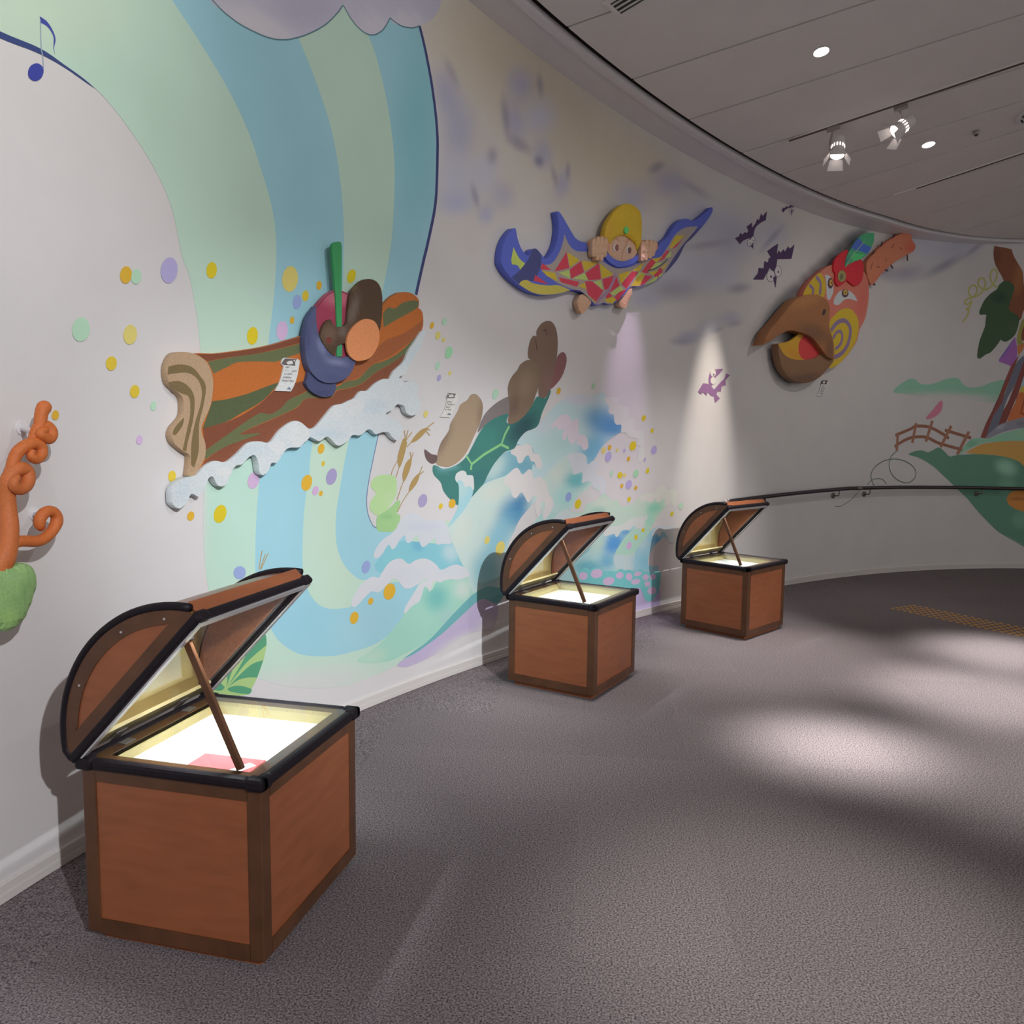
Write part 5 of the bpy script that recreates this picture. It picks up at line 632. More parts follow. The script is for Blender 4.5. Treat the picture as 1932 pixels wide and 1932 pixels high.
('R','flying_carpet','carpet_board','',60,56,[0.129,0.182,0.74],'3229,2673 3244,2753 3290,2832 3362,2898 3382,2882 3401,2830 3446,2774 3513,2745 3554,2793 3602,2811 3657,2786 3713,2762 3777,2807 3835,2893 3858,2990 3851,3057 3835,3108 3866,3109 3924,3071 4012,3003 4086,2964 4239,2965 4444,2964 4657,2962 4911,3022 5139,3099 5192,3147 5300,3216 5409,3336 5538,3411 5670,3419 5765,3463 5880,3537 5956,3592 5967,3553 5862,3438 5672,3279 5560,3198 5450,3057 5268,2909 5124,2828 4931,2758 4793,2733 4692,2655 4575,2579 4509,2562 4444,2568 4348,2530 4285,2548 4207,2593 4100,2605 4009,2593 3861,2547 3689,2514 3550,2514 3416,2543 3298,2590 3241,2636',[],0.06,0,''),
('P','flying_carpet','carpet_border','',60,1,[0.495,0.433,0.407],'*3923,2973 3982,2911 4071,2883 4239,2902 4380,2871 4575,2846 4775,2886 4946,2960 5176,3025 5301,3136 5410,3255 5558,3340 *5747,3386 5653,3297 5486,3155 5303,2964 5250,2896 4931,2763 4776,2733 4608,2616 4509,2564 4428,2561 4332,2534 4254,2562 4130,2607 4039,2604 3862,2620 3691,2667 *3642,2709 3777,2743 3864,2830 3908,2915',[],0,0,''),
('P','flying_carpet','carpet_underside_and_shadow','',60,2,[0.083,0.097,0.29],'*3337,2576 3417,2632 3512,2721 3554,2791 3602,2810 *3661,2779 3656,2703 3607,2621 3579,2592 3470,2580 *3416,2548',[],0,0,''),
('P','flying_carpet','carpet_underside_and_shadow','',60,1,[0.728,0.643,0.121],'*3418,2544 3470,2590 3578,2575 3746,2587 3862,2607 *4009,2595 3861,2549 3689,2516 3550,2515',[],0,0,''),
('P','flying_carpet','carpet_underside_and_shadow','',60,1,[0.655,0.8,0.167],'*3331,2690 *3354,2773 3418,2713 *3501,2686 *3446,2619 3404,2662 *3339,2660',[],0,0,''),
('P','flying_carpet','carpet_underside_and_shadow','',60,3,[0.097,0.097,0.275],'*5268,2909 5303,2964 5560,3219 *5843,3435 5672,3279 5560,3198 5450,3057',[],0,0,''),  # navy shadow painted along the right edge of the carpet
('P','flying_carpet','carpet_diamond','',60,4,[0.8,0.074,0.126],'*3812,2694 *3952,2854 *3988,2747',[],0,0,''),
('P','flying_carpet','carpet_diamond','',60,4,[0.8,0.074,0.126],'*3995,2739 *4131,2822 *4169,2748 *4010,2676',[],0,0,''),
('P','flying_carpet','carpet_diamond','',60,4,[0.8,0.074,0.126],'*4184,2742 *4357,2845 *4388,2731 *4231,2699',[],0,0,''),
('P','flying_carpet','carpet_diamond','',60,4,[0.8,0.074,0.126],'*4184,2684 *4270,2698 *4420,2650 *4332,2554 *4223,2595',[],0,0,''),
('P','flying_carpet','carpet_diamond','',60,4,[0.8,0.074,0.126],'*4404,2733 *4575,2790 *4542,2701 *4436,2655',[],0,0,''),
('P','flying_carpet','carpet_diamond','',60,4,[0.8,0.074,0.126],'*4501,2649 *4591,2783 *4633,2718',[],0,0,''),
('P','flying_carpet','carpet_diamond','',60,4,[0.8,0.074,0.126],'*4801,2856 *4886,2864 *4725,2707 *4658,2736',[],0,0,''),
('P','flying_carpet','carpet_diamond','',60,4,[0.8,0.074,0.126],'*4930,2870 *5069,2999 *5132,2979 *5017,2873',[],0,0,''),
('P','flying_carpet','carpet_diamond','',60,4,[0.8,0.074,0.126],'*4913,2761 *4982,2853 *5088,2863 *4965,2777',[],0,0,''),
('P','flying_carpet','carpet_diamond','',60,4,[0.8,0.074,0.126],'*5158,2988 *5284,3102 *5329,3110 *5248,3026',[],0,0,''),
('P','flying_carpet','carpet_diamond','',60,4,[0.8,0.074,0.126],'*5356,3124 *5531,3250 *5430,3157',[],0,0,''),
('P','flying_carpet','carpet_diamond','',60,4,[0.8,0.074,0.126],'*5106,2871 *5195,2948 *5240,2935 *5160,2848',[],0,0,''),
('P','flying_carpet','carpet_diamond','',60,4,[0.8,0.074,0.126],'*3656,2703 *3678,2727 *3776,2697 *3656,2682',[],0,0,''),
('P','flying_carpet','carpet_diamond','',60,4,[0.8,0.074,0.126],'*3862,2663 *4115,2669 *4085,2630 *3891,2633',[],0,0,''),
('P','flying_carpet','carpet_diamond','',60,4,[0.8,0.074,0.126],'*4567,2620 *4641,2677 *4734,2706 *4608,2597',[],0,0,''),
('P','flying_carpet','carpet_diamond','',60,4,[0.8,0.074,0.126],'*4453,2624 *4501,2649 *4542,2626 *4461,2593',[],0,0,''),
('P','flying_carpet','carpet_diamond','',60,4,[0.8,0.074,0.126],'*3579,2592 *3593,2635 *3746,2595',[],0,0,''),
('P','flying_carpet','carpet_diamond','',60,4,[0.8,0.607,0.055],'*3959,2855 *4116,2824 *3995,2752',[],0,0,''),
('P','flying_carpet','carpet_diamond','',60,4,[0.8,0.607,0.055],'*4139,2823 *4349,2848 *4177,2754',[],0,0,''),
('P','flying_carpet','carpet_diamond','',60,4,[0.8,0.607,0.055],'*4365,2846 *4550,2791 *4396,2736',[],0,0,''),
('P','flying_carpet','carpet_diamond','',60,4,[0.8,0.607,0.055],'*4616,2805 *4792,2860 *4649,2730',[],0,0,''),
('P','flying_carpet','carpet_diamond','',60,4,[0.8,0.607,0.055],'*4801,2861 *4964,2953 *4904,2871',[],0,0,''),
('P','flying_carpet','carpet_diamond','',60,4,[0.8,0.607,0.055],'*4784,2736 *4912,2858 *4982,2868 *4913,2761',[],0,0,''),
('P','flying_carpet','carpet_diamond','',60,4,[0.8,0.607,0.055],'*5069,2999 *5230,3039 *5140,2980',[],0,0,''),
('P','flying_carpet','carpet_diamond','',60,4,[0.8,0.607,0.055],'*5035,2885 *5177,2921 *5097,2869',[],0,0,''),
('P','flying_carpet','carpet_diamond','',60,4,[0.8,0.607,0.055],'*5320,3128 *5410,3245 *5549,3274 *5356,3129',[],0,0,''),
('P','flying_carpet','carpet_diamond','',60,4,[0.8,0.607,0.055],'*4444,2591 *4542,2622 *4600,2610 *4542,2567 *4461,2574',[],0,0,''),
('P','flying_carpet','carpet_diamond','',60,4,[0.8,0.607,0.055],'*3663,2675 *3819,2686 *3855,2632 *3733,2648',[],0,0,''),
('P','flying_carpet','carpet_diamond','',60,4,[0.8,0.607,0.055],'*4100,2636 *4176,2678 *4207,2629',[],0,0,''),
('P','flying_carpet','carpet_diamond','',60,4,[0.8,0.607,0.055],'*5213,2951 *5312,3011 *5249,2941',[],0,0,''),
('P','flying_carpet','carpet_diamond','',60,4,[0.8,0.607,0.055],'*4238,2588 *4332,2554 *4313,2552',[],0,0,''),
('P','flying_carpet','carpet_diamond','',60,4,[0.638,0.8,0.225],'*3862,2693 *3988,2734 *4002,2675',[],0,0,''),
('P','flying_carpet','carpet_diamond','',60,4,[0.638,0.8,0.225],'*4032,2679 *4177,2745 *4223,2698',[],0,0,''),
('P','flying_carpet','carpet_diamond','',60,4,[0.638,0.8,0.225],'*4293,2696 *4383,2724 *4420,2655',[],0,0,''),
('P','flying_carpet','carpet_diamond','',60,4,[0.638,0.8,0.225],'*4509,2641 *4641,2719 *4691,2698 *4559,2633',[],0,0,''),
('P','flying_carpet','carpet_diamond','',60,4,[0.638,0.8,0.225],'*4835,2803 *4904,2866 *4965,2865',[],0,0,''),
('P','flying_carpet','carpet_diamond','',60,4,[0.638,0.8,0.225],'*5017,2883 *5123,2972 *5230,2994',[],0,0,''),
('P','flying_carpet','carpet_diamond','',60,4,[0.638,0.8,0.225],'*4965,2768 *5177,2886 *5249,2906 *5124,2828',[],0,0,''),
('P','flying_carpet','carpet_diamond','',60,4,[0.638,0.8,0.225],'*5266,3039 *5357,3114 *5348,3062',[],0,0,''),
('L','flying_carpet','carpet_fold','',60,6,[0.129,0.15,0.081],'5017,2893 5040,2900 5073,2911 5109,2923 5141,2935 5166,2947 5189,2959 5210,2971 5230,2984 5251,2997 5272,3012 5290,3026 5303,3035',5.1),
('L','flying_carpet','carpet_fold','',60,6,[0.476,0.314,0.485],'4583,2800 4573,2783 4558,2759 4542,2732 4526,2708 4510,2688 4495,2669 4478,2651 4461,2635 4441,2621 4419,2609 4398,2599 4380,2587 4365,2574 4351,2561 4340,2549 4332,2540',13.9),
('R','flying_carpet','rider_face','',76,20,[0.8,0.53,0.376],'4435,2969 4486,3023 4568,3079 4667,3106 4751,3088 4811,3061 4840,3027 4830,2987 4752,2937 4634,2904 4519,2907 4454,2934',[[4.47,2.966,15.456,0.009,2.041,-12.113,[0.8,0.459,0.303],0.6]],0.03,8,''),
('R','flying_carpet','rider_turban','',92,40,[0.8,0.552,0.037],'4375,3035 4399,3123 4463,3208 4561,3296 4660,3341 4777,3345 4854,3303 4872,3192 4864,3086 *4817,3019 4796,3065 4728,3086 4644,3099 4545,3072 4488,3035 *4456,3004 4407,3020',[[4.415,3.081,16.375,-7.14,0.218,-6.662,[0.8,0.478,0.049],0.7],[4.694,3.094,7.804,-4.531,-0.66,-25.084,[0.8,0.513,0.038],0.6]],0.025,22,''),
('R','flying_carpet','turban_jewel','rider_turban',114,10,[0.163,0.8,0.228],'4662,3139 4658,3124 4647,3112 4632,3106 4617,3107 4606,3115 4602,3128 4606,3142 4617,3154 4632,3160 4647,3159 4658,3151',[],0,4,''),
('L','flying_carpet','turban_fold','rider_turban',112,8,[0.8,0.475,0.058],'4648,3185 4657,3182 4671,3178 4686,3175 4698,3175 4710,3181 4720,3190 4729,3199 4735,3206',2.0),
('R','flying_carpet','rider_collar','',80,24,[0.143,0.2,0.8],'*4416,2938 4513,2906 4629,2901 4763,2945 *4896,3017 4886,2972 4746,2897 4596,2854 4481,2864 4408,2898',[],0.05,0,''),
('P','flying_carpet','eye_white','rider_face',86,2,[0.8,0.763,0.745],'4569,2993 4564,2978 4551,2966 4534,2959 4517,2960 4504,2968 4500,2982 4504,2997 4517,3009 4534,3016 4551,3015 4564,3007',[],0,0,''),
('P','flying_carpet','eye_white','rider_face',86,2,[0.8,0.763,0.745],'4744,3007 4739,2991 4726,2979 4708,2972 4691,2973 4678,2981 4673,2995 4678,3010 4691,3023 4708,3030 4726,3029 4739,3021',[],0,0,''),
('P','flying_carpet','eye_iris','rider_face',86,4,[0.357,0.131,0.131],'4573,2994 4570,2981 4561,2970 4549,2965 4537,2966 4528,2974 4524,2986 4528,2999 4537,3010 4549,3015 4561,3014 4570,3006',[],0,0,''),
('P','flying_carpet','eye_iris','rider_face',86,4,[0.245,0.113,0.121],'4745,3004 4742,2991 4733,2980 4720,2975 4708,2976 4698,2984 4695,2996 4698,3009 4707,3020 4720,3025 4733,3024 4742,3016',[],0,0,''),
('L','flying_carpet','face_line','rider_face',86,3,[0.682,0.314,0.207],'4508,3040 4515,3045 4524,3052 4535,3058 4545,3061 4556,3059 4567,3053 4576,3047 4583,3042',1.8),
('L','flying_carpet','face_line','rider_face',86,3,[0.682,0.314,0.207],'4656,3047 4664,3054 4675,3063 4688,3073 4700,3079 4711,3082 4723,3082 4733,3081 4740,3081',1.8),
('L','flying_carpet','face_line','rider_face',86,3,[0.682,0.314,0.207],'4703,3069 4692,3055 4675,3035 4658,3013 4645,2993 4637,2977 4631,2961 4628,2946 4627,2934 4627,2924 4631,2916 4634,2910 4637,2906',1.8),
('R','flying_carpet','rider_hand','',88,30,[0.8,0.416,0.257],'4200,2962 4247,3001 4325,3031 4405,3036 4445,3014 4437,2958 4341,2924 4231,2905',[],0.02,8,''),
('R','flying_carpet','finger','rider_hand',108,40,[0.8,0.525,0.347],'4205,2974 4227,2991 4248,2982 4248,2880 4226,2864 4204,2873',[],0,8,''),
('R','flying_carpet','finger','rider_hand',108,40,[0.8,0.525,0.347],'4255,2995 4277,3011 4299,3003 4297,2863 4275,2847 4253,2856',[],0,8,''),
('R','flying_carpet','finger','rider_hand',108,40,[0.8,0.525,0.347],'4303,3007 4326,3024 4348,3015 4348,2869 4325,2853 4303,2862',[],0,8,''),
('R','flying_carpet','finger','rider_hand',108,40,[0.8,0.525,0.347],'4355,3010 4377,3027 4398,3018 4388,2903 4367,2887 4345,2896',[],0,8,''),
('R','flying_carpet','rider_hand','',88,30,[0.8,0.416,0.257],'4874,3079 4922,3111 5027,3134 5107,3128 5102,3068 4975,3028 4888,3019',[],0.02,8,''),
('R','flying_carpet','finger','rider_hand.001',108,40,[0.8,0.525,0.347],'4857,3076 4881,3093 4904,3084 4900,2961 4877,2944 4853,2954',[],0,8,''),
('R','flying_carpet','finger','rider_hand.001',108,40,[0.8,0.525,0.347],'4908,3097 4931,3115 4955,3105 4949,2974 4925,2957 4902,2966',[],0,8,''),
('R','flying_carpet','finger','rider_hand.001',108,40,[0.8,0.525,0.347],'4962,3109 4985,3127 5009,3117 5001,2997 4978,2979 4954,2989',[],0,8,''),
('R','flying_carpet','finger','rider_hand.001',108,40,[0.8,0.525,0.347],'5019,3111 5042,3129 5065,3119 5046,3020 5023,3003 5000,3013',[],0,8,''),
('R','flying_carpet','rider_foot','',50,40,[0.8,0.511,0.336],'4121,2551 4151,2585 4221,2588 4283,2554 4255,2509 4197,2465 4161,2452 4128,2481 4107,2523',[],0.02,10,''),
('R','flying_carpet','toe','rider_foot',76,14,[0.8,0.486,0.309],'4118,2499 4112,2486 4097,2479 4082,2482 4075,2494 4082,2507 4097,2514 4112,2511',[],0,5,''),
('R','flying_carpet','toe','rider_foot',76,14,[0.8,0.486,0.309],'4132,2476 4126,2463 4112,2456 4098,2460 4092,2471 4098,2484 4112,2490 4126,2487',[],0,5,''),
('R','flying_carpet','toe','rider_foot',76,14,[0.8,0.486,0.309],'4149,2460 4143,2448 4130,2441 4117,2445 4112,2455 4117,2467 4130,2474 4143,2470',[],0,5,''),
('R','flying_carpet','toe','rider_foot',76,14,[0.8,0.486,0.309],'4167,2465 4162,2454 4150,2448 4138,2451 4133,2461 4138,2473 4150,2479 4162,2476',[],0,5,''),
('R','flying_carpet','rider_foot','',50,40,[0.8,0.511,0.336],'4731,2699 4811,2734 4819,2682 4777,2619 4743,2570 4689,2564 4642,2583 4706,2656',[],0.02,10,''),
('R','flying_carpet','toe','rider_foot.001',76,14,[0.8,0.486,0.309],'4652,2576 4646,2564 4632,2558 4618,2561 4612,2572 4618,2584 4632,2590 4646,2587',[],0,5,''),
('R','flying_carpet','toe','rider_foot.001',76,14,[0.8,0.486,0.309],'4677,2568 4671,2556 4657,2550 4643,2553 4637,2563 4643,2575 4657,2582 4671,2579',[],0,5,''),
('R','flying_carpet','toe','rider_foot.001',76,14,[0.8,0.486,0.309],'4703,2568 4697,2556 4682,2550 4668,2553 4662,2563 4668,2576 4682,2582 4697,2579',[],0,5,''),
('R','flying_carpet','toe','rider_foot.001',76,14,[0.8,0.486,0.309],'4721,2578 4716,2566 4703,2560 4690,2563 4684,2574 4689,2585 4703,2591 4716,2588',[],0,5,''),
('R','bird_sculpture','neck_limb','',70,66,[0.8,0.272,0.149],'8593,3394 8597,3489 8714,3602 8897,3734 9096,3845 *9276,3909 *9305,3809 9369,3746 *9336,3684 9191,3616 8994,3506 8845,3391 8733,3277 8678,3261 8622,3322',[[9.285,3.727,6.727,0.334,1.154,-12.472,[0.8,0.152,0.087],0.8],[8.863,3.37,2.184,3.28,7.248,-11.004,[0.8,0.2,0.12],0.6]],0.04,10,''),
('L','bird_sculpture','limb_spike','neck_limb',60,1,[0.089,0.055,0.076],'9170,3869 9188,3916',12.1),
('L','bird_sculpture','limb_spike','neck_limb',60,1,[0.089,0.055,0.076],'8990,3766 9024,3838',12.0),
('L','bird_sculpture','limb_spike','neck_limb',60,1,[0.089,0.055,0.076],'8819,3660 8841,3739',11.9),
('L','bird_sculpture','limb_spike','neck_limb',60,1,[0.089,0.055,0.076],'8685,3565 8712,3617',11.9),
('L','bird_sculpture','limb_spike','neck_limb',60,1,[0.089,0.055,0.076],'9251,3648 9264,3578',12.2),
('L','bird_sculpture','limb_spike','neck_limb',60,1,[0.089,0.055,0.076],'8996,3509 9035,3467',12.1),
('L','bird_sculpture','limb_spike','neck_limb',60,1,[0.089,0.055,0.076],'8903,3445 8955,3434',12.1),
('L','bird_sculpture','limb_spike','neck_limb',60,1,[0.089,0.055,0.076],'8708,3270 8764,3266',12.0),
('L','bird_sculpture','limb_mark','neck_limb',80,2,[0.217,0.075,0.062],'8976,3681 8982,3691 8992,3706 9001,3721 9008,3732',4.6),
('L','bird_sculpture','limb_mark','neck_limb',80,2,[0.217,0.075,0.062],'9104,3703 9112,3699 9124,3692 9137,3686 9145,3682',4.6),
('L','bird_sculpture','limb_mark','neck_limb',80,2,[0.217,0.075,0.062],'8884,3567 8888,3560 8894,3549 8900,3539 8905,3532',4.6),
('L','bird_sculpture','limb_mark','neck_limb',80,2,[0.217,0.075,0.062],'8743,3451 8754,3452 8770,3453 8787,3455 8798,3456',4.5),
('L','bird_sculpture','limb_mark','neck_limb',80,2,[0.217,0.075,0.062],'8675,3488 8669,3473 8661,3450 8653,3428 8647,3412',4.5),
('R','bird_sculpture','bird_head','',90,85,[0.8,0.25,0.18],'7774,3272 7880,3339 8004,3386 8129,3411 8309,3399 8487,3385 8579,3317 8623,3187 8621,3053 8585,2882 8499,2751 8452,2613 8281,2437 8140,2352 8014,2324 7808,2446 7533,2954 7494,3010 7598,3147',[[8.521,3.045,7.117,-1.626,-0.083,-2.964,[0.8,0.185,0.15],0.7],[7.954,3.294,3.952,0.171,1.177,-10.41,[0.8,0.322,0.23],0.6]],0.04,0,''),
('P','bird_sculpture','cheek_patch','',90,2,[0.8,0.574,0.039],'7968,2767 8063,2872 8186,2943 8329,2955 8439,2891 8479,2794 8451,2636 8349,2507 8211,2389 8087,2325 7996,2328 7967,2564',[],0,0,''),
('L','bird_sculpture','cheek_ring','',90,4,[0.346,0.245,0.421],'8007,2699 8023,2716 8047,2741 8074,2768 8103,2789 8133,2804 8165,2816 8198,2824 8227,2827 8254,2822 8279,2812 8301,2798 8319,2783 8331,2765 8340,2745 8344,2723 8344,2698 8340,2669 8332,2636 8320,2604 8305,2573 8286,2546 8263,2521 8237,2497 8210,2477 8178,2460 8142,2446 8109,2435 8086,2426',23.9),
('L','bird_sculpture','cheek_ring','',90,4,[0.346,0.245,0.421],'8052,2624 8061,2636 8073,2654 8088,2673 8103,2687 8121,2697 8140,2704 8159,2708 8175,2706 8187,2699 8197,2686 8205,2670 8208,2654 8207,2636 8203,2616 8196,2596 8184,2577 8165,2559 8141,2541 8117,2526 8100,2515',18.1),
('P','bird_sculpture','cheek_patch','',90,2,[0.8,0.574,0.039],'7498,3011 7598,3147 7760,3266 7852,3217 7883,3135 7842,3025 7675,3040',[],0,0,''),
('L','bird_sculpture','cheek_ring','',90,4,[0.346,0.245,0.421],'7704,3221 7721,3213 7745,3202 7770,3187 7787,3168 7793,3139 7792,3104 7789,3071 7787,3048',20.1),
('L','bird_sculpture','cheek_ring','',90,4,[0.346,0.245,0.421],'7595,3125 7610,3119 7633,3110 7655,3100 7669,3088 7672,3076 7667,3061 7661,3047 7657,3038',17.3),
('P','bird_sculpture','eye_white','',90,3,[0.717,0.766,0.8],'8029,2995 8055,3058 8142,3129 8285,3145 8394,3098 *8435,3048 8324,3061 8217,3044 8130,2984 8058,2975',[],0,0,''),
('P','bird_sculpture','eye_white','',90,3,[0.717,0.766,0.8],'*7856,3262 7941,3259 7994,3211 8016,3108 *7966,3015 7911,3031 7887,3178',[],0,0,''),
('P','bird_sculpture','eye_iris','',90,5,[0.122,0.068,0.101],'8279,3117 8272,3095 8251,3077 8222,3068 8192,3071 8170,3085 8161,3106 8168,3128 8189,3146 8218,3155 8248,3152 8270,3138',[],0,0,''),
('P','bird_sculpture','eye_iris','',90,6,[0.8,0.528,0.097],'8260,3125 8256,3110 8244,3098 8226,3093 8208,3095 8194,3104 8189,3118 8193,3134 8206,3146 8223,3151 8241,3149 8255,3139',[],0,0,''),
('P','bird_sculpture','eye_iris','',90,7,[0.16,0.075,0.084],'8241,3121 8239,3116 8235,3111 8229,3109 8223,3110 8218,3114 8216,3119 8217,3124 8222,3129 8228,3131 8234,3130 8239,3126',[],0,0,''),
('P','bird_sculpture','eye_iris','',90,5,[0.122,0.068,0.101],'8006,3191 8000,3162 7984,3140 7961,3131 7937,3136 7919,3154 7912,3181 7917,3209 7933,3231 7956,3241 7980,3236 7998,3218',[],0,0,''),
('P','bird_sculpture','eye_iris','',90,6,[0.8,0.528,0.097],'7996,3196 7993,3179 7984,3165 7971,3159 7957,3163 7947,3174 7942,3191 7945,3208 7955,3222 7968,3228 7981,3224 7992,3213',[],0,0,''),
('P','bird_sculpture','eye_iris','',90,7,[0.16,0.075,0.084],'7987,3193 7986,3187 7982,3183 7977,3180 7972,3181 7967,3185 7966,3191 7967,3197 7971,3202 7976,3204 7982,3203 7986,3199',[],0,0,''),
('R','bird_sculpture','lower_beak','',120,80,[0.314,0.168,0.084],'*7055,2485 7145,2400 7293,2357 7476,2357 7695,2391 7860,2454 *8046,2388 7954,2308 7812,2204 7635,2139 7485,2126 7319,2151 7169,2237 7092,2345',[[7.52,2.172,2.036,0.714,1.92,-13.246,[0.15,0.082,0.062],0.7]],0.04,10,''),
('R','bird_sculpture','mouth','',105,30,[0.8,0.457,0.041],'*7077,2488 7290,2537 7487,2634 7671,2595 *7877,2468 7790,2379 7536,2322 7297,2340 7167,2405',[[7.367,2.417,4.199,-3.849,-3.693,-14.032,[0.8,0.302,0.04],0.6]],0.04,0,''),
('P','bird_sculpture','tongue','',105,2,[0.8,0.07,0.078],'7440,2524 7542,2616 7672,2587 *7868,2467 7716,2394 7534,2368 7451,2423',[],0,0,''),
('R','bird_sculpture','upper_beak','',165,125,[0.433,0.185,0.072],'*6731,2442 6817,2573 6958,2685 7134,2831 7276,2937 7420,2990 7602,3020 7750,3003 7843,2951 7865,2868 7876,2709 7955,2575 *7985,2392 7867,2409 7792,2456 7588,2580 7399,2618 7197,2623 7052,2581 6855,2495',[[7.423,2.931,1.999,1.474,3.478,-11.342,[0.575,0.26,0.092],0.8],[7.582,2.634,2.436,-1.389,-0.986,-7.548,[0.23,0.116,0.062],0.8],[7.882,2.496,9.086,0.4,0.357,-5.828,[0.193,0.098,0.055],0.7]],0.04,14,''),
('P','bird_sculpture','nostril','',179,2,[0.075,0.044,0.038],'7771,2854 7761,2837 7746,2825 7731,2822 7719,2827 7715,2840 7718,2857 7728,2874 7743,2885 7758,2889 7770,2884 7775,2871',[],0,0,''),
('R','bird_sculpture','comb','',112,26,[0.8,0.032,0.055],'7976,3325 7990,3422 8094,3510 8200,3555 8275,3488 8381,3500 8476,3454 8482,3314 8429,3229 8341,3199 8214,3241 8162,3203 8073,3167 8017,3210 8014,3284',[[8.339,3.245,6.218,0.287,1.517,-15.242,[0.8,0.029,0.06],0.6]],0.04,8,''),
('R','bird_sculpture','medallion','comb',122,12,[0.415,0.394,0.14],'8177,3278 8169,3247 8145,3223 8111,3211 8077,3216 8051,3235 8040,3264 8048,3295 8072,3319 8106,3331 8140,3327 8166,3307',[],0,6,''),
('P','bird_sculpture','medallion_center','comb',128,4,[0.217,0.204,0.101],'8126,3269 8122,3253 8112,3241 8098,3235 8084,3238 8073,3248 8068,3262 8071,3278 8081,3290 8096,3295 8110,3293 8121,3283',[],0,0,''),
('R','bird_sculpture','feather','',126,14,[0.097,0.54,0.259],'*8149,3372 8166,3472 8250,3590 8352,3700 8474,3764 *8617,3788 8613,3688 8536,3570 8416,3488 8293,3442',[[8.284,3.638,2.848,6.126,5.971,-7.964,[0.075,0.231,0.485],0.8],[8.185,3.442,13.989,-7.346,-1.109,-11.021,[0.075,0.26,0.291],0.7]],0.03,0,''),
('P','bird_sculpture','feather_band','',126,2,[0.083,0.212,0.8],'*8426,3655 *8586,3630 *8519,3555 *8359,3571',[],0,0,''),
('P','bird_sculpture','feather_band','',126,2,[0.097,0.204,0.74],'*8250,3588 *8353,3698 *8426,3655 *8341,3558',[],0,0,''),
('P','bird_sculpture','feather_band','',126,2,[0.113,0.768,0.259],'*8271,3528 *8467,3540 *8399,3478 *8266,3452',[],0,0,''),
('L','bird_sculpture','feather_shaft','',126,5,[0.67,0.8,0.458],'8153,3369 8173,3393 8201,3427 8235,3466 8272,3506 8319,3551 8374,3601 8425,3647 8460,3679',3.0),
('R','coral_sculpture','coral_leaf','',150,40,[0.321,0.554,0.209],'-107,1118 -72,1116 -48,1110 -23,1115 -2,1107 21,1115 49,1109 71,1089 79,1058 74,1026 56,985 31,946 1,925 -25,918 -42,919 -57,930 -85,946 -118,981',[[0.01,1.031,46.07,-25.613,-7.602,-14.422,[0.215,0.412,0.147],0.8],[-0.025,1.085,23.914,-1.798,-9.191,-51.287,[0.311,0.554,0.244],0.6],[-0.042,0.963,20.016,-1.509,-7.369,-31.971,[0.403,0.669,0.209],0.6],[-0.034,1.016,33.452,16.054,18.428,-57.682,[0.241,0.466,0.161],0.6]],0.02,26,'pale green leaf'),
('T','coral_sculpture','coral_trunk','',0,0,[0.614,0.174,0.048],'-53,1050,120,48 -33,1104,120,40 -13,1140,130,34 2,1177,130,28 17,1226,120,27 23,1280,110,25 23,1327,110,24 23,1359,115,23 35,1386,120,22 57,1400,125,22 82,1393,125,22 85,1371,130,21 70,1348,135,20 43,1338,140,18 21,1348,145,16 18,1363,148,14 28,1374,150,10'),
('T','coral_sculpture','coral_branch','',0,0,[0.647,0.174,0.041],'10,1160,125,18 30,1177,130,18 63,1177,130,18 101,1171,130,18 135,1177,130,18 164,1196,130,18 184,1223,130,19 183,1246,130,18 166,1260,130,18 142,1259,130,18 123,1242,130,18 121,1222,128,17 127,1213,126,13'),
('T','coral_sculpture','coral_branch','',0,0,[0.647,0.174,0.041],'23,1335,110,20 45,1405,112,19 52,1428,112,18 65,1451,115,19 90,1470,120,19 122,1478,122,19 142,1463,125,18 139,1441,128,17 116,1428,132,16 96,1438,135,15 96,1450,138,10'),
('T','coral_sculpture','coral_branch','',0,0,[0.647,0.174,0.041],'108,1462,112,15 127,1494,112,16 140,1522,114,18 156,1532,116,19 176,1528,120,20 183,1510,125,20 171,1493,128,19 153,1497,130,18 135,1508,132,17 148,1518,134,13'),
('T','coral_sculpture','coral_branch','',0,0,[0.647,0.174,0.041],'145,1518,116,18 151,1546,116,19 158,1575,116,20 168,1591,116,22'),
('R','label_card','card_board','',35,6,[0.761,0.8,0.788],'*1397,1721 1412,1742 1424,1758 1440,1791 *1456,1840 1443,1845 1440,1855 1449,1873 *1464,1880 *1547,1882 1559,1879 1561,1869 1559,1857 1545,1805 1530,1770 1515,1744 *1499,1725',[],0,0,''),
('P','label_card','card_heading','',35,1,[0.16,0.134,0.132],'1452,1865 *1464,1877 *1544,1881 1533,1871 1529,1860 *1531,1849 *1456,1845 1443,1849 1445,1857',[],0,0,''),
('P','label_card','card_emblem','',35,2,[0.761,0.8,0.788],'1473,1860 1476,1864 1482,1860 1486,1867 1499,1868 1510,1870 1514,1863 1515,1859 1508,1853 1498,1854 1491,1850 1479,1852',[],0,0,''),
('P','label_card','card_emblem','',35,2,[0.761,0.8,0.788],'1520,1874 1530,1876 1527,1869 1522,1869',[],0,0,''),
('P','label_card','card_logo','',35,1,[0.258,0.283,0.372],'1466,1736 1476,1737 1481,1743 1493,1744 1499,1738 1499,1733 1481,1732',[],0,0,''),
('R','label_card.001','card_board','',8,4,[0.79,0.8,0.755],'*2704,1642 2723,1662 2741,1686 2760,1723 *2769,1754 *2758,1759 2762,1770 2777,1792 *2788,1796 *2864,1797 2872,1790 2867,1758 2851,1722 2824,1673 *2796,1642',[],0,0,''),
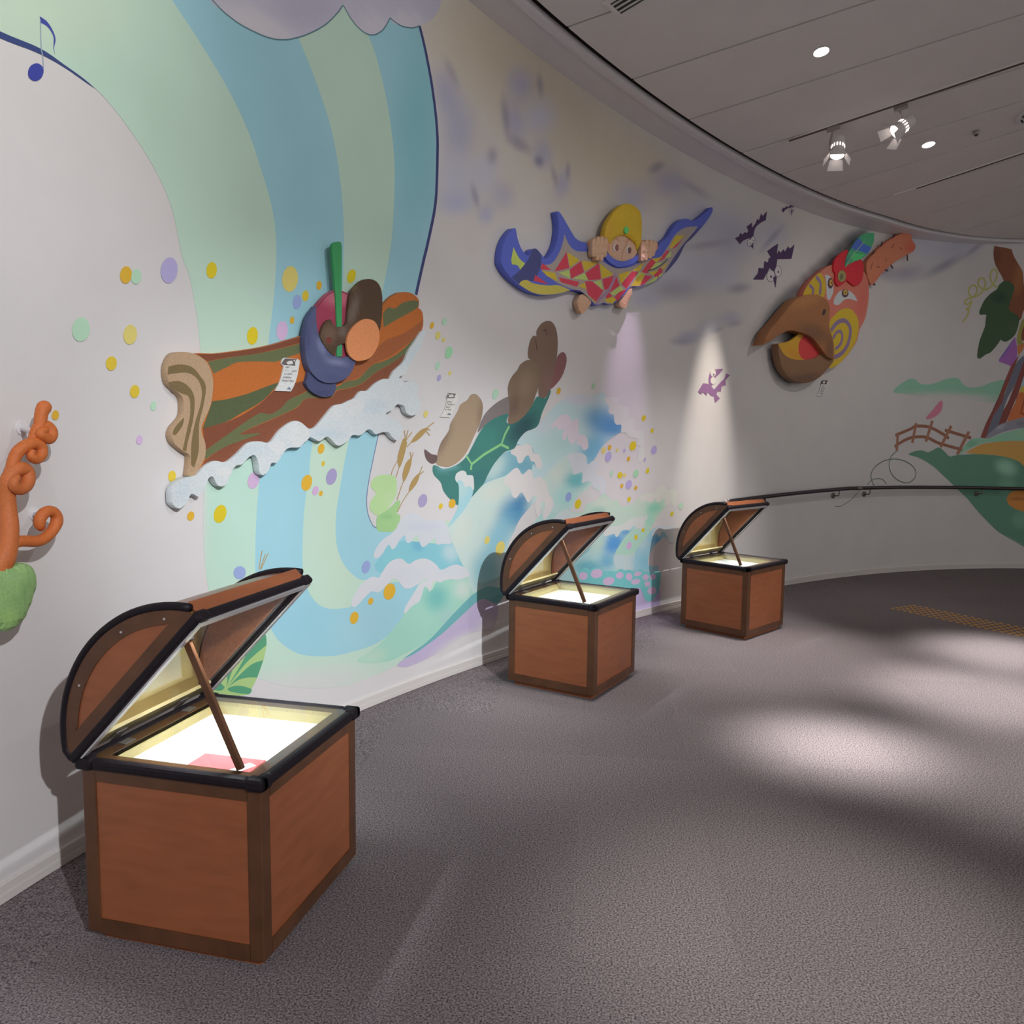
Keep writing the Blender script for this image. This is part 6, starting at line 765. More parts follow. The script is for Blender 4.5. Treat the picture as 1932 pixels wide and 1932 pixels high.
('P','label_card.001','card_heading','',8,1,[0.2,0.188,0.194],'*2777,1791 *2857,1791 2844,1784 2837,1773 *2840,1762 *2758,1759 2764,1773',[],0,0,''),
('P','label_card.001','card_emblem','',8,2,[0.79,0.8,0.755],'2791,1781 2805,1783 2824,1783 *2827,1769 *2780,1766',[],0,0,''),
('P','label_card.001','card_emblem','',8,2,[0.79,0.8,0.755],'2773,1785 2780,1786 2782,1781 2775,1779',[],0,0,''),
('P','label_card.001','card_logo','',8,1,[0.241,0.255,0.314],'2769,1660 2777,1666 2791,1668 2802,1663 2802,1657 2771,1656',[],0,0,''),
('R','label_card.002','card_board','',8,4,[0.766,0.768,0.769],'*7919,2014 7970,2074 7995,2140 *8006,2180 *8117,2190 8119,2145 8088,2078 *8039,2017',[],0,0,''),
('P','label_card.002','card_heading','',8,1,[0.046,0.034,0.029],'*8006,2183 *8113,2189 8088,2170 *8089,2149 *7991,2145',[],0,0,''),
('P','label_card.002','card_emblem','',8,2,[0.766,0.768,0.769],'8024,2173 8067,2177 8059,2156 8020,2154',[],0,0,''),
('P','label_card.002','card_logo','',8,1,[0.428,0.512,0.8],'8004,2036 8025,2042 8034,2029 8009,2025',[],0,0,''))
THL = {'log_sculpture': ('long striped orange and green log board riding a white foam wave', 'wall sculpture'),
 'bowl_sculpture': ('indigo bowl board with a green stick, brown passenger and orange disc, mounted on the log', 'wall sculpture'),
 'flying_carpet': ('blue edged patchwork flying carpet board with a turbaned child peeking over it', 'wall sculpture'),
 'bird_sculpture': ('salmon bird head board with big brown beak and orange cactus-like limb', 'wall sculpture'),
 'coral_sculpture': ('curling orange coral sculpture with a pale green leaf at the left edge', 'wall sculpture'),
 'label_card': ('white scroll shaped label card fixed to the striped log', 'label card'),
 'label_card.001': ('white scroll shaped label card on the wall beside the painted turtle', 'label card'),
 'label_card.002': ('small grey scroll shaped label card under the bird beak', 'label card')}
ORG = {}
for it in RELIEF:
    P = parse(it[7])[0] if it[0] != 'T' else np.array([[float(v)/1000 for v in t.split(',')[:2]] for t in it[7].split()])
    ORG.setdefault(it[1], []).append(P[:, :2].mean(0))
ROOT = {}
for k, v in ORG.items():
    m = np.mean(v, 0); ORG[k] = wxyz(m[0], m[1], 0.0)
    ROOT[k] = thing(k.split('.')[0], THL[k][0], THL[k][1], tuple(ORG[k]), 0, 'scroll label cards' if k.startswith('label_card') else None)
PARTS = {}
for it in RELIEF:
    typ, T, n, par = it[:4]; key = (T, n); k = cnt.get(key, 0); cnt[key] = k+1
    p = PARTS[(T, par)] if par else ROOT[T]; org = ORG[T]
    if par: pass
    if typ == 'R': o = relief(n, it[7], it[4]/1000, it[5]/1000, it[6], it[8], it[9], it[10]/1000, p, org); lab = it[11]
    elif typ == 'P': o = flat(n, it[7], it[6], it[8], it[4]/1000+EPS*(it[5]+1), it[9], p, org); o.data.materials[0] = RELF; lab = it[11]
    elif typ == 'L': o = line(n, it[7], it[8], it[6], it[4]/1000+EPS*(it[5]+1), p, org); lab = ''
    else:
        Q = np.array([[float(v)/1000 for v in t.split(',')] for t in it[7].split()]); D = []
        for i in range(len(Q)-1):
            p0, p1, p2, p3 = Q[max(i-1, 0)], Q[i], Q[i+1], Q[min(i+2, len(Q)-1)]
            for t in np.arange(0, 1, .2): D.append(.5*(2*p1+(p2-p0)*t+(2*p0-5*p1+4*p2-p3)*t*t+(3*p1-p0-3*p2+p3)*t**3))
        D.append(Q[-1]); D = np.array(D); tv = D[-1]-D[-2]; tv /= np.linalg.norm(tv[:3])
        for a in (.4, .7, .9, .98):      # rounded tip
            e = D[-1].copy() if a == .4 else e; x = Q[-1].copy(); x[:3] += tv[:3]*Q[-1][3]*a; x[3] = Q[-1][3]*math.sqrt(1-a*a); D = np.vstack([D, x])
        X = [Vector(wxyz(q[0], q[1], q[2])-org) for q in D]
        bm = bmesh.new(); tube(bm, X, list(D[:, 3]), 12)
        me = bpy.data.meshes.new(n); bmesh.ops.recalc_face_normals(bm, faces=bm.faces[:]); bm.to_mesh(me); bm.free()
        for f in me.polygons: f.use_smooth = True
        a = me.color_attributes.new('Col', 'FLOAT_COLOR', 'POINT'); a.data.foreach_set('color', np.tile(np.array([*it[6], 1], np.float32), len(me.vertices)))
        o = link(n, me, RELF, p); lab = ''
    if lab: o['label'] = lab
    PARTS[(T, n+('.%03d' % k if k else ''))] = o
# white brackets that hold the coral
for (u, z, u2, z2) in [(0.177,1.525,0.132,1.516),(0.212,1.242,0.15,1.249)]:
    bm = bmesh.new(); lathe(bm, [(.022, 0), (.022, .006), (.0215, .007)], 14, Matrix.Translation(Vector(wxyz(u, z, 0)-ORG['coral_sculpture'])) @ Vector((wxyz(u, z, .1)-wxyz(u, z, 0))).to_track_quat('Z', 'Y').to_matrix().to_4x4())
    tube(bm, [Vector(wxyz(u, z, .005)-ORG['coral_sculpture']), Vector(wxyz(u2, z2, .10)-ORG['coral_sculpture'])], .009, 10)
    bobj('bracket', bm, BRKW, ROOT['coral_sculpture'])
# print on the label cards: rows of small letter-like strokes (too small to read in the photograph)
CARDS = (
('label_card',35,[0.16,0.134,0.132],[(14684,18391),(14669,18327),(14711,18330),(14743,18395)],55),
('label_card',35,[0.16,0.134,0.132],[(14782,18398),(14757,18358),(14772,18334),(14819,18369),(14806,18400),(14782,18398)],55),
('label_card',35,[0.16,0.134,0.132],[(14835,18339),(14856,18404),(14892,18406),(14911,18389),(14895,18343)],55),
('label_card',35,[0.16,0.134,0.132],[(14672,18266),(14627,18151)],65),
('label_card',35,[0.16,0.134,0.132],[(14779,18236),(14746,18159)],65),
('label_card',35,[0.16,0.134,0.132],[(14897,18245),(14864,18167)],65),
('label_card',35,[0.16,0.134,0.132],[(15080,18246),(15063,18169),(15119,18172),(15160,18251)],65),
('label_card',35,[0.16,0.134,0.132],[(15169,18172),(15194,18250),(15242,18253),(15267,18232),(15249,18178)],65),
('label_card',35,[0.16,0.134,0.132],[(15284,18175),(15309,18253),(15357,18256),(15382,18236),(15364,18181)],65),
('label_card',35,[0.16,0.134,0.132],[(14563,17997),(14587,18073),(14632,18076),(14654,18055),(14637,18002)],65),
('label_card',35,[0.16,0.134,0.132],[(14723,18082),(14691,18005)],65),
('label_card',35,[0.16,0.134,0.132],[(14795,18050),(14855,18054),(14845,18090),(14788,18050),(14812,18013),(14855,18031)],65),
('label_card',35,[0.16,0.134,0.132],[(14922,18095),(14892,18048),(14911,18019),(14970,18061),(14952,18097),(14922,18095)],65),
('label_card',35,[0.16,0.134,0.132],[(14989,18024),(15014,18102),(15060,18105),(15082,18083),(15064,18029)],65),
('label_card',35,[0.16,0.134,0.132],[(14515,17919),(14497,17843),(14542,17846),(14580,17923)],65),
('label_card',35,[0.16,0.134,0.132],[(14600,17885),(14652,17889),(14644,17925),(14594,17885),(14614,17848),(14650,17865)],65),
('label_card',35,[0.16,0.134,0.132],[(14692,17889),(14743,17892),(14736,17930),(14685,17888),(14704,17852),(14742,17870)],65),
('label_card',35,[0.16,0.134,0.132],[(14802,17931),(14774,17884),(14790,17855),(14840,17895),(14828,17933),(14802,17931)],65),
('label_card',35,[0.16,0.134,0.132],[(14894,17935),(14866,17888),(14882,17859),(14933,17900),(14918,17936),(14894,17935)],65),
('label_card',35,[0.16,0.134,0.132],[(14972,17938),(14953,17862),(14999,17864),(15037,17942)],65),
('label_card',35,[0.16,0.134,0.132],[(14419,17678),(14443,17754),(14483,17756),(14503,17734),(14486,17682)],65),
('label_card',35,[0.16,0.134,0.132],[(14552,17759),(14524,17713),(14542,17684),(14595,17724),(14579,17761),(14552,17759)],65),
('label_card',35,[0.16,0.134,0.132],[(14636,17763),(14617,17686),(14665,17688),(14703,17767)],65),
('label_card',35,[0.16,0.134,0.132],[(14707,17690),(14732,17766),(14773,17769),(14792,17748),(14775,17693)],65),
('label_card',35,[0.16,0.134,0.132],[(14868,17811),(14825,17695)],65),
('label_card',35,[0.16,0.134,0.132],[(14939,17776),(14911,17729),(14929,17700),(14983,17740),(14967,17778),(14939,17776)],65),
('label_card',35,[0.16,0.134,0.132],[(15037,17779),(15009,17733),(15027,17704),(15081,17744),(15065,17781),(15037,17779)],65),
('label_card',35,[0.16,0.134,0.132],[(15122,17783),(15103,17706),(15152,17709),(15191,17787)],65),
('label_card.001',8,[0.2,0.188,0.194],[(27717,17414),(27685,17331),(27741,17333),(27800,17417)],70),
('label_card.001',8,[0.2,0.188,0.194],[(27850,17413),(27809,17362),(27826,17330),(27896,17373),(27883,17414),(27850,17413)],70),
('label_card.001',8,[0.2,0.188,0.194],[(27968,17411),(27927,17360),(27944,17328),(28014,17371),(28001,17412),(27968,17411)],70),
('label_card.001',8,[0.2,0.188,0.194],[(28124,17452),(28055,17325)],70),
('label_card.001',8,[0.2,0.188,0.194],[(27711,17291),(27643,17166)],70),
('label_card.001',8,[0.2,0.188,0.194],[(27793,17249),(27752,17198),(27769,17166),(27839,17209),(27826,17250),(27793,17249)],70),
('label_card.001',8,[0.2,0.188,0.194],[(27854,17165),(27895,17249),(27946,17250),(27967,17226),(27938,17167)],70),
('label_card.001',8,[0.2,0.188,0.194],[(28002,17207),(28070,17209),(28066,17250),(27995,17207),(28016,17166),(28066,17184)],70),
('label_card.001',8,[0.2,0.188,0.194],[(28151,17250),(28110,17200),(28127,17167),(28198,17210),(28184,17251),(28151,17250)],70),
('label_card.001',8,[0.2,0.188,0.194],[(28308,17293),(28238,17167)],70),
('label_card.001',8,[0.2,0.188,0.194],[(28409,17251),(28359,17167)],70),
('label_card.001',8,[0.2,0.188,0.194],[(27571,17052),(27649,17054),(27639,17095),(27562,17052),(27590,17012),(27646,17030)],70),
('label_card.001',8,[0.2,0.188,0.194],[(27720,17094),(27689,17011),(27758,17013),(27816,17097)],70),
('label_card.001',8,[0.2,0.188,0.194],[(27858,17093),(27828,17010),(27895,17012),(27956,17096)],70),
('label_card.001',8,[0.2,0.188,0.194],[(27523,16928),(27496,16857),(27550,16858),(27599,16930)],60),
('label_card.001',8,[0.2,0.188,0.194],[(27662,16927),(27620,16855)],60),
('label_card.001',8,[0.2,0.188,0.194],[(27754,16925),(27718,16881),(27735,16853),(27798,16890),(27784,16925),(27754,16925)],60),
('label_card.001',8,[0.2,0.188,0.194],[(27813,16851),(27848,16922),(27893,16923),(27914,16903),(27889,16852)],60),
('label_card.001',8,[0.2,0.188,0.194],[(27946,16885),(28008,16886),(28002,16921),(27939,16884),(27960,16849),(28006,16865)],60),
('label_card.002',8,[0.046,0.034,0.029],[(80194,21255),(80134,21174),(80178,21123),(80283,21192),(80259,21257),(80194,21255)],10),
('label_card.002',8,[0.046,0.034,0.029],[(80307,21127),(80366,21261),(80451,21264),(80474,21225),(80435,21132)],10),
('label_card.002',8,[0.046,0.034,0.029],[(80076,21015),(80015,20934),(80060,20883),(80185,20953),(80140,21017),(80076,21015)],10),
('label_card.002',8,[0.046,0.034,0.029],[(80271,20955),(80399,20959),(80375,21024),(80250,20955),(80295,20890),(80401,20920)],10),
('label_card.002',8,[0.046,0.034,0.029],[(80608,21098),(80509,20897)],10),
('label_card.002',8,[0.046,0.034,0.029],[(79914,20773),(79853,20692),(79877,20641),(79981,20710),(79978,20775),(79914,20773)],10),
('label_card.002',8,[0.046,0.034,0.029],[(80067,20699),(80153,20702),(80150,20781),(80046,20698),(80069,20647),(80154,20675)],10),
('label_card.002',8,[0.046,0.034,0.029],[(80257,20771),(80220,20638),(80305,20641),(80386,20775)],10),
('label_card.002',8,[0.046,0.034,0.029],[(80493,20765),(80413,20631)],10),
('label_card.002',8,[0.046,0.034,0.029],[(79774,20533),(79714,20413)],9),
('label_card.002',8,[0.046,0.034,0.029],[(79905,20471),(80012,20474),(79988,20539),(79884,20470),(79929,20406),(79992,20434)],9),
('label_card.002',8,[0.046,0.034,0.029],[(80117,20530),(80056,20462),(80101,20411),(80205,20467),(80181,20532),(80117,20530)],9),
('label_card.002',8,[0.046,0.034,0.029],[(80332,20523),(80272,20416)],9))
for T in ('label_card', 'label_card.001', 'label_card.002'):
    V = []; F = []; cc = None
    for t, d, col, pts, h in CARDS:
        if t != T: continue
        P = np.array(pts)/1e4; cc = col; hw = .0011 if T == 'label_card' else .0014
        for a, b in zip(P, P[1:]):
            tv = b-a; L = max(np.linalg.norm(tv), 1e-6); nn = np.array([-tv[1], tv[0]])/L*hw; k = len(V)
            for q in (a+nn, a-nn, b-nn, b+nn): V.append(wxyz(q[0], q[1], d/1000+EPS*2)-ORG[T])
            F.append((k, k+1, k+2, k+3))
    me = cmesh('card_print', V, F, np.tile(np.array([*cc, 1]), (len(V), 1))); tag(link('card_print', me, PAINT, ROOT[T]), 'rows of small grey printed text', kind='stuff')
# ------------------------------------------------------------------ treasure chest display cases
CW, CL, CH, CT, OV, HB = .586, .601, .567, .033, .0125, .03
def make_chest(label):
    r = thing('display_chest', label, 'display case', group='treasure chest display cases')
    boxo('plinth', (-CW+.03, .03, 0), (-.03, CL-.03, HB), WOODP, r)
    pw, ft = .045, .014; zt_, zb = CH-CT, HB
    for x in (-CW, -pw):
        for y in (0, CL-pw): boxo('corner_post', (x, y, zb), (x+pw, y+pw, zt_), WOODF, r, .003)
    for y0, y1 in ((0, ft), (CL-ft, CL)):
        boxo('bottom_rail', (-CW+pw, y0, zb), (-pw, y1, zb+.045), WOODF, r); boxo('top_rail', (-CW+pw, y0, zt_-.036), (-pw, y1, zt_), WOODF, r)
    for x0, x1 in ((-ft, 0), (-CW, -CW+ft)):
        boxo('bottom_rail', (x0, pw, zb), (x1, CL-pw, zb+.045), WOODF, r); boxo('top_rail', (x0, pw, zt_-.036), (x1, CL-pw, zt_), WOODF, r)
    rc = .0045
    boxo('side_panel', (-CW+pw-.001, rc, zb+.044), (-pw+.001, rc+.01, zt_-.035), WOODP, r); boxo('side_panel', (-CW+pw-.001, CL-rc-.01, zb+.044), (-pw+.001, CL-rc, zt_-.035), WOODP, r)
    boxo('front_panel', (-rc-.01, pw-.001, zb+.044), (-rc, CL-pw+.001, zt_-.035), WOODP, r); boxo('back_panel', (-CW+rc, pw-.001, zb+.044), (-CW+rc+.01, CL-pw+.001, zt_-.035), WOODP, r)
    # black edge trim with thicker corner caps
    a = OV; tw = .032
    for lo, hi in (((-CW-a+.05, -a, zt_), (a-.05, -a+tw, CH)), ((-CW-a+.05, CL+a-tw, zt_), (a-.05, CL+a, CH)), ((a-tw, -a+.05, zt_), (a, CL+a-.05, CH)), ((-CW-a, -a+.05, zt_), (-CW-a+tw, CL+a-.05, CH))): boxo('edge_trim', lo, hi, TRIM, r, .011)
    for sx in (-CW-a, a):
        for sy in (-a, CL+a):
            bm = bmesh.new(); s1 = 1 if sx < -.1 else -1; s2 = 1 if sy < .1 else -1; e = .003
            x = sorted((sx-s1*e, sx+s1*.055)); y = sorted((sy-s2*e, sy+s2*(tw+e))); box(bm, (x[0], y[0], zt_-e), (x[1], y[1], CH+e), bev=.011)
            x = sorted((sx-s1*e, sx+s1*(tw+e))); y = sorted((sy-s2*e, sy+s2*.055)); box(bm, (x[0], y[0], zt_-e), (x[1], y[1], CH+e), bev=.011)
            bobj('corner_cap', bm, TRIM, r)
    ox0, ox1, oy0, oy1 = -.525, -.058, .045, .548; zr = CH-.006
    for lo, hi in (((-CW+.012, .012, zr-.014), (-.012, oy0, zr)), ((-CW+.012, oy1, zr-.014), (-.012, CL-.012, zr)), ((-CW+.012, oy0, zr-.014), (ox0, oy1, zr)), ((ox1, oy0, zr-.014), (-.012, oy1, zr))): boxo('rim_board', lo, hi, WOODF, r)
    zw = CH-.052
    for lo, hi in (((ox0-.006, oy0-.006, zw), (ox1+.006, oy0, zr-.001)), ((ox0-.006, oy1, zw), (ox1+.006, oy1+.006, zr-.001)), ((ox0-.006, oy0, zw), (ox0, oy1, zr-.001)), ((ox1, oy0, zw), (ox1+.006, oy1, zr-.001))): boxo('well_lining', lo, hi, LINER, r)
    boxo('display_board', (ox0-.004, oy0-.004, zw-.012), (ox1+.004, oy1+.004, zw), BOARD, r)
    boxo('glass_pane', (-CW+.02, .02, zr+.0008), (-.02, CL-.02, zr+.0038), GLASS, r)
    # lid, hinged at the back and held open by the prop
    ang = math.radians(46.4); HX, HZ = -.600, .572
    LM = Matrix(((math.cos(ang), 0, -math.sin(ang), HX), (0, 1, 0, 0), (math.sin(ang), 0, math.cos(ang), HZ), (0, 0, 0, 1)))
    A0, A1, B0 = -.008, .606, .028; R_ = (((A1-A0)/2)**2+.15**2)/(2*.15); ca, cb = (A0+A1)/2, B0+.15-R_
    def arc(k, n=26, ins=0.0):
        t0 = math.asin((A1-A0)/2/R_); t = -t0+2*t0*k/n; return (ca+(R_-ins)*math.sin(t), cb+(R_-ins)*math.cos(t))
    def dloop(ins): 
        pts = [(A0+ins, 0.0+ins)]+[(max(A0+ins, min(A1-ins, arc(k, 26, ins)[0])), max(ins, arc(k, 26, ins)[1])) for k in range(27)]+[(A1-ins, 0.0+ins)]; return pts
    y0, y1 = -OV, CL+OV
    def prism(name, loop, ya, yb, m, par, smooth=False):
        bm = bmesh.new(); f = [bm.verts.new(LM @ Vector((p[0], ya, p[1]))) for p in loop]; g = [bm.verts.new(LM @ Vector((p[0], yb, p[1]))) for p in loop]
        bm.faces.new(f); bm.faces.new(g[::-1]); n = len(loop)
        for i in range(n): bm.faces.new((f[i], g[i], g[(i+1) % n], f[(i+1) % n]))
        return bobj(name, bm, m, par)
    # barrel shell
    bm = bmesh.new(); o_ = [arc(k) for k in range(27)]; i_ = [arc(k, 26, .008) for k in range(27)]
    o_ = [(A0, 0.002)]+o_+[(A1, 0.002)]; i_ = [(A0+.008, 0.002)]+i_+[(A1-.008, 0.002)]
    rows = [[bm.verts.new(LM @ Vector((p[0], y, p[1]))) for p in q] for q in (o_, i_) for y in (y0+.016, y1-.016)]
    for k in range(len(o_)-1):
        bm.faces.new((rows[0][k], rows[0][k+1], rows[1][k+1], rows[1][k])); bm.faces.new((rows[2][k], rows[3][k], rows[3][k+1], rows[2][k+1]))
    for k in (0, len(o_)-1): bm.faces.new((rows[0][k], rows[1][k], rows[3][k], rows[2][k]))
    lid = bobj('lid', bm, WOODL, r); lid['label'] = 'curved wooden lid'
    bm = bmesh.new(); q = [(A0+.0095, .004)]+[arc(k, 26, .0095) for k in range(27)]+[(A1-.0095, .004)]
    ra = [bm.verts.new(LM @ Vector((p[0], y0+.02, p[1]))) for p in q]; rb = [bm.verts.new(LM @ Vector((p[0], y1-.02, p[1]))) for p in q]
    for k in range(len(q)-1): bm.faces.new((ra[k], rb[k], rb[k+1], ra[k+1]))
    bobj('lid_lining', bm, LIDIN, lid)
    for ya, yb, s in ((y0+.004, y0+.018, 1), (y1-.018, y1-.004, -1)):
        prism('lid_end', dloop(.014), ya, yb, WOODP, lid)
        # dark frame round the end: ring between outer and inner D outlines
        out, inn = dloop(.004), dloop(.046); yf = ya-.004 if s == 1 else yb; yg = yf+.004
        bm = bmesh.new(); n = len(out)
        V1 = [[bm.verts.new(LM @ Vector((p[0], y, p[1]))) for p in L_] for L_ in (out, inn) for y in (yf, yg)]
        for i in range(n):
            j = (i+1) % n
            bm.faces.new((V1[0][i], V1[0][j], V1[2][j], V1[2][i])); bm.faces.new((V1[1][i], V1[3][i], V1[3][j], V1[1][j])); bm.faces.new((V1[0][i], V1[1][i], V1[1][j], V1[0][j])); bm.faces.new((V1[2][i], V1[2][j], V1[3][j], V1[3][i]))
        fr = bobj('lid_end_frame', bm, WOODF, lid)
        bm = bmesh.new()
        for k in (8, 17, 23):
            a_, b_ = arc(k, 26, .03); yy = yf-.0015 if s == 1 else yg+.0015; lathe(bm, [(.0035, -.0015), (.0035, .0015)], 8, LM @ Matrix.Translation((a_, yy, b_)) @ Matrix.Rotation(math.pi/2, 4, 'X'))
        bobj('screws', bm, ALU, fr)
        bm = bmesh.new(); yy = y0+.006 if s == 1 else y1-.006
        tube(bm, [LM @ Vector((p[0], yy, p[1])) for p in [(A0-.004, .0), (A0-.004, .014)]+[arc(k, 26, -.004) for k in range(0, 27)]], .0125, 8); bobj('lid_arc_trim', bm, TRIM, lid, True)
        boxo('lid_edge_trim', (A0-.01, (yy-.013), -.016), (A1+.01, (yy+.013), .012), TRIM, lid, .008, LM)
    boxo('lid_front_rail', (A1-.012, y0+.02, .004), (A1+.004, y1-.02, .052), WOODF, lid, .004, LM).data.materials[0] = WOODP
    boxo('lid_edge_trim', (A1-.018, y0, -.016), (A1+.012, y1, .010), TRIM, lid, .009, LM)
    for ya in (y0-.004, y1-.046): boxo('lid_corner_cap', (A1-.045, ya, -.020), (A1+.015, ya+.050, .014), TRIM, lid, .010, LM)
    for lo, hi in (((A0+.01, y0+.002, -.022), (A1-.004, y0+.024, -.0165)), ((A0+.01, y1-.024, -.022), (A1-.004, y1-.002, -.0165)), ((A1-.026, y0+.024, -.022), (A1-.004, y1-.024, -.0165))): boxo('lid_metal_edge', lo, hi, ALU, lid, 0, LM)
    boxo('lid_back_rail', (A0+.012, y0+.02, .0), (A0+.062, y1-.02, .012), LINER, lid, 0, LM)
    boxo('lid_glass', (A0+.012, y0+.019, -.006), (A1-.02, y1-.019, -.003), GLASS, lid, 0, LM)
    st = boxo('lamp_strip', (A1-.034, .05, .012), (A1-.020, CL-.05, .026), mat('lamp_strip_glow', (1, 1, 1), .5, emit=((1, .98, .95), 2.5)) if 'lamp_strip_glow' not in bpy.data.materials else bpy.data.materials['lamp_strip_glow'], lid, 0, LM)
    la = bpy.data.lights.new('chest_lamp', 'AREA'); la.shape = 'RECTANGLE'; la.size = .02; la.size_y = .46; la.energy = 6; la.color = (.93, .97, 1); la.spread = math.radians(95)
    lo_ = bpy.data.objects.new('chest_lamp', la); COL.objects.link(lo_); lo_.parent = st
    p_ = LM @ Vector((A1-.05, CL/2, .012)); t_ = Vector((-.33, CL/2, zw)); zax = (p_-t_).normalized(); yax = Vector((0, 1, 0)); xax = yax.cross(zax)
    lo_.matrix_local = Matrix(((xax.x, yax.x, zax.x, p_.x), (xax.y, yax.y, zax.y, p_.y), (xax.z, yax.z, zax.z, p_.z), (0, 0, 0, 1)))
    for y in (.12, .42): 
        h = boxo('hinge', (-CW+.022, y, zr), (-CW+.05, y+.045, zr+.004), STEELB, r); boxo('hinge_leaf', (A0+.008, y, -.0095), (A0+.05, y+.045, -.0065), STEELB, h, 0, LM)
    # prop stick
    a_ = Vector((-.092, .048, zr+.004)); b_ = Vector((-.257, .048, .925)); dv = (b_-a_); M = Matrix.Translation(a_) @ Matrix(((math.cos(math.atan2(dv.z, dv.x)), 0, -math.sin(math.atan2(dv.z, dv.x)), 0), (0, 1, 0, 0), (math.sin(math.atan2(dv.z, dv.x)), 0, math.cos(math.atan2(dv.z, dv.x)), 0), (0, 0, 0, 1)))
    ps = boxo('prop_stick', (0, -.007, -.011), (dv.length, .007, .011), WOODF, r, .002, M)
    boxo('prop_peg', (dv.length-.004, -.013, -.017), (dv.length+.014, .013, .017), TRIM, ps, .002, M)
    return r
chests = []
CHP = [(-.6830, 2.0624, .2382, 'nearest and largest looking wooden treasure chest case, lid propped open, red sheet inside'), (.4842, 4.3961, .5539, 'middle wooden treasure chest case of the three, open beside the painted blue waves'), (1.7955, 5.8271, .7916, 'farthest wooden treasure chest case, its open lid below the end of the handrail')]
for i, (x, y, a, lab) in enumerate(CHP):
    o = make_chest(lab) if i == 0 else copy_tree(chests[0]); o.location = (x, y, 0); o.rotation_euler = (0, 0, -a); o['label'] = lab; chests.append(o)
def in_chest(i, px, py): 
    x, y, a, _ = CHP[i]; return (x+px*math.cos(a)+py*math.sin(a), y-px*math.sin(a)+py*math.cos(a), CH-.052)
rs = thing('red_booklet', 'red sheet with a white diagonal band lying inside the nearest chest', 'booklet', in_chest(0, -.22, .13), -CHP[0][2])
boxo('cover', (-.105, -.085, .0005), (.105, .085, .006), REDP, rs)
bm = bmesh.new(); box(bm, (-.062, -.016, .006), (.066, .016, .0068), Matrix.Translation((.055, -.012, 0)) @ Matrix.Rotation(math.radians(64), 4, 'Z')); bobj('white_band', bm, WHTP, rs)
for i, (px, py, pts) in enumerate([(-.28, .30, [(-.06, -.08), (-.045, -.03), (-.01, .02), (.03, .05)]), (-.30, .28, [(-.05, -.03), (0, 0), (.07, .02)])]):
    t = thing('paper_sheet', ('white sheet with one thin curved ink line inside the middle chest', 'white sheet with a short grey ink line inside the farthest chest')[i], 'paper', in_chest(i+1, px, py), -CHP[i+1][2])
    boxo('sheet', (-.16, -.12, .0004), (.14, .12, .0014), WHTP, t); bm = bmesh.new(); tube(bm, [(a, b, .0022) for a, b in pts], .0014, 6); bobj('ink_line', bm, INKM, t)
# ------------------------------------------------------------------ handrail on the far wall
hr = thing('handrail', 'dark metal handrail curving along the far wall behind the farthest chest', 'handrail', tuple(wxyz(8.3, 0, .08)))
O_ = np.array(hr.location)
RU = [6.329, 7.341, 8.46, 9.348, 10.531, 11.093, 12, 13, 14, 15]; RZ = [.948, .982, 1.015, 1.012, .997, .985, .985, .985, .985, .985]
uu = np.linspace(6.329, 15, 90); bm = bmesh.new(); tube(bm, [Vector(wxyz(u, np.interp(u, RU, RZ), .08)-O_) for u in uu], .021, 12); bobj('rail', bm, STEEL, hr, True)
bm = bmesh.new(); p0 = Vector(wxyz(6.329, .948, .08)-O_); p1 = Vector(wxyz(6.30, .947, .08)-O_); tube(bm, [p0, p1+(p0-p1)*.3, p1], [.022, .022, .017], 12); bobj('end_cap', bm, CAPM, hr, True)
bm = bmesh.new(); tube(bm, [Vector(wxyz(u, np.interp(u, RU, RZ), .08)-O_) for u in (8.60, 8.64, 8.68)], .0235, 12); bobj('rail_joint', bm, STEELB, hr, True)
for u in (7.0, 8.30, 8.83, 10.55, 12.3, 14):
    z = float(np.interp(u, RU, RZ)); bm = bmesh.new()
    M = Matrix.Translation(Vector(wxyz(u, z-.075, 0)-O_)) @ Vector(wxyz(u, 1, .1)-wxyz(u, 1, 0)).to_track_quat('Z', 'Y').to_matrix().to_4x4(); lathe(bm, [(.032, 0), (.032, .006), (.012, .010)], 14, M)
    tube(bm, [Vector(wxyz(u, zz, d)-O_) for zz, d in ((z-.075, .008), (z-.075, .06), (z-.065, .077), (z-.05, .08), (z-.018, .08))], .0065, 8); bobj('bracket', bm, STEELB, hr, True)
# ------------------------------------------------------------------ tactile paving studs
c0 = np.array([3.515, 7.06]); dl = np.array([.505, -.955]); dl /= np.linalg.norm(dl); dw = np.array([-dl[1], dl[0]])
tp_ = thing('tactile_strip', 'strip of yellow tactile studs on the far carpet', 'tactile paving', (c0[0], c0[1], 0))
bm = bmesh.new(); lathe(bm, [(.0175, 0), (.0165, .003), (.012, .005)], 10); me = bpy.data.meshes.new('stud'); bm.to_mesh(me); bm.free(); me.materials.append(STUDM)
for i in range(32):
    for j in range(6):
        o = link('stud', me, None, tp_); p = dl*i*.0615+dw*j*.0615; o.location = (p[0], p[1], .0005)
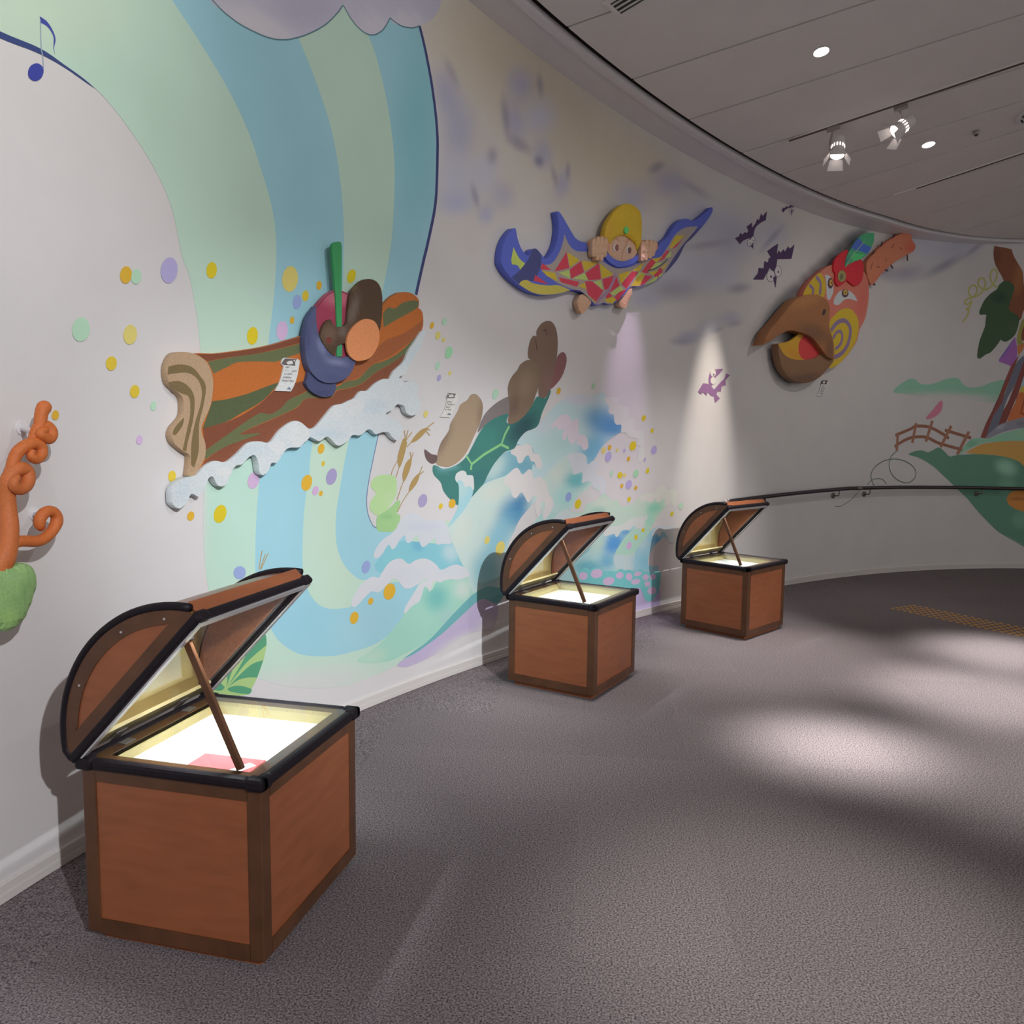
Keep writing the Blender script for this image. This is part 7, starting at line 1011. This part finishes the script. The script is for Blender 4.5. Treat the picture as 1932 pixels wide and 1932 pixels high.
# ------------------------------------------------------------------ ceiling fittings
def onc(x, y, dz=0): return (x, y, zc(x, y)+dz)
CN = Vector((-CB, -CC, 1)).normalized(); CQ = Vector((0, 0, 1)).rotation_difference(CN).to_matrix().to_4x4()
def downlight(x, y, lab):
    t = thing('downlight', lab, 'ceiling light', onc(x, y), group='recessed downlights')
    bm = bmesh.new(); lathe(bm, [(.062, -.001), (.064, -.006), (.052, -.006), (.050, -.001)], 20, CQ); bobj('trim_ring', bm, WHITE, t)
    bm = bmesh.new(); lathe(bm, [(.049, -.004), (.049, -.0025)], 20, CQ); bobj('lens', bm, GLOW, t)
downlight(2.125, 5.703, 'glowing recessed downlight nearest the camera'); downlight(3.605, 7.066, 'glowing recessed downlight farther back, right of the track spotlights')
t = thing('smoke_detector', 'small dark sensor on the ceiling', 'detector', onc(3.917, 6.897)); bm = bmesh.new(); lathe(bm, [(.022, -.0005), (.026, -.018), (.018, -.034)], 14, CQ); bobj('body', bm, GREYM, t); bm = bmesh.new(); lathe(bm, [(.017, -.0345), (.009, -.044)], 12, CQ); bobj('lens', bm, DARKM, t)
t = thing('ceiling_diffuser', 'pale round air diffuser at the right edge of the ceiling', 'air diffuser', onc(4.30, 6.67)); bm = bmesh.new(); lathe(bm, [(.16, -.0005), (.165, -.012), (.10, -.022), (.098, -.0005)], 26, CQ); bobj('outer_ring', bm, SOFM, t)
bm = bmesh.new()
for k in range(8):
    a = k*math.pi/4; box(bm, (.118, -.026, -.0265), (.130, .026, -.0185), CQ @ Matrix.Rotation(a, 4, 'Z'))
bobj('slots', bm, DARKM, t); bm = bmesh.new(); lathe(bm, [(.075, -.004), (.08, -.03), (.02, -.034)], 22, CQ); bobj('core', bm, SOFM, t)
va = math.atan2(4.795-5.125, .985-.593)
t = thing('ceiling_vent', 'slotted linear air vent at the top edge of the ceiling', 'vent', onc(.615, 5.145), va)
VM = Matrix.Rotation(-va, 4, 'Z') @ CQ @ Matrix.Rotation(va, 4, 'Z')
for lo, hi in (((-.03, -.095, -.008), (1.2, -.065, -.0005)), ((-.03, .065, -.008), (1.2, .095, -.0005)), ((-.03, -.065, -.008), (.0, .065, -.0005)), ((1.17, -.065, -.008), (1.2, .065, -.0005))): boxo('vent_frame', lo, hi, CEILM, t, 0, VM)
for y in (-.04, 0, .04): boxo('vent_blade', (0, y-.006, -.007), (1.17, y+.006, -.001), WHITE, t, 0, VM)
boxo('vent_core', (0, -.065, -.0015), (1.17, .065, -.0005), DARKM, t, 0, VM)
# lighting tracks sit in the grooves
def track(p, q, lab):
    a = Vector(onc(*p)); b = Vector(onc(*q)); d = b-a; t = thing('lighting_track', lab, 'track', a)
    x = d.normalized(); y = CN.cross(x).normalized(); z = x.cross(y); M = Matrix(((x.x, y.x, z.x, 0), (x.y, y.y, z.y, 0), (x.z, y.z, z.z, 0), (0, 0, 0, 1)))
    boxo('channel', (0, -.017, -.010), (d.length, .017, .002), mat('track_brown', (.10, .055, .03), .5) if 'track_brown' not in bpy.data.materials else bpy.data.materials['track_brown'], t, 0, M)
    for s in (-.0185, .0165): boxo('channel_lip', (0, s, -.012), (d.length, s+.002, .0), WHITE, t, 0, M)
    boxo('end_feed', (-.20, -.017, -.012), (-.002, .017, .0), CEILM, t, 0, M); return M
TM = track((2.307, 6.837), (4.6, 5.43), 'brown lighting track carrying two white spotlights'); track((3.925, 7.875), (5.1, 6.9), 'bare brown lighting track farther back on the ceiling')
def spotlight(p, axis, roll, lab, swing):
    t = thing('track_spotlight', lab, 'spotlight', onc(*p, -.012), group='track spotlights with barn doors')
    boxo('adaptor', (-.05, -.016, -.03), (.05, .016, .0), GREYM, t, .004, TM)
    ax = Vector(axis).normalized(); sd = ax.cross(Vector((0, 0, 1))).normalized(); up = sd.cross(ax).normalized()
    piv = Vector((0, 0, -.13))+Vector(swing)
    B = Matrix(((sd.x, up.x, -ax.x, piv.x), (sd.y, up.y, -ax.y, piv.y), (sd.z, up.z, -ax.z, piv.z), (0, 0, 0, 1))) @ Matrix.Rotation(roll, 4, 'Z')     # local -z = beam
    bm = bmesh.new(); tube(bm, [Vector((0, 0, -.025)), Vector((0, 0, -.05)), piv+sd*.062+Vector((0, 0, .055)), piv+sd*.062], .009, 8); box(bm, (.054, -.012, -.02), (.066, .012, .03), B); bobj('yoke', bm, GREYM, t)
    bm = bmesh.new(); lathe(bm, [(.025, .085), (.045, .080), (.050, .06), (.052, -.02), (.058, -.03), (.060, -.075)], 20, B); h = bobj('housing', bm, WHITE, t)
    bm = bmesh.new()
    for k in range(14):
        a = 2*math.pi*k/14; box(bm, (.0495, -.004, -.016), (.0535, .004, .010), B @ Matrix.Rotation(a, 4, 'Z'))
    bobj('cooling_slots', bm, GLOW2, h)
    bm = bmesh.new(); lathe(bm, [(.052, -.077), (.052, -.079)], 18, B); bobj('lens', bm, GLOW2, h)
    for k in range(4):
        w = .062 if k % 2 == 0 else .045
        bm = bmesh.new(); M = B @ Matrix.Rotation(k*math.pi/2, 4, 'Z') @ Matrix.Translation((0, .060, -.075)) @ Matrix.Rotation(math.radians(30), 4, 'X')
        vs = [bm.verts.new(M @ Vector(v)) for v in ((-w*.8, 0, 0), (w*.8, 0, 0), (w, 0, -.085), (-w, 0, -.085), (-w*.8, .002, 0), (w*.8, .002, 0), (w, .002, -.085), (-w, .002, -.085))]
        for f in ((0, 1, 2, 3), (7, 6, 5, 4), (0, 4, 5, 1), (1, 5, 6, 2), (2, 6, 7, 3), (3, 7, 4, 0)): bm.faces.new([vs[i] for i in f])
        bobj('barn_door', bm, WHITE, h)
    return t
spotlight((2.604, 6.659), (-.16, -.30, -.95), .2, 'white track spotlight nearest the wall, pointing down', (.05, 0, -.03))
spotlight((3.04, 6.423), (-.80, .05, -.60), .5, 'white track spotlight, second along the track, tilted towards the bats', (.03, 0, -.02))
